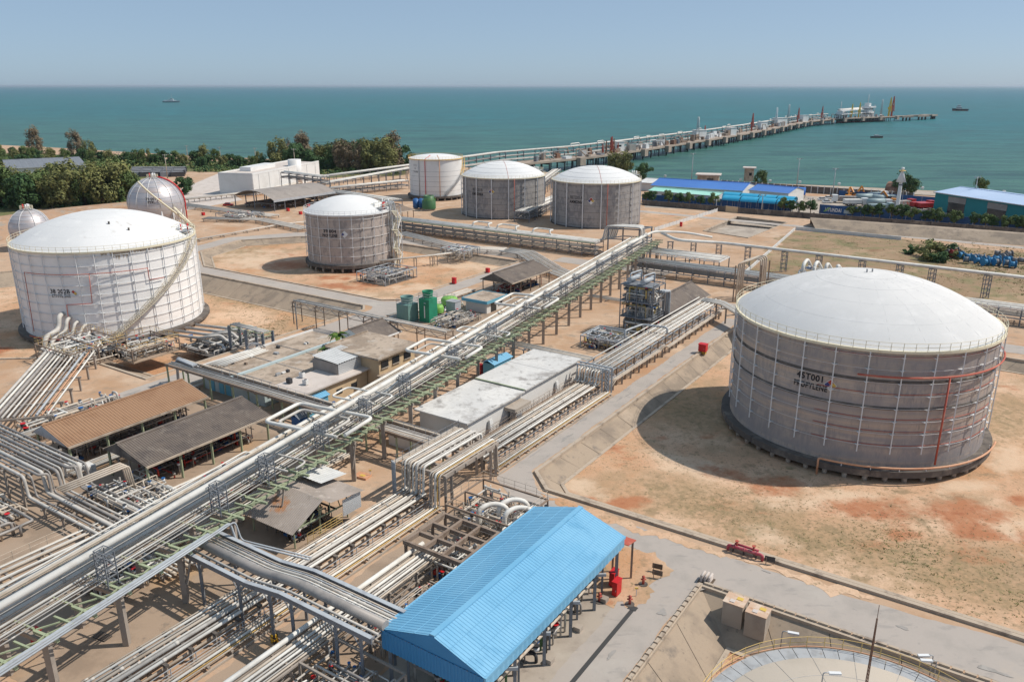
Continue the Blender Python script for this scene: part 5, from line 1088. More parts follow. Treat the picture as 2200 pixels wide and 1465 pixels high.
# ---- clutter of pipework: pumps, valves, small bore pipes
def skid(label, F, s0, s1, t0, t1, z0, h, n, seed, frame='grey_steel', name='process_skid', vessels=0, mats=('white_pipe', 'silver_pipe', 'tan_pipe', 'grey_pipe'), levels=1, pumps=0, rail=None, floor=None, fr=True, r=(.05, .14), group='process equipment', cat='process skid', nx=3, ny=2):
    rg = random.Random(seed); t = thing(name, label, cat, F((s0 + s1) / 2, (t0 + t1) / 2, z0), group)
    if fr:
        for i in range(nx):
            for j in range(ny):
                s, q = s0 + (s1 - s0) * i / (nx - 1), t0 + (t1 - t0) * j / (ny - 1); bar(F(s, q, z0), F(s, q, z0 + h), .2, frame, t, 'post')
        for lv in range(1, levels + 1):
            z = z0 + h * lv / levels
            for i in range(nx): s = s0 + (s1 - s0) * i / (nx - 1); bar(F(s, t0, z), F(s, t1, z), .2, frame, t, 'beam')
            for j in range(ny): q = t0 + (t1 - t0) * j / (ny - 1); bar(F(s0, q, z - .02), F(s1, q, z - .02), .18, frame, t, 'beam')
            if levels > 1 and lv < levels + 1:
                MB().bar(F(s0, (t0 + t1) / 2, z + .12), F(s1 - (s1 - s0) * .3, (t0 + t1) / 2, z + .12), (t1 - t0) * .9, .05).build('grating', 'grey_steel', t)
            if rail: line_rail([F(s0, t0, z), F(s1, t0, z), F(s1, t1, z), F(s0, t1, z), F(s0, t0, z)], t, rail, 1.1, 1.5)
    if floor: MB().bar(F(s0, (t0 + t1) / 2, z0 + .08), F(s1, (t0 + t1) / 2, z0 + .08), abs(t1 - t0), .16).build('base', floor, t)
    for k in range(n):
        lo = z0 + (h * rg.randrange(levels) / levels if levels > 1 else 0); hh = h / levels
        s, q = rg.uniform(s0, s1), rg.uniform(t0, t1); z1 = lo + hh * rg.uniform(.25, .95); z2 = lo + hh * rg.uniform(.25, 1.05); rr = rg.uniform(*r); pts = [F(s, q, lo + .1), F(s, q, z1)]
        for _ in range(rg.choice((1, 2, 2, 3))):
            if rg.random() < .5: s = rg.uniform(s0, s1)
            else: q = rg.uniform(t0, t1)
            pts.append(F(s, q, z1))
        pts.append(F(s, q, lo + .1 if rg.random() < .6 else z2)); pp = [pts[0]]
        for x in pts[1:]:
            if (x - pp[-1]).length > .25: pp.append(x)
        if len(pp) > 1: pipe(pp, rr, rg.choice(mats), t, bend=rr * 2.5, n=6)
        if k % 2 == 0:
            v = MB().cyl(F(s, q, z1 - .15), rr * 2, .3, 7).build('valve', rg.choice(('grey_pipe', 'dark_machine', 'white_steel')), t); MB().cyl(F(s, q, z1 + .3), rr * 2.2, .05, 8).build('handwheel', rg.choice(('dark_machine', 'bright_red', 'pump_blue')), v)
    for k in range(vessels):
        s, q = s0 + (s1 - s0) * (k + .5) / vessels, t0 + (t1 - t0) * rg.uniform(.3, .7); L_ = min(abs(t1 - t0) * .4, 1.8)
        v = MB().tube([F(s, q - L_, z0 + .9), F(s, q - L_ * .8, z0 + .9), F(s, q + L_ * .8, z0 + .9), F(s, q + L_, z0 + .9)], [.2, .5, .5, .2], 12).build('vessel', rg.choice(('white_pipe', 'silver_pipe')), t)
        for d_ in (-.6, .6): bar(F(s, q + L_ * d_, z0), F(s, q + L_ * d_, z0 + .5), .3, 'dark_machine', v, 'saddle')
    for k in range(pumps):
        s, q = s0 + (s1 - s0) * (k + .5) / pumps, t0 + (t1 - t0) * rg.uniform(.25, .75); c_ = rg.choice(('pump_green', 'pump_red', 'pump_blue', 'dark_machine'))
        pm = MB().box(F(s, q, z0 + .2), (1.6, .9, .3), -AZ).build('pump', rg.choice(('pump_blue', 'concrete', 'pump_blue')), t)
        MB().tube([F(s - .6, q, z0 + .65), F(s + .2, q, z0 + .65)], .28, 9).build('motor', c_, pm); MB().tube([F(s + .25, q, z0 + .6), F(s + .6, q, z0 + .6)], .36, 9).build('casing', 'grey_pipe', pm)
    return t

# ---- pavements
pad([(24,-112), (46,-112), (46,-80), (60,-80), (62,-64), (24,-62)], .010, 'stained_pad')
pad([(45,-116), (73,-116), (73,-86), (60,-80), (45,-80)], .012, 'stained_pad')
pad([(26,-54.6), (68,-54.6), (74,-52), (74,-42), (66,-42.5), (26,-42.5)], .012, 'stained_pad')
pad([(26,-42.2), (69,-42.2), (69,-32.5), (63.6,-32.5), (63.6,-26.9), (26,-26.9)], .014, 'concrete')
pad([(74.6,-116), (103,-116), (104,-86), (80,-80)], .012, 'stained_pad')
pad([(120,-119), (180,-119), (180,-100), (125,-98)], .012, 'stained_pad')
mat('drain_grate', (.055, .055, .055), (), .7)
dr = MB().bar(P(45.5, -27.5, .03), P(63, -27.5, .03), .42, .05).build('drain_channel', 'drain_grate'); tag(dr, 'long dark drain grating set in the concrete apron by the blue shed', 'drain')
MB().box(P(63.4, -27.6, .03), (.9, .7, .05), -AZ).build('grate', 'drain_grate', dr)

# ---- blue roofed shed
bs = gable(P, 'blue_shed', 'open shed with a bright blue ribbed metal roof in the foreground', 41.4, 66.2, -40.9, -30.2, -35.3, 6.0, 7.7, 'blue_roof', .36, .035, 5.45, 'grey_steel', 'blue_cladding', 'blue_roof', colw=.3, skirt=1.3)
ribbed(lambda a, b_, z=0.0: P(41.36 - z, a, b_), -40.9, -30.2, (6.0, 0), (4.1, 0), .36, .05, 'end_wall', 'blue_cladding', bs)
for s in (46.6, 52, 57.4, 62.8):
    MB().box(P(s, -30.5, .25), (.7, .7, .5), -AZ).build('footing', 'concrete', bs); bar(P(s, -30.4, 3.2), P(s - 1.6, -32.6, 3.2), .22, 'light_steel', bs, 'bracket', .3)
skid('rows of green pumps and dark pipework under the blue roof', P, 43, 64, -39.5, -31.4, 0, 3.6, 90, 11, 'grey_steel', vessels=0, pumps=9, nx=5, ny=2, mats=('grey_pipe', 'silver_pipe', 'pump_green', 'tan_pipe', 'dark_machine'), r=(.06, .18), rail='yellow_steel')
rl = thing('blue_shed_porch', 'small rusty tiled porch at the far end of the blue shed', 'porch', P(67.4, -31, 0))
for q in (-32.2, -30.0): bar(P(68, q, 0), P(68, q, 4.6), .2, 'brown_steel', rl, 'post')
for i in range(8): bar(P(66.4 + i * .24, -32.6, 4.95 - i * .05), P(66.4 + i * .24, -29.7, 4.95 - i * .05), .26, 'red_pipe', rl, 'tile_row', .08)
bar(P(68.2, -32.4, 4.4), P(68.2, -29.9, 4.4), .08, 'white_steel', rl, 'fascia', .3)

for f in (.33, .66):
    for tl in (-40.9, -30.2): bar(P(41.4, tl + (-35.3 - tl) * f, 6.0 + 1.7 * f + .045), P(66.2, tl + (-35.3 - tl) * f, 6.0 + 1.7 * f + .045), .06, 'blue_roof', bs, 'sheet_lap', .01)
# ---- brown and dark roofed sheds
gable(P, 'brown_shed', 'open shed with a brown ribbed metal roof at the left', 48.0, 70.0, -112.6, -103.4, -109.6, 3.9, 5.5, 'brown_roof', .42, .06, 5.4, 'green_steel', 'light_steel', 'dirty_flat_roof')
gable(P, 'dark_shed', 'open shed with a weathered dark grey corrugated roof beside the brown roof', 50.4, 70.4, -99.0, -89.4, -95.6, 3.9, 5.5, 'dark_roof', .34, .06, 4.9, 'green_steel', 'dark_concrete', 'kerb')
skid('pumps standing under the brown roofed shed', P, 49.5, 68.5, -111, -104.5, 0, 2.6, 40, 21, pumps=7, fr=False, mats=('grey_pipe', 'dark_machine', 'silver_pipe'))
skid('pumps on blue bases under the dark corrugated roof', P, 51.5, 69, -97.4, -90.6, 0, 2.4, 46, 22, pumps=8, fr=False, mats=('grey_pipe', 'dark_machine', 'silver_pipe', 'pump_red'))
for k, (s, q, m_) in enumerate(((47.6, -103.6, 'clean_wall'), (48.6, -102.4, 'white_paint'), (49.2, -101.2, 'clean_wall'))):
    o = MB().box(P(s, q, .75), (1.6, 1.1, 1.5), -AZ).build('storage_box', m_, loc=P(s, q, 0)); tag(o, ('pale cabinet at the near corner of the brown shed', 'white cabinet with red valves between the two sheds', 'pale cabinet beside the dark roofed shed')[k], 'cabinet')
    for z in (.5, 1.0): MB().box(P(s, q + .56, z + .1) - AX * 0, (1.5, .04, .05), -AZ).build('trim', 'galv', o)

# ---- the bent rusty roof under the long rack
ar = thing('rusty_pavilion', 'low open shed with bent rust-stained corrugated roof beside the long rack', 'shed', P(56, -66, 0), 'open sheds of the plant')
def PT(s, t, z=0.0): return P(t, s, z)
ribbed(PT, -72.0, -63.4, (51.2, 2.4), (56.0, 4.6), .3, .05, 'roof', 'rusty_roof', ar)
ribbed(PT, -72.0, -62.2, (61.4, 3.8), (56.0, 4.6), .3, .05, 'roof', 'rusty_roof', ar)
ribbed(PT, -70.5, -66.0, (62.4, 4.5), (58.2, 5.0), .5, .03, 'roof_sheet', 'white_roof', ar)
for s, z in ((52.1, 2.5), (56, 4.6), (60.4, 3.9)):
    for q in (-71.2, -64.2): bar(P(s, q, 0), P(s, q, z), .16, 'green_steel', ar, 'column')
bar(P(52.1, -63.9, 2.5), P(60.4, -63.4, 2.5), .14, 'green_steel', ar, 'truss_chord')
for k in range(5): bar(P(52.4 + k * 1.6, -63.7, 2.5), P(53.6 + k * 1.2, -63.7, 3.1 + .25 * min(k, 3)), .09, 'green_steel', ar, 'truss_web')
for k in range(9): bar(P(58.4, -62.8, 1.6 + k * .24), P(61.2, -62.6, 1.7 + k * .24), .05, 'louvre', ar, 'louvre', .2)
line_rail([P(52.6, -62.6, .9), P(58, -62.6, .9)], ar, 'yellow_steel', 1.3, .9, (.3, .6, .95, 1.3))
skid('dark machinery under the bent rusty roof', P, 52.8, 59.5, -70.5, -64.6, 0, 2.0, 26, 31, pumps=4, fr=False, mats=('grey_pipe', 'dark_machine'))

# ---- white flat-roofed control building
wb = thing('control_building', 'long white building with a blotchy weathered flat roof beside the road rack', 'building', P(100, -68, 0))
MB().bar(P(84.3, -68.2, 2.0), P(116.4, -68.2, 2.0), 9.0, 4.0).build('wall', 'clean_wall', wb)
for i, (a, b_, z) in enumerate(((83.4, 98.6, 4.06), (98.9, 108.6, 4.22), (108.7, 117.0, 4.22))): MB().bar(P(a, -68.1, z), P(b_, -68.1, z), 9.9, .24).build('roof', 'weathered_roof', wb)
bar(P(98.75, -72.9, 4.36), P(98.75, -63.3, 4.36), .25, 'green_steel', wb, 'roof_joint', .12)
for s in (89.5, 109.0): 
    v = MB().add([P(s - .5, -63.5, 1.2), P(s + .5, -63.5, 1.2), P(s + .35, -63.5, 2.6), P(s - .35, -63.5, 2.6), P(s - .5, -63.0, 1.2), P(s + .5, -63.0, 1.2), P(s + .35, -63.3, 2.6), P(s - .35, -63.3, 2.6)], [(4, 5, 6, 7), (0, 4, 7, 3), (1, 2, 6, 5), (3, 7, 6, 2), (0, 1, 5, 4)]).build('vent_hood', 'white_roof', wb)
MB().bar(P(93.5, -62.6, 2.9), P(98, -62.6, 2.9), 2.0, .5).build('canopy', 'concrete', wb); bar(P(95, -63.62, .1), P(95, -63.62, 2.3), .9, 'grey_steel', wb, 'door', .08)
for k in range(6): bar(P(93.9, -61.5 - .02 * k, .3 + k * .35), P(95.2, -61.5, .3 + k * .35), .25, 'grey_steel', wb, 'step', .05)
gh = thing('yard_enclosure', 'low walled yard with a bush at the end of the white building', 'enclosure', P(81, -70, 0))
for a, b_, c_, e_ in ((78.8, -74, 84, -74), (78.8, -74, 78.8, -64.5), (78.8, -64.5, 83.6, -64.5)): wall(P, a, b_, c_, e_, 0, 1.7, .2, 'wall', 'clean_wall', gh)

# ---- house cluster left of the long rack
h1 = thing('laboratory_building', 'long low building with pale blue walls and a dirty two-strip flat roof', 'building', P(90, -108, 0))
MB().bar(P(78.2, -108.2, 1.7), P(103.4, -108.2, 1.7), 15.6, 3.4).build('wall', 'pale_blue_wall', h1)
MB().bar(P(77.6, -112.4, 3.5), P(104, -112.4, 3.5), 8.6, .22).build('roof', 'dirty_flat_roof', h1); MB().bar(P(77.6, -103.7, 3.46), P(101, -103.7, 3.46), 8.0, .22).build('roof', 'dirty_flat_roof', h1)
bar(P(77.4, -107.9, 3.75), P(103, -107.9, 3.75), .5, 'pale_blue_wall', h1, 'parapet', .4); bar(P(77.4, -116.9, 3.75), P(104.2, -116.9, 3.75), .3, 'clean_wall', h1, 'parapet', .4)
for k in range(6): MB().box(P(79.5 + k * 3.2, -100.36, 1.9), (1.4, .06, 1.1), -AZ + R(90)).build('window', 'dark_glass', h1)
for q in (-114.5, -112, -110.2): wall(P, 78.16, q, 78.16, q + 1.2, 0, 2.3, .08, 'door', 'sky_paint', h1)
for k in range(5): pipe([P(79 + k * .2, -116 + k * .7, 4.1), P(90, -116 + k * .7, 4.1)], .11 + .04 * (k % 2), 'white_pipe', h1, 'roof_pipe')
hb = thing('arched_duct', 'humped grey duct climbing over the edge of the pale blue building', 'duct', P(90, -117.4, 0))
for k in range(5): MB().tube([P(84 + i * .55, -117.6 + k * .35, 1.2 + 3.6 * math.sin(math.pi * min(max((i - 6) / 10, 0), 1)) ** .6 if 6 < i < 16 else P(0, 0, 1.4).z) for i in range(0, 24)], .07, 5).build('rail', 'grey_steel', hb)
h2 = thing('beige_annex', 'beige walled annex with a pale flat roof next to the steep metal roof', 'building', P(86, -95, 0))
MB().bar(P(79.2, -94.8, 1.95), P(93, -94.8, 1.95), 6.2, 3.9).build('wall', 'beige_wall', h2); MB().bar(P(78.6, -94.7, 4.0), P(93.4, -94.7, 4.0), 7.2, .25).build('roof', 'pale_flat_roof', h2)
for k, (s, q) in enumerate(((80.6, -96.9), (81.6, -94.2), (83.6, -97.2))): 
    ac = MB().box(P(s, q, 4.6), (.9, .6, .8), -AZ).build('air_conditioner', 'clean_wall' if k else 'dark_machine', h2); MB().cyl(P(s, q, 5.0), .25, .06, 10).build('fan', 'dark_machine', ac)
for k in range(3): MB().box(P(83 + k * 3.4, -91.66, 2.0), (1.3, .06, .9), -AZ + R(90)).build('window', 'dark_glass', h2)
h3 = thing('two_storey_house', 'weathered beige two-storey office with dark broken windows', 'building', P(97, -94.5, 0))
MB().bar(P(93.2, -94.6, 3.1), P(102.4, -94.6, 3.1), 11.2, 6.2).build('wall', 'beige_wall', h3); MB().bar(P(92.4, -94.6, 6.3), P(103.2, -94.6, 6.3), 12.6, .3).build('roof', 'dirty_flat_roof', h3)
MB().bar(P(92.6, -88.5, 3.2), P(103, -88.5, 3.2), 1.3, .22).build('ledge', 'dirty_flat_roof', h3)
for z in (1.6, 4.9):
    for s in (94.6, 97.4, 100.4): 
        wn_ = MB().box(P(s, -88.94, z), (1.7, .14, 1.15), -AZ + R(90)).build('window', 'dark_glass', h3); MB().box(P(s, -88.9, z - .65), (1.9, .3, .1), -AZ + R(90)).build('sill', 'concrete', wn_)
wall(P, 92.4, -100.9, 103.2, -100.9, 6.4, 6.7, .2, 'parapet', 'dirty_flat_roof', h3)
ml = thing('metal_lean_to', 'steep white ribbed metal roof with louvred side beside the two-storey office', 'shed', P(91, -96, 0))
ribbed(P, 87.6, 94.4, (-99.0, 6.5), (-92.9, 6.1), .55, .07, 'roof', 'white_roof', ml)
wall(P, 87.7, -99, 87.7, -93.2, 3.9, 6.0, .1, 'end_wall', 'grey_roof', ml)
for k in range(7): bar(P(87.8, -93.1, 4.0 + k * .3), P(94.2, -93.1, 4.0 + k * .3), .06, 'louvre', ml, 'louvre', .26)
for s in (88, 94):
    for q, z in ((-98.8, 6.4), (-93.3, 6.0)): bar(P(s, q, 3.9 if s < 90 else 0), P(s, q, z), .12, 'light_steel', ml, 'post')
gable(P, 'cottage', 'cottage with a dark weathered gable roof and white edge behind the palms', 104.6, 114, -111, -102.2, -107.2, 3.6, 5.4, 'dark_roof', .6, .02, 0, gable_m='clean_wall', fascia='white_paint', cat='building', group=None)
ct_ = MB().bar(P(105.4, -106.8, 1.75), P(113.2, -106.8, 1.75), 7.0, 3.5).build('cottage_wall', 'beige_wall'); ct_.parent = bpy.data.objects['cottage']; ct_.location = -Vector(bpy.data.objects['cottage'].location); ct_.name = 'wall'
for s in (106, 108.6, 111): 
    pass
for lab, s, q, z, w_, l_, m_ in (('small bright blue lean-to roof against the beige annex', 80.8, -91.8, 2.7, 2.6, 5.0, 'blue_roof'), ('light blue roof tucked behind the white building', 111.6, -77.4, 3.0, 3.0, 6.0, 'blue_roof'), ('tiny dark blue kiosk roof beside the dark shed', 75.2, -88.6, 2.4, 2.4, 2.6, 'grey_steel')):
    k_ = thing('kiosk', lab, 'kiosk', P(s, q, 0)); 
    ribbed(P, s - l_ / 2, s + l_ / 2, (q - w_ / 2, z), (q, z + .6), .4, .03, 'roof', m_, k_); ribbed(P, s - l_ / 2, s + l_ / 2, (q + w_ / 2, z), (q, z + .6), .4, .03, 'roof', m_, k_)
    MB().bar(P(s - l_ / 2 + .3, q, z / 2), P(s + l_ / 2 - .3, q, z / 2), w_ - .5, z).build('wall', 'sky_paint' if m_ == 'blue_roof' else 'pump_blue', k_)

# ---- cooling towers and tanks
def cooling(label, s, q, w_, h, m_):
    t = thing('cooling_tower', label, 'cooling tower', P(s, q, 0), 'cooling towers'); MB().box(P(s, q, h / 2), (w_, w_, h), -AZ).build('casing', m_, t)
    for k in range(5): bar(P(s - w_ / 2 - .02, q - w_ / 2 + w_ * (k + .5) / 5, .3), P(s - w_ / 2 - .02, q - w_ / 2 + w_ * (k + .5) / 5, h - .2), .06, m_, t, 'rib')
    MB().lathe([(w_ * .40, h), (w_ * .36, h + .5), (w_ * .40, h + 1.5), (w_ * .43, h + 1.6), (w_ * .43, h + 1.5), (w_ * .36, h + .4)], 24, P(s, q, 0)).build('fan_ring', m_, t)
    f_ = MB().cyl(P(s, q, h + .6), .25, .3, 8).build('fan', 'brown_steel', t)
    for k in range(4): a = k * math.pi / 2 + .4; bar(P(s, q, h + .8), P(s, q, h + .8) + Vector((math.cos(a), math.sin(a), 0)) * w_ * .33, .3, 'brown_steel', f_, 'blade', .04)
    line_rail([P(s - w_ / 2, q - w_ / 2, h), P(s + w_ / 2, q - w_ / 2, h), P(s + w_ / 2, q + w_ / 2, h), P(s - w_ / 2, q + w_ / 2, h), P(s - w_ / 2, q - w_ / 2, h)], t, 'light_steel', 1.0, 1.2, th=.035); return t
cooling('greyish teal cooling tower behind the dark cottage roof', 129.6, -114.2, 3.4, 4.0, 'teal_tower')
tk = cooling('taller bright green cooling tower with white sign', 132.0, -110.2, 2.9, 5.3, 'green_tower')
MB().cyl(P(130.5, -109.8, 4.4), .3, .04, 12).build('emblem', 'white_paint', tk)
bar(P(130.48, -110.0, 1.0), P(130.48, -110.0, 3.8), .05, 'white_paint', tk, 'stripe', .22)
for lab, px_, py_, r in (('lime green round tank beside the green cooling tower', 940, 680, 1.4), ('larger lime green round tank behind the pump rows', 965, 662, 2.0)):
    q = G(px_, py_); t = thing('round_tank', lab, 'tank', q, 'small process tanks'); MB().lathe([(r, 1.1), (r, 2.2), (r * .8, 2.7), (.01, 2.9)], 24, q).build('body', 'lime_tank', t)
    for k in range(6): a = k * 1.047; bar(q + Vector((math.cos(a), math.sin(a), 0)) * r * .85, q + Vector((math.cos(a), math.sin(a), 0)) * r * .85 + UP * 1.15, .2, 'grey_steel', t, 'leg')
    railing((q.x, q.y), r * .7, 2.5, t, 'galv', 10, .8, (.8,))
bb = thing('blue_trimmed_office', 'small office with a flat brown roof edged in sky blue', 'building', P(147, -105.5, 0))
MB().bar(P(143.8, -105.6, 1.3), P(150.6, -105.6, 1.3), 6.0, 2.6).build('wall', 'clean_wall', bb); MB().bar(P(143, -105.6, 3.02), P(151.4, -105.6, 3.02), 7.2, .06).build('roof', 'dirty_flat_roof', bb)
for a, b_, c_, e_ in ((143, -109.2, 143, -102), (143, -102, 151.4, -102), (151.4, -102, 151.4, -109.2), (143, -109.2, 151.4, -109.2)): wall(P, a, b_, c_, e_, 2.45, 3.15, .12, 'fascia', 'sky_paint', bb)
for k in range(6): bar(P(143.7, -108.4, .3 + k * .35), P(143.7, -103, .3 + k * .35), .05, 'louvre', bb, 'louvre', .22)
MB().bar(P(145.4, -102.58, 1.1), P(147.6, -102.58, 1.1), .06, 2.1).build('door', 'dark_glass', bb); MB().bar(P(148.4, -102.58, 1.4), P(150, -102.58, 1.4), .06, 1.1).build('window', 'dark_glass', bb)
MB().box(P(138.6, -108.2, 1.7), (2.6, 2.2, 3.4), -AZ).build('grey_cabin', 'light_steel', loc=P(138.6, -108.2, 0)); tag(bpy.data.objects['grey_cabin'], 'plain grey box cabin between the lime tank and blue trimmed office', 'cabin'); MB().box(P(138.6, -108.2, 3.45), (2.8, 2.4, .1), -AZ).build('roof', 'galv', bpy.data.objects['grey_cabin'])
gable(P, 'dark_gable_shed', 'dark gabled open shed at the foot of the sloping pipe track', 158, 177, -114.6, -105.2, -110.8, 3.9, 5.8, 'dark_roof', .5, .03, 4.6, 'brown_steel', 'dark_concrete', 'kerb')
skid('red machines under the dark gabled shed', P, 160, 175, -113, -106.5, 0, 2.4, 30, 41, pumps=7, fr=False, mats=('grey_pipe', 'pump_red', 'dark_machine'))
gable(P, 'grey_gable_shed', 'low grey gabled shed behind the process tower', 156.5, 179.5, -72, -62.6, -67.6, 2.6, 5.2, 'dark_roof', .5, .03, 5, 'brown_steel', 'dark_concrete', 'kerb')
# ---- process structures
mat('scaffold_yellow', (.55, .42, .16), (), .6)
skid('tall grey steel process tower packed with pipes', P, 148.4, 154.4, -71.2, -63.8, 0, 10.4, 110, 51, 'grey_steel', name='process_tower', levels=3, vessels=0, mats=('light_steel', 'silver_pipe', 'grey_pipe', 'white_pipe', 'silver_pipe', 'scaffold_yellow'), r=(.07, .24), rail='light_steel', nx=3, ny=3, cat='process tower')
t = bpy.data.objects['process_tower']
for q, z in ((-69.5, 11.4), (-66.5, 11.2)): pipe([P(148.8, q, z), P(154.0, q, z)], .55, 'light_steel', t, 'drum', n=12); pipe([P(149.2, q, z), P(149.2, q, z + 1.3), P(153.5, q + .6, z + 1.3), P(153.5, q + .6, 8)], .16, 'light_steel', t, bend=.5)
for q in (-64.3, -63.6, -63.0): pipe([P(155.2, q, 0), P(155.2, q, 8.6), P(152, q, 9)], .28, 'light_steel', t, bend=.6, n=9)
skid('low skid with pipe frame in front of the process tower', P, 134.2, 142.4, -72.8, -64.2, 0, 2.5, 70, 52, 'light_steel', mats=('light_steel', 'silver_pipe', 'grey_pipe', 'scaffold_yellow', 'grey_pipe'), vessels=2, pumps=4, r=(.07, .18))
t = skid('brown framed compressor skid with thick white bends behind the blue shed', P, 65, 72.6, -52.6, -43.2, 0, 3.2, 60, 53, 'brown_steel', mats=('white_pipe', 'tan_pipe', 'silver_pipe'), vessels=2, pumps=2, rail='tan_pipe', r=(.06, .14))
for i, (s, q) in enumerate(((67.2, -47.6), (69.4, -46.2), (68.2, -44.6))):
    pipe([P(s - 1.8, q - .6, .6), P(s - 1.8, q - .6, 3.7), P(s, q, 3.9), P(s + 1.0, q + 1.6, 3.5), P(s + 1.0, q + 1.6, .8)], .3, 'white_pipe', t, bend=1.0, n=10)
fr_ = thing('beam_frame', 'rusty grid of heavy beams over a pump pit beside the blue shed', 'steel frame', P(58.5, -46.8, 0))
for i in range(4): bar(P(55.4, -50.4 + i * 2.45, 3.9), P(62.2, -50.4 + i * 2.45, 3.9), .3, 'brown_steel', fr_, 'beam', .5)
for i in range(4): bar(P(55.4 + i * 2.25, -50.7, 3.86), P(55.4 + i * 2.25, -42.8, 3.86), .3, 'brown_steel', fr_, 'beam', .5)
for i, j in ((0, 0), (3, 0), (0, 3), (3, 3), (1, 3), (2, 0)): bar(P(55.4 + i * 2.25, -50.4 + j * 2.45, 0), P(55.4 + i * 2.25, -50.4 + j * 2.45, 3.7), .34, 'brown_steel', fr_, 'column')
skid('valves and pipes beneath the rusty beam grid', P, 56, 61.8, -50, -43.4, 0, 2.6, 44, 54, fr=False, pumps=3, mats=('white_pipe', 'silver_pipe', 'grey_pipe'))
skid('tangled pipes and valves at the bottom edge before the blue shed', P, 33, 41, -46.5, -38, 0, 3.0, 50, 55, 'pillar_concrete', mats=('tan_pipe', 'white_pipe', 'silver_pipe', 'grey_pipe'), r=(.05, .13))
skid('pipework crowding the near rack beside the blue shed', P, 43, 54.5, -46.2, -42.2, 0, 2.4, 44, 56, fr=False, mats=('tan_pipe', 'silver_pipe', 'grey_pipe'), r=(.04, .1), pumps=2)
# manifolds left
skid('pipe manifold packed with valves at the foot of the white ethylene tank', P, 69.5, 80.5, -155, -143, 0, 3.4, 90, 57, 'brown_steel', mats=('silver_pipe', 'grey_pipe', 'white_pipe', 'tan_pipe', 'white_pipe'), r=(.07, .18), rail='yellow_steel', floor='stained_pad', vessels=0)
skid('second manifold with yellow railings right of the ethylene tank stair', P, 78.5, 88.5, -147.5, -138, 0, 2.4, 56, 58, 'brown_steel', mats=('silver_pipe', 'grey_pipe', 'white_pipe', 'tan_pipe'), r=(.06, .15), rail='yellow_steel', floor='stained_pad', nx=2)
t = skid('row of thick grey pipes on dark decking right of the ethylene tank', P, 91, 106, -143, -131.5, -1.2, 1.8, 40, 59, 'brown_steel', mats=('grey_pipe', 'silver_pipe'), r=(.1, .28), floor='dark_concrete', fr=False)
for k in range(4): pipe([P(93 + k * 2.6, -150, .2), P(94 + k * 2.6, -139, .9), P(94.6 + k * 2.6, -136.4, 1.6), P(96.2 + k * 2.6, -135.4, 1.6), P(96.2 + k * 2.6, -133, .3)], .32, 'silver_pipe', t, bend=.9, n=9)
c38_ = Vector((-92.9, 180.4, 0)); dd_ = (G(190, 700) - c38_); dd_.z = 0; dd_.normalize()
nz_ = thing('tank_nozzle_pipes', 'big silver elbow pipes plugging into the white tank wall near its base', 'pipework', c38_ + dd_ * 22 + UP * -3); tn_ = Vector((-dd_.y, dd_.x, 0))
for k, r in enumerate((.5, .38, .3, .3, .25)):
    o_ = tn_ * (k * 1.5 - 2.2); pipe([c38_ + dd_ * 18.5 + o_ + UP * (4.2 - k * .8), c38_ + dd_ * 20.4 + o_ + UP * (4.2 - k * .8), c38_ + dd_ * (21.2 + k * .3) + o_ + UP * (1.6 - k * .4), c38_ + dd_ * (26 + k) + o_ * 1.2 + UP * (1.2 - k * .3), c38_ + dd_ * (27 + k) + o_ * 1.2 - UP * 2.8], r, 'silver_pipe', nz_, bend=1.3, n=10)
for k in range(6): q = c38_ + dd_ * (22 + (k % 2) * 3) + tn_ * (k * 1.2 - 3); bar(q - UP * 3, q + UP * 1.6, .2, 'galv', nz_, 'post')
for k in range(5): q = c38_ + dd_ * 22 + tn_ * (k * 1.4 - 3); bar(q + UP * (1.5 - .02 * k), q + dd_ * 3.4 + UP * (1.5 - .02 * k), .14, 'galv', nz_, 'beam')
skid('jumble of valves and tan pipes below the stepping pipe bundle', P, 44.5, 52.5, -94, -82, 0, 2.2, 80, 60, 'brown_steel', mats=('tan_pipe', 'white_pipe', 'silver_pipe', 'grey_pipe'), r=(.06, .16), vessels=3, fr=False)
skid('pump deck with pipe stands beside the zigzag stair', P, 155, 168, -154.5, -144, -1.5, 2.8, 54, 61, 'light_steel', mats=('light_steel', 'silver_pipe', 'grey_pipe'), r=(.06, .15), vessels=3, floor='dark_concrete', nx=4)
skid('valve deck where the pipe tracks cross beyond the middle tank', P, 189, 197, -152, -143, 0, 2.6, 40, 62, 'light_steel', mats=('light_steel', 'silver_pipe', 'white_pipe'), r=(.08, .18))
skid('rows of small pumps and piping beside the cooling towers', P, 128, 140, -107.5, -100.5, 0, 1.8, 70, 63, mats=('tan_pipe', 'silver_pipe', 'grey_pipe'), pumps=6, fr=False, r=(.05, .12))
skid('white header pipes lying behind the lime green tanks', P, 133, 146, -116.5, -110.5, 0, 1.2, 26, 64, mats=('white_pipe', 'silver_pipe'), fr=False, r=(.1, .24))
skid('pipework around the base of the silver sphere', P, 196, 208, -270, -256, 0, 2.4, 40, 65, 'grey_steel', mats=('grey_pipe', 'silver_pipe', 'white_pipe'), r=(.1, .2))
t = skid('white loading equipment standing beyond the big propylene tank', P, 208, 214, -50, -38, 0, 6.0, 16, 66, 'white_steel', mats=('white_pipe', 'white_steel'), r=(.2, .42), fr=False)
for k in range(4): pipe([P(209 + k, -49 + k * 2.6, 0), P(209 + k, -49 + k * 2.6, 6.2), P(213, -49 + k * 2.6, 7.0 - .3 * k), P(214, -48 + k * 2.6, 4.5)], .45, 'white_pipe', t, bend=1.4, n=9)
t = thing('pipe_stand', 'tall tan portal pipes standing left of the big propylene tank dome', 'pipe stand', P(190, -60, 0), RG)
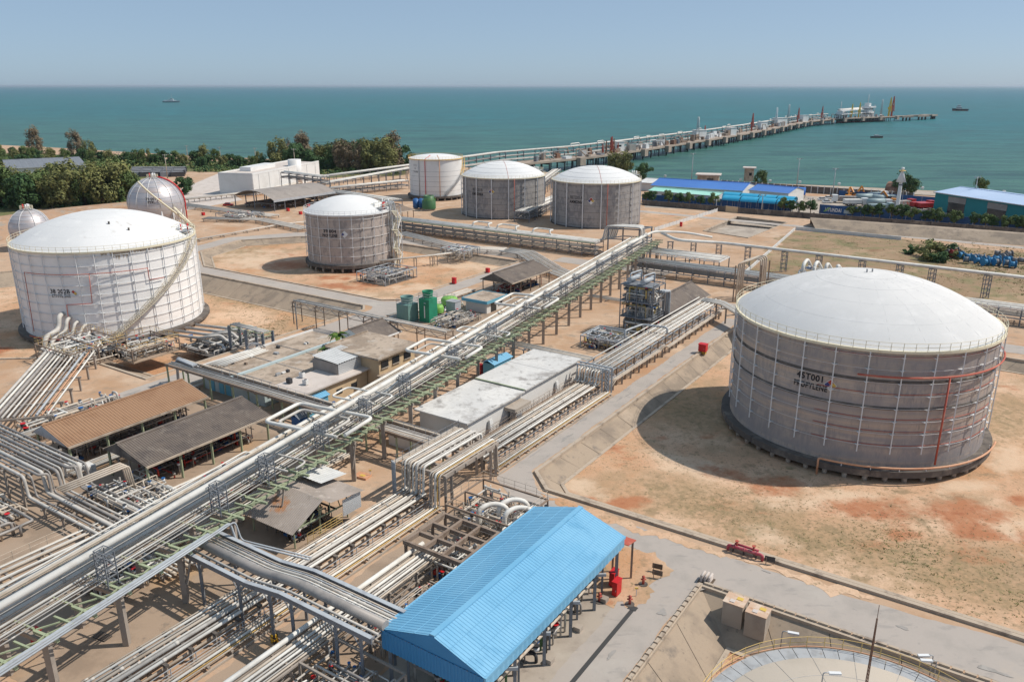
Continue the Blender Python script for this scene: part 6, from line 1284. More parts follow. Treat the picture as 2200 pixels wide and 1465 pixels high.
for k in range(4): pipe([P(186 + k * 1.5, -58.5, 0), P(186 + k * 1.5, -58.5, 9.4), P(190 + k * 1.5, -56.0, 10.2), P(190 + k * 1.5, -54.4, 10.2), P(190 + k * 1.5, -54.2, 0)], .2, 'tan_pipe', t, bend=.6)
for a, b_ in ((185.5, -59), (192, -59), (189.5, -54), (196, -54)): bar(P(a, b_, 0), P(a, b_, 9), .26, 'brown_steel', t, 'post')
t = thing('pipe_stand', 'short sloping pipe bridge touching the left side of the big tank', 'pipe stand', P(165, -54, 0), RG)
for k in range(7): pipe([P(168.5 + k * .5, -61, 3.7), P(167.5 + k * .5, -56, 3.9), P(158 + k * .6, -45.5, 3.2), P(150 + k * .8, -37, 1.5)], .16 + .04 * (k % 2), ('tan_pipe', 'silver_pipe', 'white_pipe')[k % 3], t, bend=1)
for k in range(5):
    f = k / 4; q = P(169.5 - 12 * f, -57.5 + 13 * f, 3.5 - .6 * f); bar(q - BX * 1.5 - AX * 1.6, q + BX * .8 + AX * 1.6, .22, 'pillar_concrete', t, 'cross_beam'); bar(Vector((q.x, q.y, -1.4)), q, .3, 'pillar_concrete', t, 'post')
rack(FT, 'green_pipe_frame', 'small green truss portal over the road by the pale blue building', -131, -121, [(95.6 + .4 * i, 4.6, .14, 'silver_pipe') for i in range(4)], (95.2, 97.6), 5, (3.9, 4.6), 'grey_steel', 'green_steel', .5, .16, group=RG, brace=True)

skid('crowded pipe stands under the long rack at the lower left', P, 34, 41, -79, -71, 0, 2.4, 50, 81, 'pillar_concrete', mats=('tan_pipe', 'silver_pipe', 'grey_pipe', 'white_pipe'), r=(.06, .16), pumps=2, fr=False)
skid('valves and pumps between the dark roofed shed and the long rack', P, 52, 62, -86, -79, 0, 2.0, 54, 82, 'brown_steel', mats=('tan_pipe', 'silver_pipe', 'grey_pipe', 'red_pipe'), r=(.05, .14), pumps=4, fr=False)
skid('pipework on the dirty concrete at the left edge below the bundle', P, 30, 39, -108, -92, 0, 2.2, 50, 83, 'brown_steel', mats=('grey_pipe', 'silver_pipe', 'tan_pipe'), r=(.08, .2), fr=False)
skid('pipework behind the brown roofed shed', P, 50, 66, -124.5, -118, 0, 2.4, 40, 84, 'brown_steel', mats=('grey_pipe', 'silver_pipe', 'tan_pipe', 'white_pipe'), r=(.08, .2), fr=False, pumps=2)
skid('pipework and tanks in the yard under the cross rack', P, 74, 84, -90, -80, 0, 2.2, 40, 85, 'brown_steel', mats=('grey_pipe', 'silver_pipe', 'tan_pipe'), r=(.06, .14), fr=False, pumps=3, vessels=1)
rf = random.Random(8)
for k in range(14):
    s, q = rf.uniform(79, 102), rf.choice((-114, -111.5, -105.5, -102.5)); MB().box(P(s, q, 3.75), (rf.uniform(.3, 1.1), rf.uniform(.3, .9), rf.uniform(.2, .6)), -AZ).build('roof_vent', rf.choice(('galv', 'clean_wall', 'brown_steel', 'dark_machine')), h1)
for k in range(3): pipe([P(80 + 7 * k, -116, 3.7), P(80 + 7 * k, -100.5, 3.7)], .05, 'galv', h1, 'conduit')
# ------------------------------------------------------------------ pier
mat('pier_concrete', (.37, .30, .245), [((.28,.23,.19), .1, .45, .65), ((.24,.2,.17), .3, .58, .74, (1, 1, .4), 6, .7)], .9)
mat('pier_dark', (.035, .04, .045), [((.08,.08,.08), .3, .5, .7)], .8)
mat('arm_red', (.42, .085, .06), (), .6); mat('arm_yellow', (.66, .45, .06), (), .5); mat('hull_red', (.35, .04, .03), (), .6); mat('hull_green', (.05, .2, .17), (), .6); mat('navy_grey', (.30, .33, .36), (), .6)
ZD = 3.2
edge = [G(x, y, ZD) for x, y in ((1060, 362), (1118, 352), (1272, 337), (1379, 322), (1550, 296), (1638, 281), (1739, 261), (1801, 255), (1926, 250.5))]
def off(pts, d):
    res = []
    for i, q in enumerate(pts):
        d1 = (q - pts[i - 1]).normalized() if i else (pts[1] - q).normalized(); d2 = (pts[i + 1] - q).normalized() if i < len(pts) - 1 else d1
        m_ = (d1 + d2).normalized(); res.append(q + Vector((-m_.y, m_.x, 0)) * d)
    return res
pier = thing('pier', 'long concrete jetty running out to sea on dark piles', 'pier', (edge[0].x, edge[0].y, -4.2))
far_e = off(edge, 15.0)
for i in range(len(edge) - 1):
    MB().add([edge[i], edge[i + 1], far_e[i + 1], far_e[i]] + [q - UP * 1.3 for q in (edge[i], edge[i + 1], far_e[i + 1], far_e[i])], [(0, 1, 2, 3), (4, 7, 6, 5), (0, 4, 5, 1), (2, 6, 7, 3), (1, 5, 6, 2), (3, 7, 4, 0)]).build('deck', 'pier_concrete', pier)
def walk(pts, step):
    L_ = 0; res = []; nxt = 0
    for a, c in zip(pts[:-1], pts[1:]):
        l = (c - a).length
        while nxt <= L_ + l: res.append((a.lerp(c, (nxt - L_) / l), (c - a).normalized())); nxt += step
        L_ += l
    return res
for k, (q, d) in enumerate(walk(edge, 15.5)):
    n_ = Vector((-d.y, d.x, 0))
    for j in (.8, 7.5, 14): 
        p_ = q + n_ * j; MB().cyl((p_.x, p_.y, -6), .5, 8.0, 7).build('pile', 'pier_dark', pier)
    bar(q + n_ * .3 - UP * 1.9, q + n_ * 14.6 - UP * 1.9, 1.2, 'pier_dark', pier, 'pile_cap', 1.3)
for k, (q, d) in enumerate(walk(edge, 46.0)):
    if k > 1: MB().box(q + Vector((d.y, -d.x, 0)) * 1.6 - UP * 2.2, (6, 3.4, 5.2), math.atan2(d.y, d.x)).build('fender_block', 'pier_concrete', pier)
for a, c, nm in (((1938, 250), (1962, 249.6), 0), ((1972, 248.6), (1996, 248), 0), ((2002, 247), (2014, 246.4), 0)):
    A, C = G(*a, ZD), G(*c, ZD); d = (C - A).normalized(); n_ = Vector((-d.y, d.x, 0)); MB().add([A, C, C + n_ * 22, A + n_ * 22] + [q - UP * 2.4 for q in (A, C, C + n_ * 22, A + n_ * 22)], [(0, 1, 2, 3), (4, 7, 6, 5), (0, 4, 5, 1), (2, 6, 7, 3), (1, 5, 6, 2), (3, 7, 4, 0)]).build('dolphin', 'pier_concrete', pier)
    for f in (.2, .5, .8): q = A.lerp(C, f); MB().cyl((q.x + n_.x * 3, q.y + n_.y * 3, -6), 1.4, 7, 8).build('pile', 'pier_dark', pier)
bar(G(1926, 250.5, ZD) + UP * .3, G(2003, 246.8, ZD) + UP * .3, 2.2, 'pier_concrete', pier, 'catwalk', .5)
prk = thing('pier_pipe_rack', 'double-deck pipe rack running the length of the jetty', 'pipe rack', (edge[0].x, edge[0].y, ZD), RG)
for i, (o_, z, r) in enumerate(((16.5, 9.5, .5), (18, 9.4, .3), (19.5, 9.4, .4), (21, 9.4, .3), (17, 6.6, .35), (18.5, 6.6, .3), (20, 6.6, .4), (12, 5.2, .4), (13.2, 5.2, .3), (10.8, 5.0, .3))):
    pts = off([G(1000, 371, ZD)] + edge[:-1], o_); MB().tube([q + UP * (z - ZD) for q in pts], r, 6).build('pipe', ('silver_pipe', 'grey_pipe', 'white_pipe')[i % 3], prk)
for k, (q, d) in enumerate(walk(off([G(1000, 371, ZD)] + edge[:-1], 16), 17.0)):
    n_ = Vector((-d.y, d.x, 0))
    for j in (0, 5.5): p_ = q + n_ * j; bar(Vector((p_.x, p_.y, -5)), Vector((p_.x, p_.y, 9.0)), .6, 'grey_steel', prk, 'post')
    for z in (6.2, 9.0): bar(Vector((q.x, q.y, z)), Vector((q.x, q.y, z)) + n_ * 5.8, .5, 'grey_steel', prk, 'cross_beam')
    bar(q - n_ * 6 + UP * 1.6, q - n_ * 2.2 + UP * 1.6, .5, 'grey_steel', prk, 'sleeper')
rg = random.Random(5)
for k, (q, d) in enumerate(walk(off(edge[2:-1], 13), 30.0)):
    if rg.random() < .8:
        z = 8.2 + rg.random() * 2; n_ = Vector((-d.y, d.x, 0)); a = q + n_ * rg.uniform(0, 6)
        pipe([a + UP * 6, a + UP * z - UP * ZD + UP * 1.5, a + d * rg.uniform(6, 12) + UP * (z - ZD + 1.5), a + d * 12 + UP * 6], .4, 'white_pipe', prk, 'expansion_loop', bend=1.2)
def loading_arm(label, base, h, m_, lean=(.16, -.1), cat='loading arm'):
    h = h * .85
    t = thing('loading_arm', label, cat, base, 'loading arms on the jetty'); b_ = Vector(base)
    MB().cyl(b_, h * .05, h * .55, 8).build('riser', m_, t)
    top = b_ + UP * h * .55; el = b_ + UP * h + Vector((lean[0], lean[1], 0)) * h * .15
    bar(top - UP * h * .1 - Vector((lean[0], lean[1], 0)) * h * .12, el, h * .05, m_, t, 'inboard_arm'); bar(el, b_ + UP * h * .25 + Vector((lean[0], lean[1], 0)) * h * .5, h * .045, m_, t, 'outboard_arm')
    MB().box(top - UP * h * .12 - Vector((lean[0], lean[1], 0)) * h * .14, (h * .1, h * .08, h * .12)).build('counterweight', m_, t); return t
def on_pier(px, f=.3):
    best = None
    for a, c in zip(range(len(edge) - 1), range(1, len(edge))):
        for i in range(40):
            q = edge[a].lerp(edge[c], i / 40); e = far_e[a].lerp(far_e[c], i / 40); p_ = q.lerp(e, f); d = p_.y * CP - (p_.z - CAM_H) * SP; x = PCX + FPX * p_.x / d
            if best is None or abs(x - px) < best[0]: best = (abs(x - px), p_)
    return best[1]
for k, x in enumerate((1292, 1300, 1309, 1313, 1318, 1327)):
    loading_arm(('thin red loading arm at the shore end of the jetty cluster', 'rust-red loading arm second from the shore in the near cluster', 'tall red loading arm in the middle of the near jetty cluster', 'red loading arm beside the tallest one of the near cluster', 'red loading arm in front of the white jetty cabin', 'last red loading arm of the near jetty cluster')[k], on_pier(x, .2 + .1 * (k % 3)), (9, 11, 13, 14, 12, 8)[k], ('arm_red', 'rust_steel', 'arm_red')[k % 3])
for lab, x, h, m_ in (('lone red loading tower half way along the jetty', 1613, 22, 'arm_red'), ('red mast past the middle of the jetty', 1712, 22, 'arm_red'), ('short red mast before the jetty middle', 1512, 14, 'arm_red'), ('far red mast before the jetty head', 1763, 22, 'arm_red'), ('yellow loading tower on the jetty head', 1826, 24, 'arm_yellow'), ('second yellow loading tower on the jetty head', 1842, 26, 'arm_yellow'), ('yellow loading tower beside the red one at the jetty head', 1908, 34, 'arm_yellow'), ('tall red loading tower at the very end of the jetty', 1917, 36, 'arm_red')):
    loading_arm(lab, on_pier(x, .5), h, m_)
for lab, x, f, sz in (('white cabin beside the near loading arms', 1328, .5, (7, 5, 7)), ('small white cabin on the jetty deck', 1569, .3, (8, 6, 7)), ('white cabin past the lone red tower', 1635, .5, (10, 6, 8)), ('white cabin near the bend of the jetty', 1726, .4, (10, 7, 8)), ('grey equipment block on the jetty', 1672, .6, (16, 9, 9)), ('pale equipment block shoreward of the red mast', 1500, .6, (12, 6, 8))):
    q = on_pier(x, f); t = thing('jetty_cabin', lab, 'cabin', q, 'cabins on the jetty'); MB().box(q + UP * sz[2] / 2, sz, .5).build('wall', 'white_paint', t); MB().box(q + UP * (sz[2] + .2), (sz[0] + .8, sz[1] + .8, .4), .5).build('roof', 'white_roof', t); MB().box(q + Vector((0, -sz[1] * .5 - .1, sz[2] * .6)), (sz[0] * .6, .5, 1.4), .5).build('window', 'dark_glass', t)
for lab, x, h in (('pair of slim white vents half way out on the jetty', 1665, 22), ('grey lattice mast on the jetty deck', 1690, 24), ('thin mast near the shore end of the jetty', 1496, 20), ('lattice mast beside the jetty head platform', 1892, 26)):
    q = on_pier(x, .6); t = thing('jetty_mast', lab, 'mast', q, 'masts on the jetty')
    for k in (-1, 1): MB().tube([q + Vector((k * 1.2, 0, 0)), q + Vector((k * .5, 0, h))], [.7, .3], 6).build('leg', 'white_steel' if 'white' in lab else 'galv', t)
    for k in range(5): bar(q + Vector((-1.1, 0, h * (k + .5) / 6)), q + Vector((1.1, 0, h * (k + .9) / 6)), .3, 'galv', t, 'lacing')
# clutter of pipework and small gear along the jetty
jc = thing('jetty_equipment', 'rusty clutter of valves, pipes and small gear along the jetty deck', 'equipment', on_pier(1400, .5)); rj = random.Random(31)
for k in range(150):
    x = 1150 + 750 * rj.random() ** 1.0; q = on_pier(x, rj.uniform(.15, .9)); h = rj.uniform(1, 5); m_ = rj.choice(('rust_steel', 'brown_steel', 'grey_steel', 'white_steel', 'galv', 'grey_pipe', 'pier_concrete'))
    if k % 3: MB().box(q + UP * h / 2, (rj.uniform(1, 7), rj.uniform(1, 4), h), rj.uniform(.6, 1.0)).build('box', m_, jc)
    else: pipe([q, q + UP * (h + 2), q + Vector((rj.uniform(2, 8), rj.uniform(2, 8), h + 2)), q + Vector((8, 8, 0))], rj.uniform(.15, .4), m_, jc, bend=.8, n=6)
# platform building at the jetty head
q = on_pier(1830, .9); d = (edge[7] - edge[6]).normalized()
t = thing('jetty_platform', 'white two-level platform of pipes on the jetty head', 'platform', q, None)
for k in range(12): bar(q + d * (k * 12 - 60), q + d * (k * 12 - 60) + UP * 11, .9, 'white_steel', t, 'post')
for z in (6, 11): bar(q - d * 64 + UP * z, q + d * 74 + UP * z, 8, 'white_steel', t, 'deck', .7)
for k in range(4): pipe([q - d * 60 + UP * (12 + k * .4) + Vector((0, k * 2, 0)), q + d * 70 + UP * (12 + k * .4) + Vector((0, k * 2, 0))], .7, 'white_pipe', t)
# ------------------------------------------------------------------ ships
def hull(t, c, ang, L_, B_, z0, z1, m_, m2):
    d = Vector((math.cos(ang), math.sin(ang), 0)); n_ = Vector((-d.y, d.x, 0)); prof = [(-.5, .42), (-.42, .5), (.25, .5), (.4, .34), (.47, .14), (.5, .02)]
    up_ = [c + d * L_ * a + n_ * B_ * w_ + UP * (z1 + (.25 * (z1 - z0) if a > .35 else 0)) for a, w_ in prof] + [c + d * L_ * a - n_ * B_ * w_ + UP * (z1 + (.25 * (z1 - z0) if a > .35 else 0)) for a, w_ in prof[::-1]]
    lo = [c + d * L_ * .94 * a + n_ * B_ * .8 * w_ + UP * z0 for a, w_ in prof] + [c + d * L_ * .94 * a - n_ * B_ * .8 * w_ + UP * z0 for a, w_ in prof[::-1]]
    n = len(up_); MB().add(lo + up_, [[i, (i + 1) % n, n + (i + 1) % n, n + i] for i in range(n)] + [list(range(n, 2 * n))]).build('hull', m_, t)
    MB().add([q + UP * -.02 for q in lo] + [a.lerp(b_, .3) + (a.lerp(b_, .3) - c).normalized() * .1 for a, b_ in zip(lo, up_)], [[i, (i + 1) % n, n + (i + 1) % n, n + i] for i in range(n)]).build('boot_stripe', m2, t)
    return d, n_
def ship(label, c, ang, L_, B_, zd, hm, sm, decks, mast, name='ship', cat='ship'):
    t = thing(name, label, cat, c); d, n_ = hull(t, Vector(c), ang, L_, B_, -.3, zd, hm, 'hull_red' if hm != 'navy_grey' else 'dark_machine')
    for a, l, w_, z, h in decks: MB().box(Vector(c) + d * L_ * a + UP * (zd + z + h / 2), (L_ * l, B_ * w_, h), ang).build('superstructure', sm, t)
    for a, l, w_, z, h in decks[:2]: MB().box(Vector(c) + d * L_ * a + UP * (zd + z + h * .65), (L_ * l + .1, B_ * w_ + .1, h * .22), ang).build('window_band', 'dark_glass', t)
    for a, h in mast: MB().tube([Vector(c) + d * L_ * a + UP * zd, Vector(c) + d * L_ * a + UP * (zd + h)], [L_ * .008, L_ * .004], 6).build('mast', 'galv', t)
    return t
SL = -4.2
ship('grey patrol ship on the open sea at the left', G(367, 220.5, SL), R(4), 58, 10, 4.5, 'navy_grey', 'white_steel', ((-.02, .34, .7, 0, 4), (.04, .16, .55, 4, 4), (-.3, .2, .6, 0, 3), (.24, .08, .3, 0, 2.5)), ((.06, 22), (-.12, 12)))
ship('small dark tugboat alone at the far right', G(2061, 238.5, SL), R(170), 34, 10, 4, 'dark_machine', 'white_paint', ((.08, .3, .6, 0, 5), (.1, .18, .45, 5, 4)), ((.02, 20),), 'tugboat', 'boat')
ship('tiny dark boat between jetty and shore', G(1883, 296.5, SL), R(5), 14, 4, 1.6, 'dark_machine', 'white_paint', ((-.1, .25, .5, 0, 1.6), (.1, .1, .4, 0, 1)), ((0, 4),), 'small_boat', 'boat')
d = (edge[7] - edge[6]).normalized(); c_ = G(1832, 262.5, SL); ang = math.atan2(edge[8].y - edge[7].y, edge[8].x - edge[7].x)
ship('small tanker with green and red hull moored at the jetty head', c_, math.pi + ang, 90, 16, 5, 'hull_green', 'white_paint', ((.36, .14, .8, 0, 10), (.36, .09, .6, 10, 5), (-.1, .6, .5, 0, 1.6), (-.4, .06, .4, 0, 3)), ((-.35, 14), (.1, 12), (.4, 26)), 'tanker_ship')
c_ = on_pier(1868, 1.6); c_.z = SL
ship('white superstructure of a ship berthed behind the jetty head', c_, ang, 90, 16, 5, 'navy_grey', 'white_paint', ((-.1, .16, .85, 0, 10), (-.1, .12, .7, 10, 6), (-.08, .16, 1.0, 16, 2), (-.12, .06, .5, 18, 5)), ((-.12, 36), (.1, 20)))
# ------------------------------------------------------------------ quay, walls, sheds on the right
quay = strip('pavement', [(1375, 388), (1400, 393), (1800, 409), (2200, 431), (2600, 456)], [(1375, 384), (1400, 386), (1800, 401), (2200, 421), (2600, 445)], .25, .3, 'concrete')
def line_wall(name, label, cat, a, c, h, m_, th=.3, step=6.0, cap=None, group='walls and fences of the yard', posts=None):
    a, c = Vector(a), Vector(c); t = thing(name, label, cat, (a + c) / 2, group); n = max(1, round((c - a).length / step))
    for i in range(n): p_, q = a.lerp(c, i / n), a.lerp(c, (i + .985) / n); bar(p_ + UP * h / 2, q + UP * h / 2, th, m_, t, 'panel', h)
    if posts:
        for i in range(n + 1): q = a.lerp(c, i / n); bar(q, q + UP * (h + .25), th * 1.6, posts, t, 'post')
    return t
line_wall('boundary_wall', 'long dark concrete boundary wall below the roadside trees at the right', 'wall', G(1585, 458), G(2330, 515), 2.2, 'dark_concrete', posts='dark_concrete')
line_wall('boundary_wall', 'dark concrete boundary wall in front of the mint green shed', 'wall', G(1380, 441), G(1556, 455), 2.2, 'dark_concrete', posts='dark_concrete')
line_wall('yellow_gate', 'faded yellow gate in the boundary wall', 'gate', G(1557, 455), G(1584, 458), 2.4, 'beige_wall')
line_wall('blue_fence', 'blue sheet fence behind the trees in front of the cyan shelters', 'fence', G(1378, 434), G(1700, 454), 3.4, 'deep_blue')
line_wall('blue_fence', 'long blue sheet fence along the vehicle yard', 'fence', G(1845, 464), G(2330, 510), 3.4, 'deep_blue')
line_wall('blue_fence', 'blue fence at the back of the vehicle yard', 'fence', G(1800, 424), G(2010, 440), 3.2, 'deep_blue')
line_wall('slat_fence', 'striped slatted fence along the quay', 'fence', G(1548, 401), G(1960, 430), 3.2, 'dark_concrete', step=3.0, posts='clean_wall')
t = line_wall('field_wall', 'low stained white wall along the far edge of the dry field', 'wall', G(1708, 494), G(1935, 516), 1.2, 'white_roof', step=4)
line_wall('field_wall', 'low pale wall climbing the left edge of the dry field', 'wall', G(1598, 590), G(1706, 495), .9, 'white_roof', step=4)
line_wall('yard_fence', 'pale picket fence running up beside the second ammonia tank', 'fence', G(1405, 497), G(1540, 455), 1.3, 'white_roof', th=.12, step=3, posts='white_steel')
sg = thing('advertising_board', 'dark blue advertising board with white lettering in front of the truck yard', 'sign', G(1790, 462)); A_, C_ = G(1758, 461.5), G(1850, 469.5); d = (C_ - A_).normalized(); L_ = (C_ - A_).length
bar(A_ + UP * 2.4, C_ + UP * 2.4, .3, 'deep_blue', sg, 'board', 3.6)
n_ = Vector((d.y, -d.x, 0))
for f in (.03, .35, .65, .97): q = A_.lerp(C_, f); bar(q, q + UP * 3.8, .3, 'grey_steel', sg, 'post')
vs, fs = text_mesh('HYUNDAI', 1.0, .03); w0 = max(v.x for v in vs) - min(v.x for v in vs); vs = [Vector((v.x * 6.2 / w0, v.y * 2.0, 0)) for v in vs]; cx_ = A_.lerp(C_, .33) + UP * 2.3 + n_ * .2
MB().add([cx_ + d * v.x + UP * v.y for v in vs], fs).build('lettering', 'white_paint', sg)
e0 = A_ + d * 1.6 + UP * 1.5 + n_ * .2; MB().add([e0, e0 + d * .8, e0 + d * 2.8 + UP * 1.8, e0 + d * 2.0 + UP * 1.8], [(0, 1, 2, 3)]).build('emblem', 'lime_tank', sg)
MB().add([A_ + d * (L_ * .58) + UP * 1.4 + n_ * .2, A_ + d * (L_ * .8) + UP * 1.4 + n_ * .2, A_ + d * (L_ * .8) + UP * 2.8 + n_ * .2, A_ + d * (L_ * .58) + UP * 2.8 + n_ * .2], [(0, 1, 2, 3)]).build('panel', 'pale_blue_wall', sg)
def hall(label, a, b_, c, h, rise, roofm, wallm, name='warehouse', doors=0, group='warehouses', mono=False, nwin=0, pitch=1.2):
    """a, b_: ends of the near long side on the ground; c: width going away"""
    a, b_ = Vector(a), Vector(b_); d = (b_ - a); L_ = d.length; d.normalize(); n_ = Vector((-d.y, d.x, 0)); F = lambda s, t, z=0.0: a + d * s + n_ * t + UP * z
    t = thing(name, label, 'warehouse', F(L_ / 2, c / 2), group)
    for (s0, t0, s1, t1) in ((0, 0, L_, 0), (L_, 0, L_, c), (0, c, L_, c), (0, 0, 0, c)): wall(F, s0, t0, s1, t1, 0, h, .3, 'wall', wallm, t)
    if mono: ribbed(F, -.4, L_ + .4, (-.8, h + .05), (c + .5, h + rise), pitch, .08, 'roof', roofm, t)
    else:
        ribbed(F, -.5, L_ + .5, (-.8, h), (c / 2, h + rise), pitch, .08, 'roof', roofm, t); ribbed(F, -.5, L_ + .5, (c + .8, h), (c / 2, h + rise), pitch, .08, 'roof', roofm, t); bar(F(-.5, c / 2, h + rise + .08), F(L_ + .5, c / 2, h + rise + .08), .9, roofm, t, 'ridge_cap', .15)
        for s in (0, L_): MB().add([F(s, 0, h), F(s, c, h), F(s, c / 2, h + rise), F(s + .2, 0, h), F(s + .2, c, h), F(s + .2, c / 2, h + rise)], [(0, 1, 2), (5, 4, 3), (0, 3, 4, 1), (1, 4, 5, 2), (2, 5, 3, 0)]).build('gable_end', wallm, t)
    bar(F(-.5, -.9, h - .1), F(L_ + .5, -.9, h - .1), .3, 'galv', t, 'gutter', .3)
    for k in range(doors): s = L_ * (k + .6) / (doors + .3); wall(F, s - 4, -.12, s + 4, -.12, 0, h * .62, .2, 'door', 'dark_glass', t); wall(F, s - 4.2, -.2, s + 4.2, -.2, h * .62, h * .9, .2, 'door_canopy', 'grey_roof', t)
    for k in range(nwin): s = L_ * (k + .5) / nwin; wall(F, s - .8, -.1, s + .8, -.1, h * .45, h * .7, .2, 'window', 'dark_glass', t)
    return t
hall('teal warehouse with a pale blue roof at the right edge', G(2003, 456), G(2420, 530), 26, 8.3, 1.6, 'pale_blue_roof', 'teal_wall', doors=4)
hall('long royal blue roofed warehouse near the quay', G(1398, 421), G(1592, 434), 24, 5.0, 2.2, 'royal_roof', 'clean_wall', nwin=9)
hall('mint green roofed low shed in front of the blue warehouse', G(1394, 427), G(1538, 440), 10, 3.8, 1.0, 'mint_roof', 'clean_wall', nwin=7)
hall('smaller royal blue roofed warehouse with white gable', G(1608, 431), G(1690, 439), 17, 4.8, 1.8, 'royal_roof', 'clean_wall', nwin=4)
hall('white roofed shed partly hidden behind the second ammonia tank', G(1372, 409), G(1398, 411), 18, 4, 1.2, 'white_roof', 'clean_wall')
def vault(label, a, b_, w_, h, zc_, m_, name='vaulted_shelter', cat='shelter', n=8, group='cyan vaulted shelters'):
    a, b_ = Vector(a), Vector(b_); d = (b_ - a).normalized(); n_ = Vector((-d.y, d.x, 0)); t = thing(name, label, cat, (a + b_) / 2, group); mb = MB(); vs = []
    for i in range(n + 1): x = math.pi * i / n; q = n_ * (w_ / 2 - w_ / 2 * math.cos(x)) + UP * (zc_ + h * math.sin(x)); vs += [a + q, b_ + q]
    mb.add(vs, [(2 * i, 2 * i + 1, 2 * i + 3, 2 * i + 2) for i in range(n)], True).build('roof', m_, t)
    L_ = (b_ - a).length
    for i in range(4):
        for j in (0, w_): q = a.lerp(b_, (i + .1) / 3.2) + n_ * j; bar(q, q + UP * zc_, .16, 'grey_steel', t, 'post')
    return t
names = ('leftmost', 'second', 'third', 'rightmost')
for r_ in range(2):
    for k in range(4):
        x0 = 1550 + k * 39 + (-2 + r_ * 0); y0 = 433 + k * 3.1 + r_ * 8; a = G(x0, y0 + 4); b_ = G(x0 + 37, y0 + 7)
        vault('%s cyan vaulted shelter in the %s row beside the blue fence' % (names[k], ('back', 'front')[r_]), a, b_, 7.0, 1.8, 3.0, 'cyan_roof')
vault('open round-roofed blue shelter at the end of the second blue warehouse', G(1706, 426), G(1728, 427), 9, 3, 1.6, 'royal_roof', group=None)
vault('rusty round-roofed shed near the white beacon column', G(1898, 419), G(1924, 421), 12, 4, 2.0, 'rust_steel', group=None)
# small concrete houses on the quay
for lab, x, y, sz in (('flat-topped concrete guard house on the quay', 1520, 396, (11, 8, 5)), ('small square concrete tower on the quay edge', 1607, 389, (5, 5, 7))):
    q = G(x, y); t = thing('guard_house', lab, 'building', q); MB().box(q + UP * sz[2] / 2, sz, -.3).build('wall', 'dirty_flat_roof', t); MB().box(q + UP * (sz[2] + .2), (sz[0] + 2, sz[1] + 2, .5), -.3).build('roof', 'pale_flat_roof', t)
    MB().box(q + Vector((0, -sz[1] / 2 - .1, sz[2] * .55)), (sz[0] * .3, .3, 1.6), -.3).build('window', 'dark_glass', t)
for k, x in enumerate((1428, 1500, 1590, 1653, 1717, 1801, 1907, 1980, 2055, 2155)):
    y = 381 + (x - 1400) * .0435 + (x - 1400) ** 2 * 4e-6; q = G(x, y); o = MB().box(q + UP * .9, (1.1, 1.1, .8), .2).build('mooring_bollard', 'white_paint', loc=q); tag(o, '%s white mooring bollard from the left on the quay edge' % ('first', 'second', 'third', 'fourth', 'fifth', 'sixth', 'seventh', 'eighth', 'ninth', 'last')[k], 'bollard', 'mooring bollards'); MB().cyl(q + UP * .25, .5, .3, 8).build('base', 'concrete', o); MB().cyl(q + UP * 1.3, .7, .2, 10).build('cap', 'white_paint', o)
# beacon column
q = G(1925, 456); t = thing('beacon_column', 'tall white beacon column with a conical skirt at the yard', 'beacon', q); zt = z_for(q, 360)
MB().lathe([(.85, 0), (.7, zt * .55), (.5, zt * .98)], 16, q).build('shaft', 'white_paint', t); MB().lathe([(.55, zt * .9), (1.9, zt * .68), (1.75, zt * .68), (.55, zt * .87)], 20, q).build('skirt', 'white_paint', t)
MB().cyl(q + UP * zt * .92, 1.3, .25, 14).build('gallery', 'yellow_steel', t); MB().cyl(q + UP * zt * .94, .6, 1.1, 10).build('lantern', 'white_paint', t); MB().lathe([(.7, zt * .6), (.95, zt * .615), (.7, zt * .63)], 14, q).build('collar', 'grey_steel', t)
for k in range(5): bar(q + Vector((1.6, 0, zt * .1 * k)), q + Vector((1.6, 0, zt * .1 * (k + 1))), .12, 'galv', t, 'ladder_rail')
# light poles
def pole(label, x, yb, yt, m_='galv', arms=2, wood=False):
    q = G(x, yb); h = z_for(q, yt); t = thing('light_pole', label, 'light pole', q, 'tall poles'); MB().tube([q, q + UP * h], [.28, .14], 6).build('pole', m_, t)
    bar(q + UP * (h - .5) - Vector((1.3, 0, 0)), q + UP * (h - .5) + Vector((1.3, 0, 0)), .14, m_, t, 'crossarm')
    for k in range(arms): MB().box(q + UP * (h - .3) + Vector((-1 + 2 * k / max(arms - 1, 1), 0, 0)), (.5, .4, .4)).build('lamp_head' if not wood else 'insulator', 'galv', t)
for lab, x, yb, yt in (('tall thin light pole at the quay behind the royal blue roofs', 1710, 406, 340), ('tall light pole between parked cars and the slatted fence', 1786, 433, 361), ('tall light pole in front of the teal warehouse', 2086, 458, 379), ('light pole above the mint green shed', 1484, 396, 329), ('light pole by the boundary wall left of the yellow gate', 1537, 453, 428), ('light pole behind the cyan shelters', 1635, 455, 418), ('light pole beside the small round tree', 1713, 462, 432), ('light pole among the parked cars row', 1739, 440, 425)): pole(lab, x, yb, yt)
mat('pole_wood', (.42, .36, .30), (), .9)
for lab, x, yb, yt in (('concrete power pole nearest the silver sphere', 359, 384, 332), ('power pole right of the two brown casuarinas', 256, 352, 327), ('power pole between the two brown casuarinas', 146, 344, 321), ('power pole on the shore left of the dark trees', 402, 337, 313), ('power pole above the shore road middle', 474, 351, 316), ('power pole standing against the sea near the wood', 548, 340, 318), ('power pole rising behind the white hall drum', 634, 372, 320), ('low power pole beside the white hall', 582, 362, 346), ('thin pole in the trees in front of the grey warehouse', 72, 376, 352)): pole(lab, x, yb, yt, 'pole_wood', 2, True)
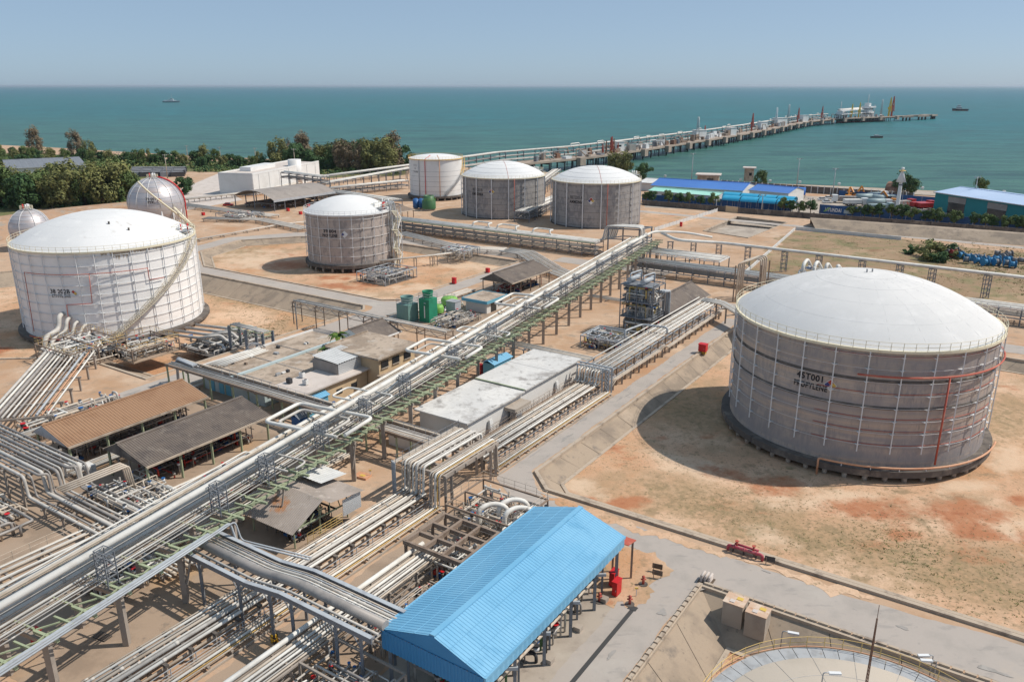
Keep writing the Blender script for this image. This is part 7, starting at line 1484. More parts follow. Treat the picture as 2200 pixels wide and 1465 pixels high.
# ------------------------------------------------------------------ halls on the left
A_, B_, C_ = G(545, 420), G(686, 386), G(478, 421)
d = (B_ - A_); L_ = d.length; d.normalize(); n_ = Vector((-d.y, d.x, 0)); F = lambda s, t, z=0.0: A_ + d * s + n_ * t + UP * z
wh = thing('white_hall', 'big plain white hall with a round drum on its roof edge', 'warehouse', F(L_ / 2, 12), 'warehouses')
zh = z_for(A_, 377); wd = 18
for s0, t0, s1, t1 in ((0, 0, L_, 0), (L_, 0, L_, wd), (0, wd, L_, wd), (0, 0, 0, wd)): wall(F, s0, t0, s1, t1, 0, zh, .4, 'wall', 'white_paint', wh)
MB().add([F(-.3, -.3, zh + .05), F(L_ + .3, -.3, zh + .05), F(L_ + .3, wd + .3, zh + .4), F(-.3, wd + .3, zh + .4)], [(0, 1, 2, 3)]).build('roof', 'pale_flat_roof', wh)
for s0, t0, s1, t1 in ((0, 0, L_, 0), (0, wd, L_, wd), (0, 0, 0, wd)): wall(F, s0, t0, s1, t1, zh, zh + .9, .4, 'parapet', 'white_paint', wh)
MB().bar(F(14, 12, zh + 1.2), F(L_ * .55, 12, zh + 1.2), 6, 2.0).build('upper_block', 'white_paint', wh); MB().cyl(F(L_ * .66, 2, 0), 3.4, zh + 3.5, 20).build('drum', 'white_paint', wh)
for k in range(7): wall(F, L_ * (k + .5) / 7, -.22, L_ * (k + .5) / 7 + .25, -.22, 0, zh, .1, 'seam', 'galv', wh)
ah = thing('arched_hall', 'open hall with a grey barrel-arched roof', 'shed', P(238, -279, 0), 'open sheds of the plant')
mb = MB(); n = 14; vs = []
for i in range(n + 1): x = -1 + 2 * i / n; z = 4.6 + 3.2 * (1 - x * x); vs += [P(222, -279.5 + 13 * x, z), P(257, -279.5 + 13 * x, z)]
mb.add(vs, [(2 * i, 2 * i + 1, 2 * i + 3, 2 * i + 2) for i in range(n)], True).build('roof', 'grey_roof', ah)
bar(P(222, -266.4, 4.3), P(257, -266.4, 4.3), .3, 'light_steel', ah, 'fascia', .9)
for i in range(7):
    for q in (-292, -279.5, -267): bar(P(222.6 + i * 5.6, q, 0), P(222.6 + i * 5.6, q, 4.6 if q != -279.5 else 7.6), .35, 'grey_steel', ah, 'column')
skid('dark machinery under the barrel-arched roof', P, 224, 254, -290, -269, 0, 2.8, 30, 71, pumps=8, fr=False, mats=('grey_pipe', 'dark_machine', 'brown_steel'), r=(.15, .35))
hall('grey ribbed warehouse roof rising out of the trees at far left', G(18, 386), G(186, 377), 60, 6, 2.5, 'grey_steel', 'clean_wall', pitch=6)
gable(P, 'brown_lean_shed', 'small brown roofed shed in front of the tall white tank', 232, 243, -220, -208, -214, 3.2, 4.2, 'brown_steel', .6, .04, 4, 'brown_steel', 'brown_steel', 'tan_pipe')
q = G(921, 452); t = thing('green_cooling_tank', 'squat green tank in front of the tall white tank', 'tank', q, 'small process tanks'); MB().lathe([(2.9, .8), (2.9, 4.0), (2.2, 4.6), (2.2, 6.2), (1.9, 6.2), (1.9, 4.8)], 20, q).build('body', 'pump_green', t); railing((q.x, q.y), 2.9, 4.0, t, 'lime_tank', 12); MB().cyl(q, 2.6, .8, 16).build('base', 'concrete', t)
for k, x in enumerate((893, 905)): 
    q = G(x, 449); t = thing('blue_drum', ('left', 'right')[k] + ' of two dark blue vessels by the small brown shed', 'tank', q, 'small process tanks'); MB().cyl(q + UP * .5, 1.3, 3.4, 14).build('body', 'pump_blue', t); MB().lathe([(1.3, 3.9), (.8, 4.4), (.01, 4.6)], 14, q).build('lid', 'pump_blue', t); MB().cyl(q, .9, .5, 10).build('base', 'concrete', t)
sheet('pavement', [xy(G(*q)) for q in ((400, 452), (380, 410), (480, 368), (590, 372), (480, 405), (520, 430))], .02, 'pale_flat_roof')
sheet('pavement', [xy(G(*q)) for q in ((1385, 446), (1380, 428), (1700, 420), (2000, 432), (2400, 465), (2400, 505), (1800, 461))], .012, 'concrete')
# ------------------------------------------------------------------ vegetation
def leafmat(name, a, b_, c):
    m = mat(name, a, [(b_, .35, .42, .62, None, 3), (c, 1.3, .5, .68, None, 4)], .75, spec=.2); return m
leafmat('leaf_dark', (0.059, 0.115, 0.042), (0.036, 0.077, 0.031), (0.091, 0.147, 0.049)); leafmat('leaf_mid', (0.119, 0.168, 0.056), (0.077, 0.119, 0.042), (0.168, 0.210, 0.070)); leafmat('leaf_olive', (0.189, 0.196, 0.070), (0.133, 0.140, 0.056), (0.238, 0.238, 0.084)); leafmat('leaf_brown', (0.210, 0.161, 0.105), (0.154, 0.119, 0.084), (0.231, 0.196, 0.105)); leafmat('leaf_palm', (0.084, 0.154, 0.028), (0.042, 0.098, 0.021), (0.182, 0.210, 0.042))
mat('bark', (.16, .12, .09), [((.1,.075,.055), 2, .45, .65)], .9)
def crown_mesh(seed, rx, rz, nblob, nleaf, leaf, flat=.0):
    rg = random.Random(seed); vs = []; fs = []; blobs = []
    for k in range(nblob):
        a = rg.uniform(0, 6.283); f = rg.random() ** .55; z = rg.uniform(-.75, .9); rr = math.sqrt(max(0, 1 - z * z * .8)); blobs.append((Vector((rx * f * rr * math.cos(a), rx * f * rr * math.sin(a), rz * (1 + z) )), rg.uniform(.24, .42)))
    for k in range(nleaf):
        c, br = blobs[rg.randrange(nblob)]; d = Vector((rg.gauss(0, 1), rg.gauss(0, 1), rg.gauss(0, 1))).normalized(); p_ = c + Vector((d.x * rx, d.y * rx, d.z * rz * 1.1)) * br * rg.uniform(.55, 1.1)
        n_ = (d + Vector((rg.uniform(-.6, .6), rg.uniform(-.6, .6), rg.uniform(-.1, .9)))).normalized(); u = n_.cross(Vector((rg.random(), rg.random(), rg.random() + .1))).normalized(); v = n_.cross(u); s = leaf * rg.uniform(.6, 1.3); i = len(vs)
        vs += [p_ + u * s, p_ + v * s * .6, p_ - u * s, p_ - v * s * .6 + n_ * s * .25]; fs.append((i, i + 1, i + 2, i + 3))
    return vs, fs, blobs
def make_tree_mesh(seed, rx, rz, trunk, nblob, nleaf, leaf):
    vs, fs, blobs = crown_mesh(seed, rx, rz, nblob, nleaf, leaf); me = bpy.data.meshes.new('crown'); me.from_pydata([v + Vector((0, 0, trunk)) for v in vs], [], fs)
    rg = random.Random(seed + 50); mb = MB(); mb.tube([(0, 0, -.2), (.1, .05, trunk * .6), (.15, 0, trunk + rz * .6)], [rx * .06 + .08, rx * .045 + .05, rx * .02 + .03], 7)
    for c, br in blobs[:6]: mb.tube([(.1, 0, trunk * .8), Vector((c.x * .5, c.y * .5, trunk + c.z * .5)), Vector((c.x * .85, c.y * .85, trunk + c.z * .9))], [rx * .03 + .03, rx * .02 + .02, .03], 5)
    tm = bpy.data.meshes.new('trunk'); tm.from_pydata(mb.v, [], mb.f); tm.materials.append(M['bark'])
    return me, tm
TREES = {}
def tree_kind(key, m_, *a):
    me, tm = make_tree_mesh(*a); me.materials.append(M[m_]); TREES[key] = (me, tm)
for i in range(3):
    tree_kind(('dark', i), 'leaf_dark', 10 + i, 4.6, 3.9, .7, 26, 3000, .42); tree_kind(('mid', i), 'leaf_mid', 20 + i, 4.2, 4.6, .8, 26, 3000, .40); tree_kind(('olive', i), 'leaf_olive', 30 + i, 4.2, 4.8, .9, 26, 3000, .38)
    tree_kind(('brown', i), 'leaf_brown', 40 + i, 4.0, 5.6, 1.2, 28, 3200, .34); tree_kind(('street', i), 'leaf_mid', 60 + i, 2.7, 2.0, 2.3, 16, 1900, .27); tree_kind(('streetd', i), 'leaf_dark', 70 + i, 2.7, 2.0, 2.3, 16, 1900, .27)
def tree(label, pos, kind, sc, group, rz=0.0, name='tree', sz=None):
    me, tm = TREES[kind]; t = thing(name, label, 'tree', pos, group, rz); 
    for nm, d_ in (('trunk', tm), ('crown', me)):
        o = link(nm, d_); o.parent = t; o.scale = (sc, sc, sc * (sz or 1))
    return t
rg = random.Random(99)
KW = {'dark': 'dark green', 'mid': 'mid green', 'olive': 'olive green', 'brown': 'brownish'}
ORDN = ('first', 'second', 'third', 'fourth', 'fifth', 'sixth', 'seventh', 'eighth', 'ninth', 'tenth', 'eleventh', 'twelfth', 'thirteenth', 'fourteenth', 'fifteenth', 'sixteenth', 'seventeenth', 'eighteenth', 'nineteenth', 'twentieth')
def grove(pts, kinds, sc, group, where):
    cnt = {}
    for x, y, k in sorted((x, y, kinds[i % len(kinds)]) for i, (x, y) in enumerate(pts)):
        i = cnt[k] = cnt.get(k, -1) + 1
        tree('%s %s tree from the left in the %s' % (ORDN[i], KW[k], where), G(x, y), (k, rg.randrange(3)), sc * rg.uniform(.8, 1.2), group, rg.uniform(0, 6.28))
near_wood = [(-30,440), (8,446), (30,432), (48,450), (70,444), (92,436), (112,446), (132,438), (150,446), (168,434), (186,443), (206,436), (224,446), (240,432), (256,440), (272,430), (284,436), (-10,428), (22,426), (118,428), (205,424), (232,420), (252,418), (240,424), (262,422), (38,440), (60,434), (80,440), (100,442), (122,440), (142,430), (160,440), (178,438), (196,432), (214,440), (246,442), (264,438), (278,442)]
grove(near_wood, ['olive', 'mid', 'olive', 'dark', 'mid', 'olive'], 1.4, 'dense wood beyond the berm', 'wood beyond the earth berm')
back_wood = [(-20,366), (5,352), (18,362), (34,350), (50,360), (66,348), (84,356), (104,352), (124,358), (140,350), (160,356), (0,340), (26,338), (52,340), (80,341), (110,344), (176,348), (196,352), (214,346), (234,350), (-30,345), (12,372), (60,368), (100,366)]
grove(back_wood, ['dark', 'mid', 'dark', 'olive'], .8, 'trees on the far left shore', 'trees behind the grey warehouse roof')
shore = [(268,352), (285,350), (300,356), (316,350), (330,354), (346,348), (362,354), (378,352), (392,358), (420,352), (432,362), (448,356), (462,350), (478,360), (494,356), (508,362), (522,358), (540,360), (556,354), (570,362), (586,352), (600,360), (616,356)]
grove(shore, ['dark', 'dark', 'mid', 'olive', 'dark'], .8, 'trees along the shore road', 'shore row behind the white hall')
big = [(600,362), (622,360), (640,366), (655,358), (672,368), (690,360), (706,368), (720,362), (736,370), (752,362), (768,370), (784,362), (800,370), (815,366), (830,372), (846,368), (860,366), (648,350), (700,350), (742,350), (782,352)]
grove(big, ['olive', 'brown', 'dark', 'brown', 'dark', 'olive', 'dark'], 1.6, 'tall grove beside the white tank', 'tall grove beside the white tank')
for lab, x, y, k, sc in (('left brown casuarina standing alone against the sea', 80, 331, 'brown', 1.55), ('second brown casuarina with a dark foot against the sea', 166, 341, 'brown', 1.5), ('dark shoulder tree right of the second casuarina', 192, 342, 'olive', 1.15), ('broad olive tree on the shore before the sea', 435, 351, 'olive', 1.1), ('round dark tree right of the silver sphere', 396, 418, 'dark', .95), ('dark bush beside the shore end of the jetty', 1382, 386, 'dark', 1.0), ('olive bush by the jetty root', 1340, 376, 'olive', 1.2), ('second olive bush by the jetty root', 1318, 372, 'olive', 1.1), ('bushy tree on the quay behind the white beacon', 1945, 420, 'dark', 1.2), ('small tree on the quay behind the teal warehouse', 2102, 426, 'mid', .9), ('small bush beside the concrete tower on the quay', 1632, 404, 'mid', .8)): tree(lab, G(x, y), (k, rg.randrange(3)), sc, None, rg.uniform(0, 6.28))
rowA = (1386, 1398, 1435, 1457, 1480, 1503, 1532)
for i, x in enumerate(rowA): tree('roadside tree, %s from the left before the mint green shed' % ('first', 'second', 'third', 'fourth', 'fifth', 'sixth', 'seventh')[i], G(x, 438 + (x - 1386) * .065), (('street', 'streetd')[i % 2], rg.randrange(3)), rg.uniform(.75, 1.0), 'roadside trees', rg.uniform(0, 6.28))
for i, x in enumerate((1682, 1696, 1716, 1739)): tree('roadside tree, %s of the four near the yellow gate road' % ('first', 'second', 'third', 'last')[i], G(x, 459 + i * 1.2), (('street', 'streetd')[i % 2], rg.randrange(3)), rg.uniform(.85, 1.05), 'roadside trees', rg.uniform(0, 6.28))
rowB = (1829, 1856, 1872, 1888, 1914, 1936, 1957, 1985, 2006, 2016, 2048, 2090, 2114, 2130, 2160, 2182, 2196, 2215)
ORD = ('first', 'second', 'third', 'fourth', 'fifth', 'sixth', 'seventh', 'eighth', 'ninth', 'tenth', 'eleventh', 'twelfth', 'thirteenth', 'fourteenth', 'fifteenth', 'sixteenth', 'seventeenth', 'last')
for i, x in enumerate(rowB): tree('%s tree from the advertising board in the roadside row at the right' % ORD[i], G(x, 468 + (x - 1829) * .092), (('street', 'streetd')[(i * 3) % 2], rg.randrange(3)), rg.uniform(.75, 1.05), 'roadside trees', rg.uniform(0, 6.28))
# palms
def palm(label, pos, h, seed):
    rg = random.Random(seed); t = thing('palm_tree', label, 'tree', pos, 'small palms'); p_ = Vector(pos); MB().tube([p_, p_ + Vector((.1, .1, h * .6)), p_ + UP * h], [.22, .17, .14], 7).build('trunk', 'bark', t); top = p_ + UP * h; mb = MB()
    for k in range(14):
        a = k * 2.4 + rg.uniform(-.2, .2); d = Vector((math.cos(a), math.sin(a), 0)); L_ = rg.uniform(1.6, 2.3); rise = rg.uniform(.2, 1.1); n_ = Vector((-d.y, d.x, 0)); pr = None
        for i in range(9):
            f = i / 8; q = top + d * L_ * f + UP * (rise * f * 2 - 2.2 * f * f * (1.1 - rise * .3)); w_ = .42 * math.sin(math.pi * min(f + .12, 1)) + .03
            if pr: 
                for sgn in (-1, 1): mb.add([pr[0], q, q + n_ * sgn * w_ - UP * w_ * .5 + d * .15, pr[0] + n_ * sgn * pr[1] - UP * pr[1] * .5 + d * .15], [(0, 1, 2, 3)])
            pr = (q, w_)
    mb.build('crown', 'leaf_palm', t)
palm('taller palm beside the cottage wall', P(99.5, -105, 0), 6.2, 1); palm('shorter palm in front of the steep metal roof', P(93.5, -101.2, 0), 5.6, 2); palm('small palm hidden between the flat roofs', P(96, -101.5, 0), 4.6, 3)
# bushes
def bush(label, pos, sc, m_='leaf_mid', group='bushes', name='bush'):
    key = ('bush', m_)
    if key not in TREES:
        vs, fs, _ = crown_mesh(77 + len(TREES), 1.0, .55, 12, 700, .14); me = bpy.data.meshes.new('foliage'); me.from_pydata(vs, [], fs); me.materials.append(M[m_]); TREES[key] = me
    t = thing(name, label, 'bush', pos, group, rg.uniform(0, 6)); o = link('foliage', TREES[key]); o.parent = t; o.scale = (sc, sc, sc); return t
bush('leafy green bush in the walled yard of the white building', P(82.3, -66.5, 0), 1.5, 'leaf_palm', None); bush('yellow-green plants between the pale blue and the beige roofs', P(88, -99.3, 1.2), 1.0, 'leaf_palm', None)
bush('second clump of yellow-green plants behind the beige annex', P(91, -99.6, 1.4), .9, 'leaf_palm', None); bush('plant beside the beige annex air conditioners', P(81.5, -99, .6), 1.1, 'leaf_mid', None)
for i, (x, y, s) in enumerate(((2000, 552, 4.2), (2030, 545, 3.0), (1985, 560, 2.6), (1950, 545, 2.2), (2055, 556, 2.0), (2010, 562, 2.8))): bush(('largest green shrub by the tyre heap', 'shrub behind the largest green shrub in the field', 'shrub in front of the largest field shrub', 'lone shrub left of the field shrub clump', 'shrub touching the black tyre heap', 'shrub at the front right of the field clump')[i], G(x, y), s, 'leaf_dark' if i % 2 else 'leaf_olive', 'big shrubs in the dry field')
# weeds and dry grass, nobody could count these
def scatter(name, label, spots, m_, n, size, seed, z=0.0, h=.35):
    rg = random.Random(seed); mb = MB(); vs = []; fs = []
    cen = [None] * max(4, n // 16)
    for k in range(len(cen)): c = rg.choice(spots); cen[k] = (c[0] + (c[1] - c[0]) * rg.random() + (c[2] - c[0]) * rg.random(), rg.uniform(.5, 3.0) * (1.2 + size * 2.5))
    for k in range(n):
        c0, cr = rg.choice(cen); q = Vector((c0.x + rg.gauss(0, cr), c0.y + rg.gauss(0, cr), 0)); c = (q, q, q); q = c[0] + (c[1] - c[0]) * rg.random() + (c[2] - c[0]) * rg.random(); cl = rg.randint(3, 7); s = size * rg.uniform(.5, 1.4)
        for j in range(cl):
            p_ = Vector((q.x + rg.gauss(0, s), q.y + rg.gauss(0, s), z)); a = rg.uniform(0, 6.28); d = Vector((math.cos(a), math.sin(a), 0)) * s * .5; hh = h * rg.uniform(.4, 1.3); l = Vector((rg.gauss(0, .1), rg.gauss(0, .1), hh)); i = len(vs); vs += [p_ - d, p_ + d, p_ + d * .5 + l, p_ - d * .5 + l]; fs.append((i, i + 1, i + 2, i + 3))
    o = mb.add(vs, fs).build(name, m_); tag(o, label, 'weeds', kind='stuff'); return o
fq = [G(*q) for q in ((1600, 590), (1720, 500), (2200, 640), (2200, 540), (1950, 520), (1700, 600))]
scatter('dry_grass', 'dry grass and weeds over the field beyond the tanks', [(fq[0], fq[1], fq[3]), (fq[4], fq[3], fq[2]), (fq[0], fq[3], fq[2])], 'dry_weed', 3000, .17, 1, 0, .12)
scatter('green_weeds', 'green weeds scattered in the field beyond the tanks', [(fq[4], fq[3], fq[2])], 'leaf_olive', 1000, .24, 2, 0, .25)
b1 = [P(84, -46, -1.5), P(84, 10, -1.5), P(108, -46, -1.5), P(108, 10, -1.5)]
scatter('dry_grass', 'dry grass tufts in the basin of the big propylene tank', [(b1[0], b1[1], b1[2]), (P(84, -30, -1.5), P(84, 10, -1.5), P(100, -30, -1.5))], 'dry_weed', 2600, .055, 3, -1.5, .05)
scatter('green_weeds', 'green weed patches in the basin of the big propylene tank', [(P(88, -12, -1.5), P(88, 6, -1.5), P(98, -10, -1.5))], 'leaf_olive', 260, .09, 4, -1.5, .09)
b4 = [P(110, -150, -3), P(110, -132, -3), P(127, -180, -3), P(127, -132, -3)]
scatter('dry_grass', 'dry grass in the basin of the white ethylene tank', [(b4[0], b4[1], b4[2]), (P(100, -140, -3), P(100, -132, -3), P(126, -150, -3))], 'dry_weed', 700, .12, 5, -3, .08)

# low thicket filling the belt between the shore trees
def thicket(name, label, areas, n, m_, seed, leaf=.75):
    rg = random.Random(seed); vs = []; fs = []
    for k in range(n):
        x0, x1, y0, y1 = rg.choice(areas); c = G(rg.uniform(x0, x1), rg.uniform(y0, y1)); R_ = rg.uniform(1.6, 3.6); H_ = rg.uniform(1.2, 3.4)
        for j in range(34):
            d = Vector((rg.gauss(0, 1), rg.gauss(0, 1), abs(rg.gauss(0, 1)))).normalized(); p_ = c + Vector((d.x * R_, d.y * R_, d.z * H_)) * rg.uniform(.6, 1.05); n_ = (d + Vector((rg.uniform(-.5, .5), rg.uniform(-.5, .5), .4))).normalized(); u = n_.cross(Vector((rg.random(), rg.random(), .3))).normalized(); v = n_.cross(u); s = leaf * rg.uniform(.5, 1.2); i = len(vs)
            vs += [p_ + u * s, p_ + v * s * .6, p_ - u * s, p_ - v * s * .6]; fs.append((i, i + 1, i + 2, i + 3))
    return tag(MB().add(vs, fs).build(name, m_), label, 'thicket', kind='stuff')
AR = [(-60, 290, 336, 350), (-60, 240, 350, 372), (270, 620, 349, 362), (420, 620, 356, 370), (600, 870, 358, 376), (-40, 290, 432, 448)]
thicket('shrubbery', 'dark green thicket filling the belt between the shore trees', AR, 620, 'leaf_dark', 5); thicket('shrubbery', 'lighter green scrub scattered through the belt of shore trees', AR, 420, 'leaf_mid', 6); thicket('shrubbery', 'olive scrub among the shore trees', AR, 260, 'leaf_olive', 7)
# ------------------------------------------------------------------ small things on the ground
def cabinet(label, pos, sz, m_='bright_red', rz=-AZ, cat='cabinet', group='red fire cabinets'):
    p_ = Vector(pos); t = thing('fire_cabinet', label, cat, p_, group); rm = Matrix.Rotation(rz, 3, 'Z')
    MB().box(p_ + UP * (sz[2] / 2 + .12), sz, rz).build('body', m_, t); MB().box(p_ + UP * (sz[2] + .16), (sz[0] + .12, sz[1] + .12, .08), rz).build('lid', m_, t)
    MB().box(p_ + rm @ Vector((0, -sz[1] / 2 - .012, sz[2] / 2 + .15)), (sz[0] * .84, .02, sz[2] * .84), rz).build('door', m_, t); MB().box(p_ + rm @ Vector((sz[0] * .3, -sz[1] / 2 - .04, sz[2] * .5)), (.05, .05, .18), rz).build('handle', 'galv', t)
    for i in (-1, 1): MB().box(p_ + rm @ Vector((sz[0] * .35 * i, 0, .06)), (.12, sz[1] * .8, .12), rz).build('foot', 'dark_machine', t)
    return t
cabinet('nearer of two red fire cabinets beside the blue shed', P(64.6, -30.0, 0), (.55, 1.1, 1.55)); cabinet('farther of two red fire cabinets beside the blue shed', P(65.9, -31.0, 0), (.55, 1.1, 1.55))
cabinet('dark red cabinet at a pillar under the long rack, bottom left', Q(-9, -7.2, 0), (.9, .7, 1.8)); cabinet('red cabinet on the sandy shoulder by the low pump deck', G(975, 610), (1.0, .8, 1.5)); cabinet('orange-red hose box beside the steps by the dark gabled shed', G(1047, 586), (1.0, .8, 1.1)); cabinet('red cabinet by the picket fence far right of the ammonia tanks', G(1462, 487), (.8, .7, 1.5)); cabinet('slim red cabinet behind the white building', P(110, -80, 0), (.7, .6, 1.9))
t = cabinet('red box on a striped stand at the top of the concrete slope', P(144.1, -50.9, .4), (1.5, 1.2, 1.4)); MB().box(P(144.1, -50.9, .2), (1.2, 1.0, .5), -AZ).build('stand', 'hazard_yellow', t)
# concrete pit boxes on the near slope
mat('box_orange', (.55, .38, .27), [((.62,.5,.4), .8, .45, .65), ((.45,.25,.15), 1.6, .55, .7)], .9)
for k, (s, q) in enumerate(((69.0, -19.0), (68.6, -16.6))):
    o = MB().box(P(s, q, -.3), (2.0, 1.8, 2.7), -AZ).build('valve_box', 'concrete', loc=P(s, q, -.5)); tag(o, ('left', 'right')[k] + ' of the two square concrete boxes with orange lids on the slope', 'concrete box', 'concrete valve boxes'); MB().box(P(s, q, 1.08), (2.1, 1.9, .08), -AZ).build('lid', 'box_orange', o); MB().box(P(s + .3, q + .35, 1.14), (.6, .5, .05), -AZ).build('hatch', 'nfpa_yellow', o); MB().box(P(s - .4, q - .2, 1.15), (.5, .5, .06), -AZ).build('plate', 'pale_flat_roof', o)
o = thing('block_pile', 'small stack of pale concrete blocks at the road corner', 'block stack', P(71.9, -22.9, 0))
for i in range(3):
    for j in range(3): MB().tube([P(71.4, -23.5 + j * .4, .2 + i * .26), P(72.5, -23.5 + j * .4, .2 + i * .26)], .16, 6).build('block', 'pale_flat_roof', o)
MB().box(P(71.95, -23.1, .04), (1.5, 1.5, .1), -AZ).build('pallet', 'bark', o)
# red hydrant manifold
mat('pink_pipe', (.42, .07, .10), [((.5,.16,.17), .8, .5, .7)], .5)
t = thing('fire_manifold', 'pinkish red fire water manifold beside the wide road kerb', 'fire hydrant', P(78.8, -21.2, 0)); 
pipe([P(78.9, -23.2, .15), P(78.9, -23.2, .75), P(78.9, -19.3, .75), P(78.9, -19.3, .1)], .17, 'pink_pipe', t, bend=.45, n=9); pipe([P(79.4, -22.6, .85), P(79.4, -19.9, .85)], .14, 'pink_pipe', t)
for q in (-22.3, -20.4): v = MB().cyl(P(79.1, q, .7), .12, .7, 8).build('valve', 'arm_red', t); MB().cyl(P(79.1, q, 1.4), .22, .05, 10).build('handwheel', 'arm_red', v)
for q in (-22.6, -21.4, -20.0): MB().tube([P(78.9, q, .75), P(78.9, q + .12, .75)], .25, 10).build('flange', 'pink_pipe', t); bar(P(78.9, q, 0), P(78.9, q, .6), .12, 'dark_machine', t, 'support')
def hydrant(label, pos):
    p_ = Vector(pos); t = thing('hydrant', label, 'fire hydrant', p_, 'fire hydrants'); MB().cyl(p_, .14, .9, 10).build('barrel', 'arm_red', t); MB().lathe([(.18, .9), (.17, 1.0), (.01, 1.12)], 10, p_).build('cap', 'arm_red', t); MB().tube([p_ + Vector((-.28, 0, .65)), p_ + Vector((.28, 0, .65))], .09, 8).build('outlet', 'arm_red', t); MB().cyl(p_, .5, .08, 12).build('collar', 'dark_concrete', t)
hydrant('red hydrant in a dark ring on the sandy patch beside the blue shed', G(1381, 1255)); hydrant('dark hydrant under the eave of the blue shed', G(1287, 1292)); hydrant('hydrant on the sand near the drain grating', G(1352, 1298)); hydrant('red hydrant on the yard beside the tan pavilion', P(63.6, -66.4, .3))
for lab, x, y in (('thin marker post with yellow cap on the sandy patch', 1366, 1280), ('white marker post standing on the yard slab under the long rack', 795, 1024)):
    p_ = G(x, y); t = thing('marker_post', lab, 'marker post', p_, 'marker posts'); bar(p_, p_ + UP * .9, .08, 'white_paint', t, 'post'); MB().box(p_ + UP * .95, (.35, .12, .14)).build('cap', 'nfpa_yellow', t)
for lab, x, y in (('small brown board on posts near the road corner', 1411, 1228), ('fallen dark board on the sand near the road corner', 1411, 1242), ('black camera box on a white post beside the red manifold', 1652, 1212)):
    p_ = G(x, y); t = thing('sign_board', lab, 'sign', p_, 'small boards'); bar(p_ + Vector((-.4, 0, 0)), p_ + Vector((-.4, 0, .9)), .07, 'brown_steel', t, 'post'); bar(p_ + Vector((.4, 0, 0)), p_ + Vector((.4, .1, .9)), .07, 'brown_steel', t, 'post'); MB().box(p_ + UP * .7, (1.1, .06, .6), -.4).build('board', 'dark_machine' if 'black' in lab else 'bark', t)
o = MB().box(G(778, 1022, .15), (2.0, 1.4, .3), -AZ1).build('hatch_cover', 'faded_orange_pipe', loc=G(778, 1022)); tag(o, 'orange-pink square hatch on the yard under the long rack', 'hatch'); MB().box(G(778, 1021, .33), (.7, .5, .06), -AZ1).build('yellow_patch', 'nfpa_yellow', o)
o = MB().box(G(219, 1367, .06), (1.6, .9, .1), -AZ1).build('grating_cover', 'drain_grate', loc=G(219, 1367)); tag(o, 'dark slatted drain cover under the long rack', 'drain cover')
for k in range(6): MB().box(G(219, 1367, .13) + A1 * (k * .14 - .35), (1.5, .05, .04), -AZ1).build('slat', 'brown_steel', o)
kb = tag(link('kerb_row', None), kind='structure'); ORG[kb.name] = Vector()
for k in range(44):
    s = 70.6 - k * .95; MB().bar(P(s, -23.35, .3), P(s - .72, -23.35, .3), .34, .3).build('kerb_block', 'kerb', kb)
for k in range(40):
    q = -23.0 + k * 1.05; MB().bar(P(71.1, q, .28), P(71.1, q + .92, .28), .3, .28).build('kerb_block', 'kerb', kb)
# ------------------------------------------------------------------ yard of vehicles
mat('car_white', (.75, .75, .74), (), .3); mat('car_dark', (.05, .05, .06), (), .3); mat('car_red', (.4, .03, .03), (), .35); mat('digger_orange', (.55, .22, .04), (), .5); mat('truck_grey', (.28, .36, .38), (), .5); mat('tyre', (.02, .02, .02), (), .85); mat('scrap', (.3, .27, .25), [((.42,.12,.08), .5, .55, .65), ((.5,.5,.5), .8, .58, .66), ((.12,.16,.2), .4, .6, .7)], .7)
def wheels(t, F, xs, w_, r):
    for x in xs:
        for sg_ in (-1, 1): wl = MB().tube([F(x, sg_ * w_, r), F(x, sg_ * (w_ - .25), r)], r, 10).build('wheel', 'tyre', t); MB().tube([F(x, sg_ * (w_ + .01), r), F(x, sg_ * (w_ - .02), r)], r * .5, 8).build('rim', 'galv', wl)
def frame_at(p_, ang): 
    d = Vector((math.cos(ang), math.sin(ang), 0)); n_ = Vector((-d.y, d.x, 0)); return lambda x, y, z=0.0: Vector(p_) + d * x + n_ * y + UP * z
def car(label, x, y, ang, m_='car_white', group='parked cars'):
    p_ = G(x, y); F = frame_at(p_, ang); t = thing('car', label, 'car', p_, group); sec = [(-2.2, .45, .75), (-2.15, .3, .95), (-1.3, .3, 1.0), (1.0, .3, 1.0), (2.0, .3, .85), (2.2, .4, .65)]
    vs = []
    for x_, z0_, z1_ in sec: vs += [F(x_, -.88, z0_), F(x_, .88, z0_), F(x_, .84, z1_), F(x_, -.84, z1_)]
    MB().add(vs, [(4 * i + j, 4 * i + (j + 1) % 4, 4 * i + 4 + (j + 1) % 4, 4 * i + 4 + j) for i in range(5) for j in range(4)] + [(0, 3, 2, 1), (20, 21, 22, 23)]).build('body', m_, t)
    vs = [F(x_, y_, z_) for x_, y_, z_ in ((-1.7, -.8, .98), (1.0, -.8, .98), (1.0, .8, .98), (-1.7, .8, .98), (-1.2, -.65, 1.5), (.4, -.65, 1.5), (.4, .65, 1.5), (-1.2, .65, 1.5))]
    cb = MB().add(vs, [(0, 1, 5, 4), (1, 2, 6, 5), (2, 3, 7, 6), (3, 0, 4, 7)]).build('cabin', 'dark_glass', t); MB().add([q + UP * .01 for q in vs[4:]], [(0, 1, 2, 3)]).build('roof', m_, t); wheels(t, F, (-1.35, 1.35), .86, .34)
    for sg_ in (-1, 1): MB().box(F(2.18, sg_ * .6, .68), (.1, .3, .16), ang).build('headlight', 'white_paint', t)
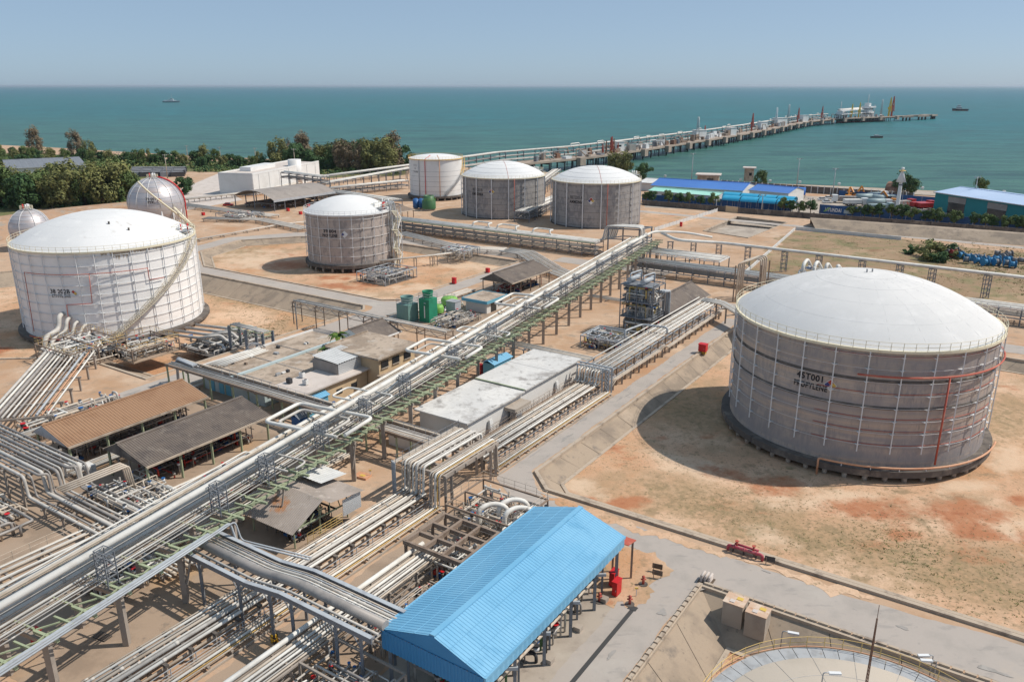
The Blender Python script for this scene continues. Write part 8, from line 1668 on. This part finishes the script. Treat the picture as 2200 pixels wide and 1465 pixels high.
for lab, x, y, a, m_ in (('white car parked second from the left at the truck yard', 1776, 436.5, .1, 'car_white'), ('white pickup parked by the tall light pole', 1779, 428, .15, 'car_white'), ('dark car behind the parked white pickup', 1793, 423, .2, 'car_dark'), ('white car half hidden by the roadside tree', 1716, 445, .05, 'car_white'), ('white van at the far end of the parked row', 1766, 431, .1, 'car_white'), ('red fire pickup on the sand beside the arched hall', 490, 443, 0.1, 'car_red')): car(lab, x, y, a, m_)
def truck(label, x, y, ang, cabm, bodym, tank_=False, sc=1.0):
    p_ = G(x, y); F0 = frame_at(p_, ang); F = lambda a, b_, c=0.0: Vector(p_) + (F0(a, b_, c) - Vector(p_)) * sc; t = thing('truck', label, 'truck', p_, 'vehicles in the yard')
    MB().box(F(3.3, 0, 1.7), (1.9 * sc, 2.3 * sc, 2.2 * sc), ang).build('cab', cabm, t); MB().box(F(4.2, 0, 2.1), (.3 * sc, 2.0 * sc, .8 * sc), ang).build('windscreen', 'dark_glass', t); MB().box(F(0, 0, .8), (8 * sc, 1.2 * sc, .3 * sc), ang).build('chassis', 'tyre', t)
    if tank_: MB().tube([F(-4, 0, 2), F(-3.8, 0, 2), F(1.8, 0, 2), F(2, 0, 2)], [.6 * sc, 1.15 * sc, 1.15 * sc, .6 * sc], 12).build('tank', bodym, t)
    else: MB().box(F(-1, 0, 1.7), (5.8 * sc, 2.4 * sc, 1.4 * sc), ang).build('body', bodym, t)
    wheels(t, F, (3.2, -1.2, -2.6), 1.1, .5 * sc)
for lab, x, y, a, c1, c2, tk_ in (('white cab truck at the left of the yard', 1812, 436, 2.9, 'car_white', 'scrap', False), ('grey tank truck in the middle of the yard', 1860, 435, .05, 'truck_grey', 'truck_grey', True), ('second grey tank truck right of the first', 1895, 437, .1, 'truck_grey', 'truck_grey', True), ('pale grey tank truck in the front row of the yard', 1885, 446, .05, 'car_white', 'truck_grey', True), ('white truck behind the tank trucks', 1880, 428, .2, 'car_white', 'truck_grey', False), ('pale truck in front of the excavators', 1835, 443, 0, 'car_white', 'clean_wall', False), ('grey lorry under the roadside trees', 1890, 454, .1, 'truck_grey', 'truck_grey', False), ('red truck right of the white beacon', 1940, 446, .4, 'car_red', 'scrap', False), ('red tractor unit before the teal warehouse', 1978, 449, .2, 'car_red', 'car_red', False), ('second red tractor unit before the teal warehouse', 1992, 451, .2, 'car_red', 'car_red', False)): truck(lab, x, y, a, c1, c2, tk_, 1.25)
def excavator(label, x, y, ang):
    p_ = G(x, y); F = frame_at(p_, ang); t = thing('excavator', label, 'excavator', p_, 'orange excavators')
    for sg_ in (-1, 1): MB().box(F(0, sg_ * 1.2, .5), (4.4, .7, 1.0), ang).build('track', 'tyre', t)
    MB().box(F(-.6, 0, 1.9), (3.6, 2.6, 1.5), ang).build('house', 'digger_orange', t); MB().box(F(.9, .7, 2.6), (1.4, 1.1, 1.9), ang).build('cab', 'dark_glass', t)
    bar(F(1.2, -.3, 2.0), F(4.2, -.3, 5.4), .6, 'digger_orange', t, 'boom', .7); bar(F(4.2, -.3, 5.4), F(6.2, -.3, 2.2), .45, 'digger_orange', t, 'stick', .5); MB().box(F(6.1, -.3, 1.6), (1.2, 1.2, 1.1), ang).build('bucket', 'tyre', t)
for lab, x, y, a in (('orange excavator nearest the parked cars', 1820, 431, 1.2), ('orange excavator with raised boom in the yard middle', 1838, 430, 2.0), ('orange excavator beside the white beacon', 1914, 439, 2.4), ('orange excavator behind the white truck', 1832, 426, .4)): excavator(lab, x, y, a)
rg = random.Random(12); mb = MB()
for k in range(230):
    x = rg.uniform(1950, 2230) if k < 150 else rg.uniform(1800, 1960); q = G(x, 447 + (x - 1950) * .105 + rg.uniform(-6, 10)); mb.box(q + UP * .5, (rg.uniform(.5, 2.4), rg.uniform(.5, 1.6), rg.uniform(.4, 1.3)), rg.uniform(0, 3))
tag(mb.build('scrap_heap', 'scrap'), 'scatter of scrap parts over the yard in front of the teal warehouse', 'scrap', kind='stuff')
# cable drums in the field
mat('drum_blue', (.04, .21, .40), (), .6); mat('drum_grey', (.2, .2, .21), (), .7); mat('drum_red', (.45, .05, .06), (), .6)
rows = [(2046, 553, 'drum_red'), (2060, 556, 'drum_blue'), (2078, 557, 'drum_blue'), (2074, 566, 'drum_blue'), (2090, 560, 'drum_blue'), (2098, 566, 'drum_blue'), (2106, 559, 'drum_blue'), (2116, 563, 'drum_blue'), (2114, 571, 'drum_blue'), (2126, 568, 'drum_blue'), (2139, 563, 'drum_blue'), (2138, 571, 'drum_blue'), (2152, 560, 'drum_grey'), (2163, 564, 'drum_blue'), (2160, 573, 'drum_blue'), (2173, 576, 'drum_blue'), (2180, 565, 'drum_grey'), (2193, 566, 'drum_grey'), (2050, 546, 'drum_grey'), (2140, 553, 'drum_grey'), (2165, 555, 'drum_grey'), (2036, 549, 'drum_grey')]
cnt = {}
for i, (x, y, m_) in enumerate(sorted(rows)):
    p_ = G(x, y); a = rg.uniform(-.6, .6); F = frame_at(p_, a); r = rg.uniform(.9, 1.3); nm = {'drum_red': 'red', 'drum_blue': 'blue', 'drum_grey': 'dark grey'}[m_]
    t = thing('cable_drum', '%s %s cable drum from the left in the dry field' % (ORDN[cnt.setdefault(nm, 0)], nm), 'cable drum', p_, nm + ' cable drums in the field')
    cnt[nm] += 1
    for sg_ in (-1, 1): MB().tube([F(.7 * sg_, 0, r), F(.82 * sg_, 0, r)], r, 14).build('flange', m_, t)
    MB().tube([F(-.7, 0, r), F(.7, 0, r)], r * .7, 12).build('core', m_ if i % 2 else 'drum_grey', t)
# heap of tyres
mb = MB()
for k in range(40): q = G(rg.uniform(2018, 2062), rg.uniform(546, 553)); mb.cyl(q + UP * rg.uniform(0, 1.4), .6, .35, 9)
tag(mb.build('tyre_heap', 'tyre'), 'heap of black tyres beside the cable drums', 'tyre heap', kind='stuff')
# tyre or cover rows behind the sphere
for i in range(5):
    for j in range(4):
        a = G(292 + i * 22 + j * 2, 379 - j * 3.4); o = MB().box(a + UP * 1.3, (7.5, 6, 2.6), .5).build('covered_stack', 'dark_machine' if (i + j) % 3 else 'grey_steel', loc=a); tag(o, 'dark covered stack, %s of the %s row in the yard behind the sphere' % (ORDN[i], ('front', 'second', 'third', 'back')[j]), 'covered stack', 'covered stacks in the storage yard'); MB().box(a + UP * 2.66, (6.4, 4.8, .1), .5).build('cover', 'drum_grey', o)
# red fire boat shape near arched hall and red tents
for lab, x, y in (('red drum by the middle tank pipe track', 645, 461), ('red box at the foot of an arched hall column', 618, 454), ('red box at the right end of the arched hall', 662, 445), ('red box beside the sphere pipe track', 436, 463)): cabinet(lab, G(x, y), (1.2, .9, 1.0), 'bright_red')
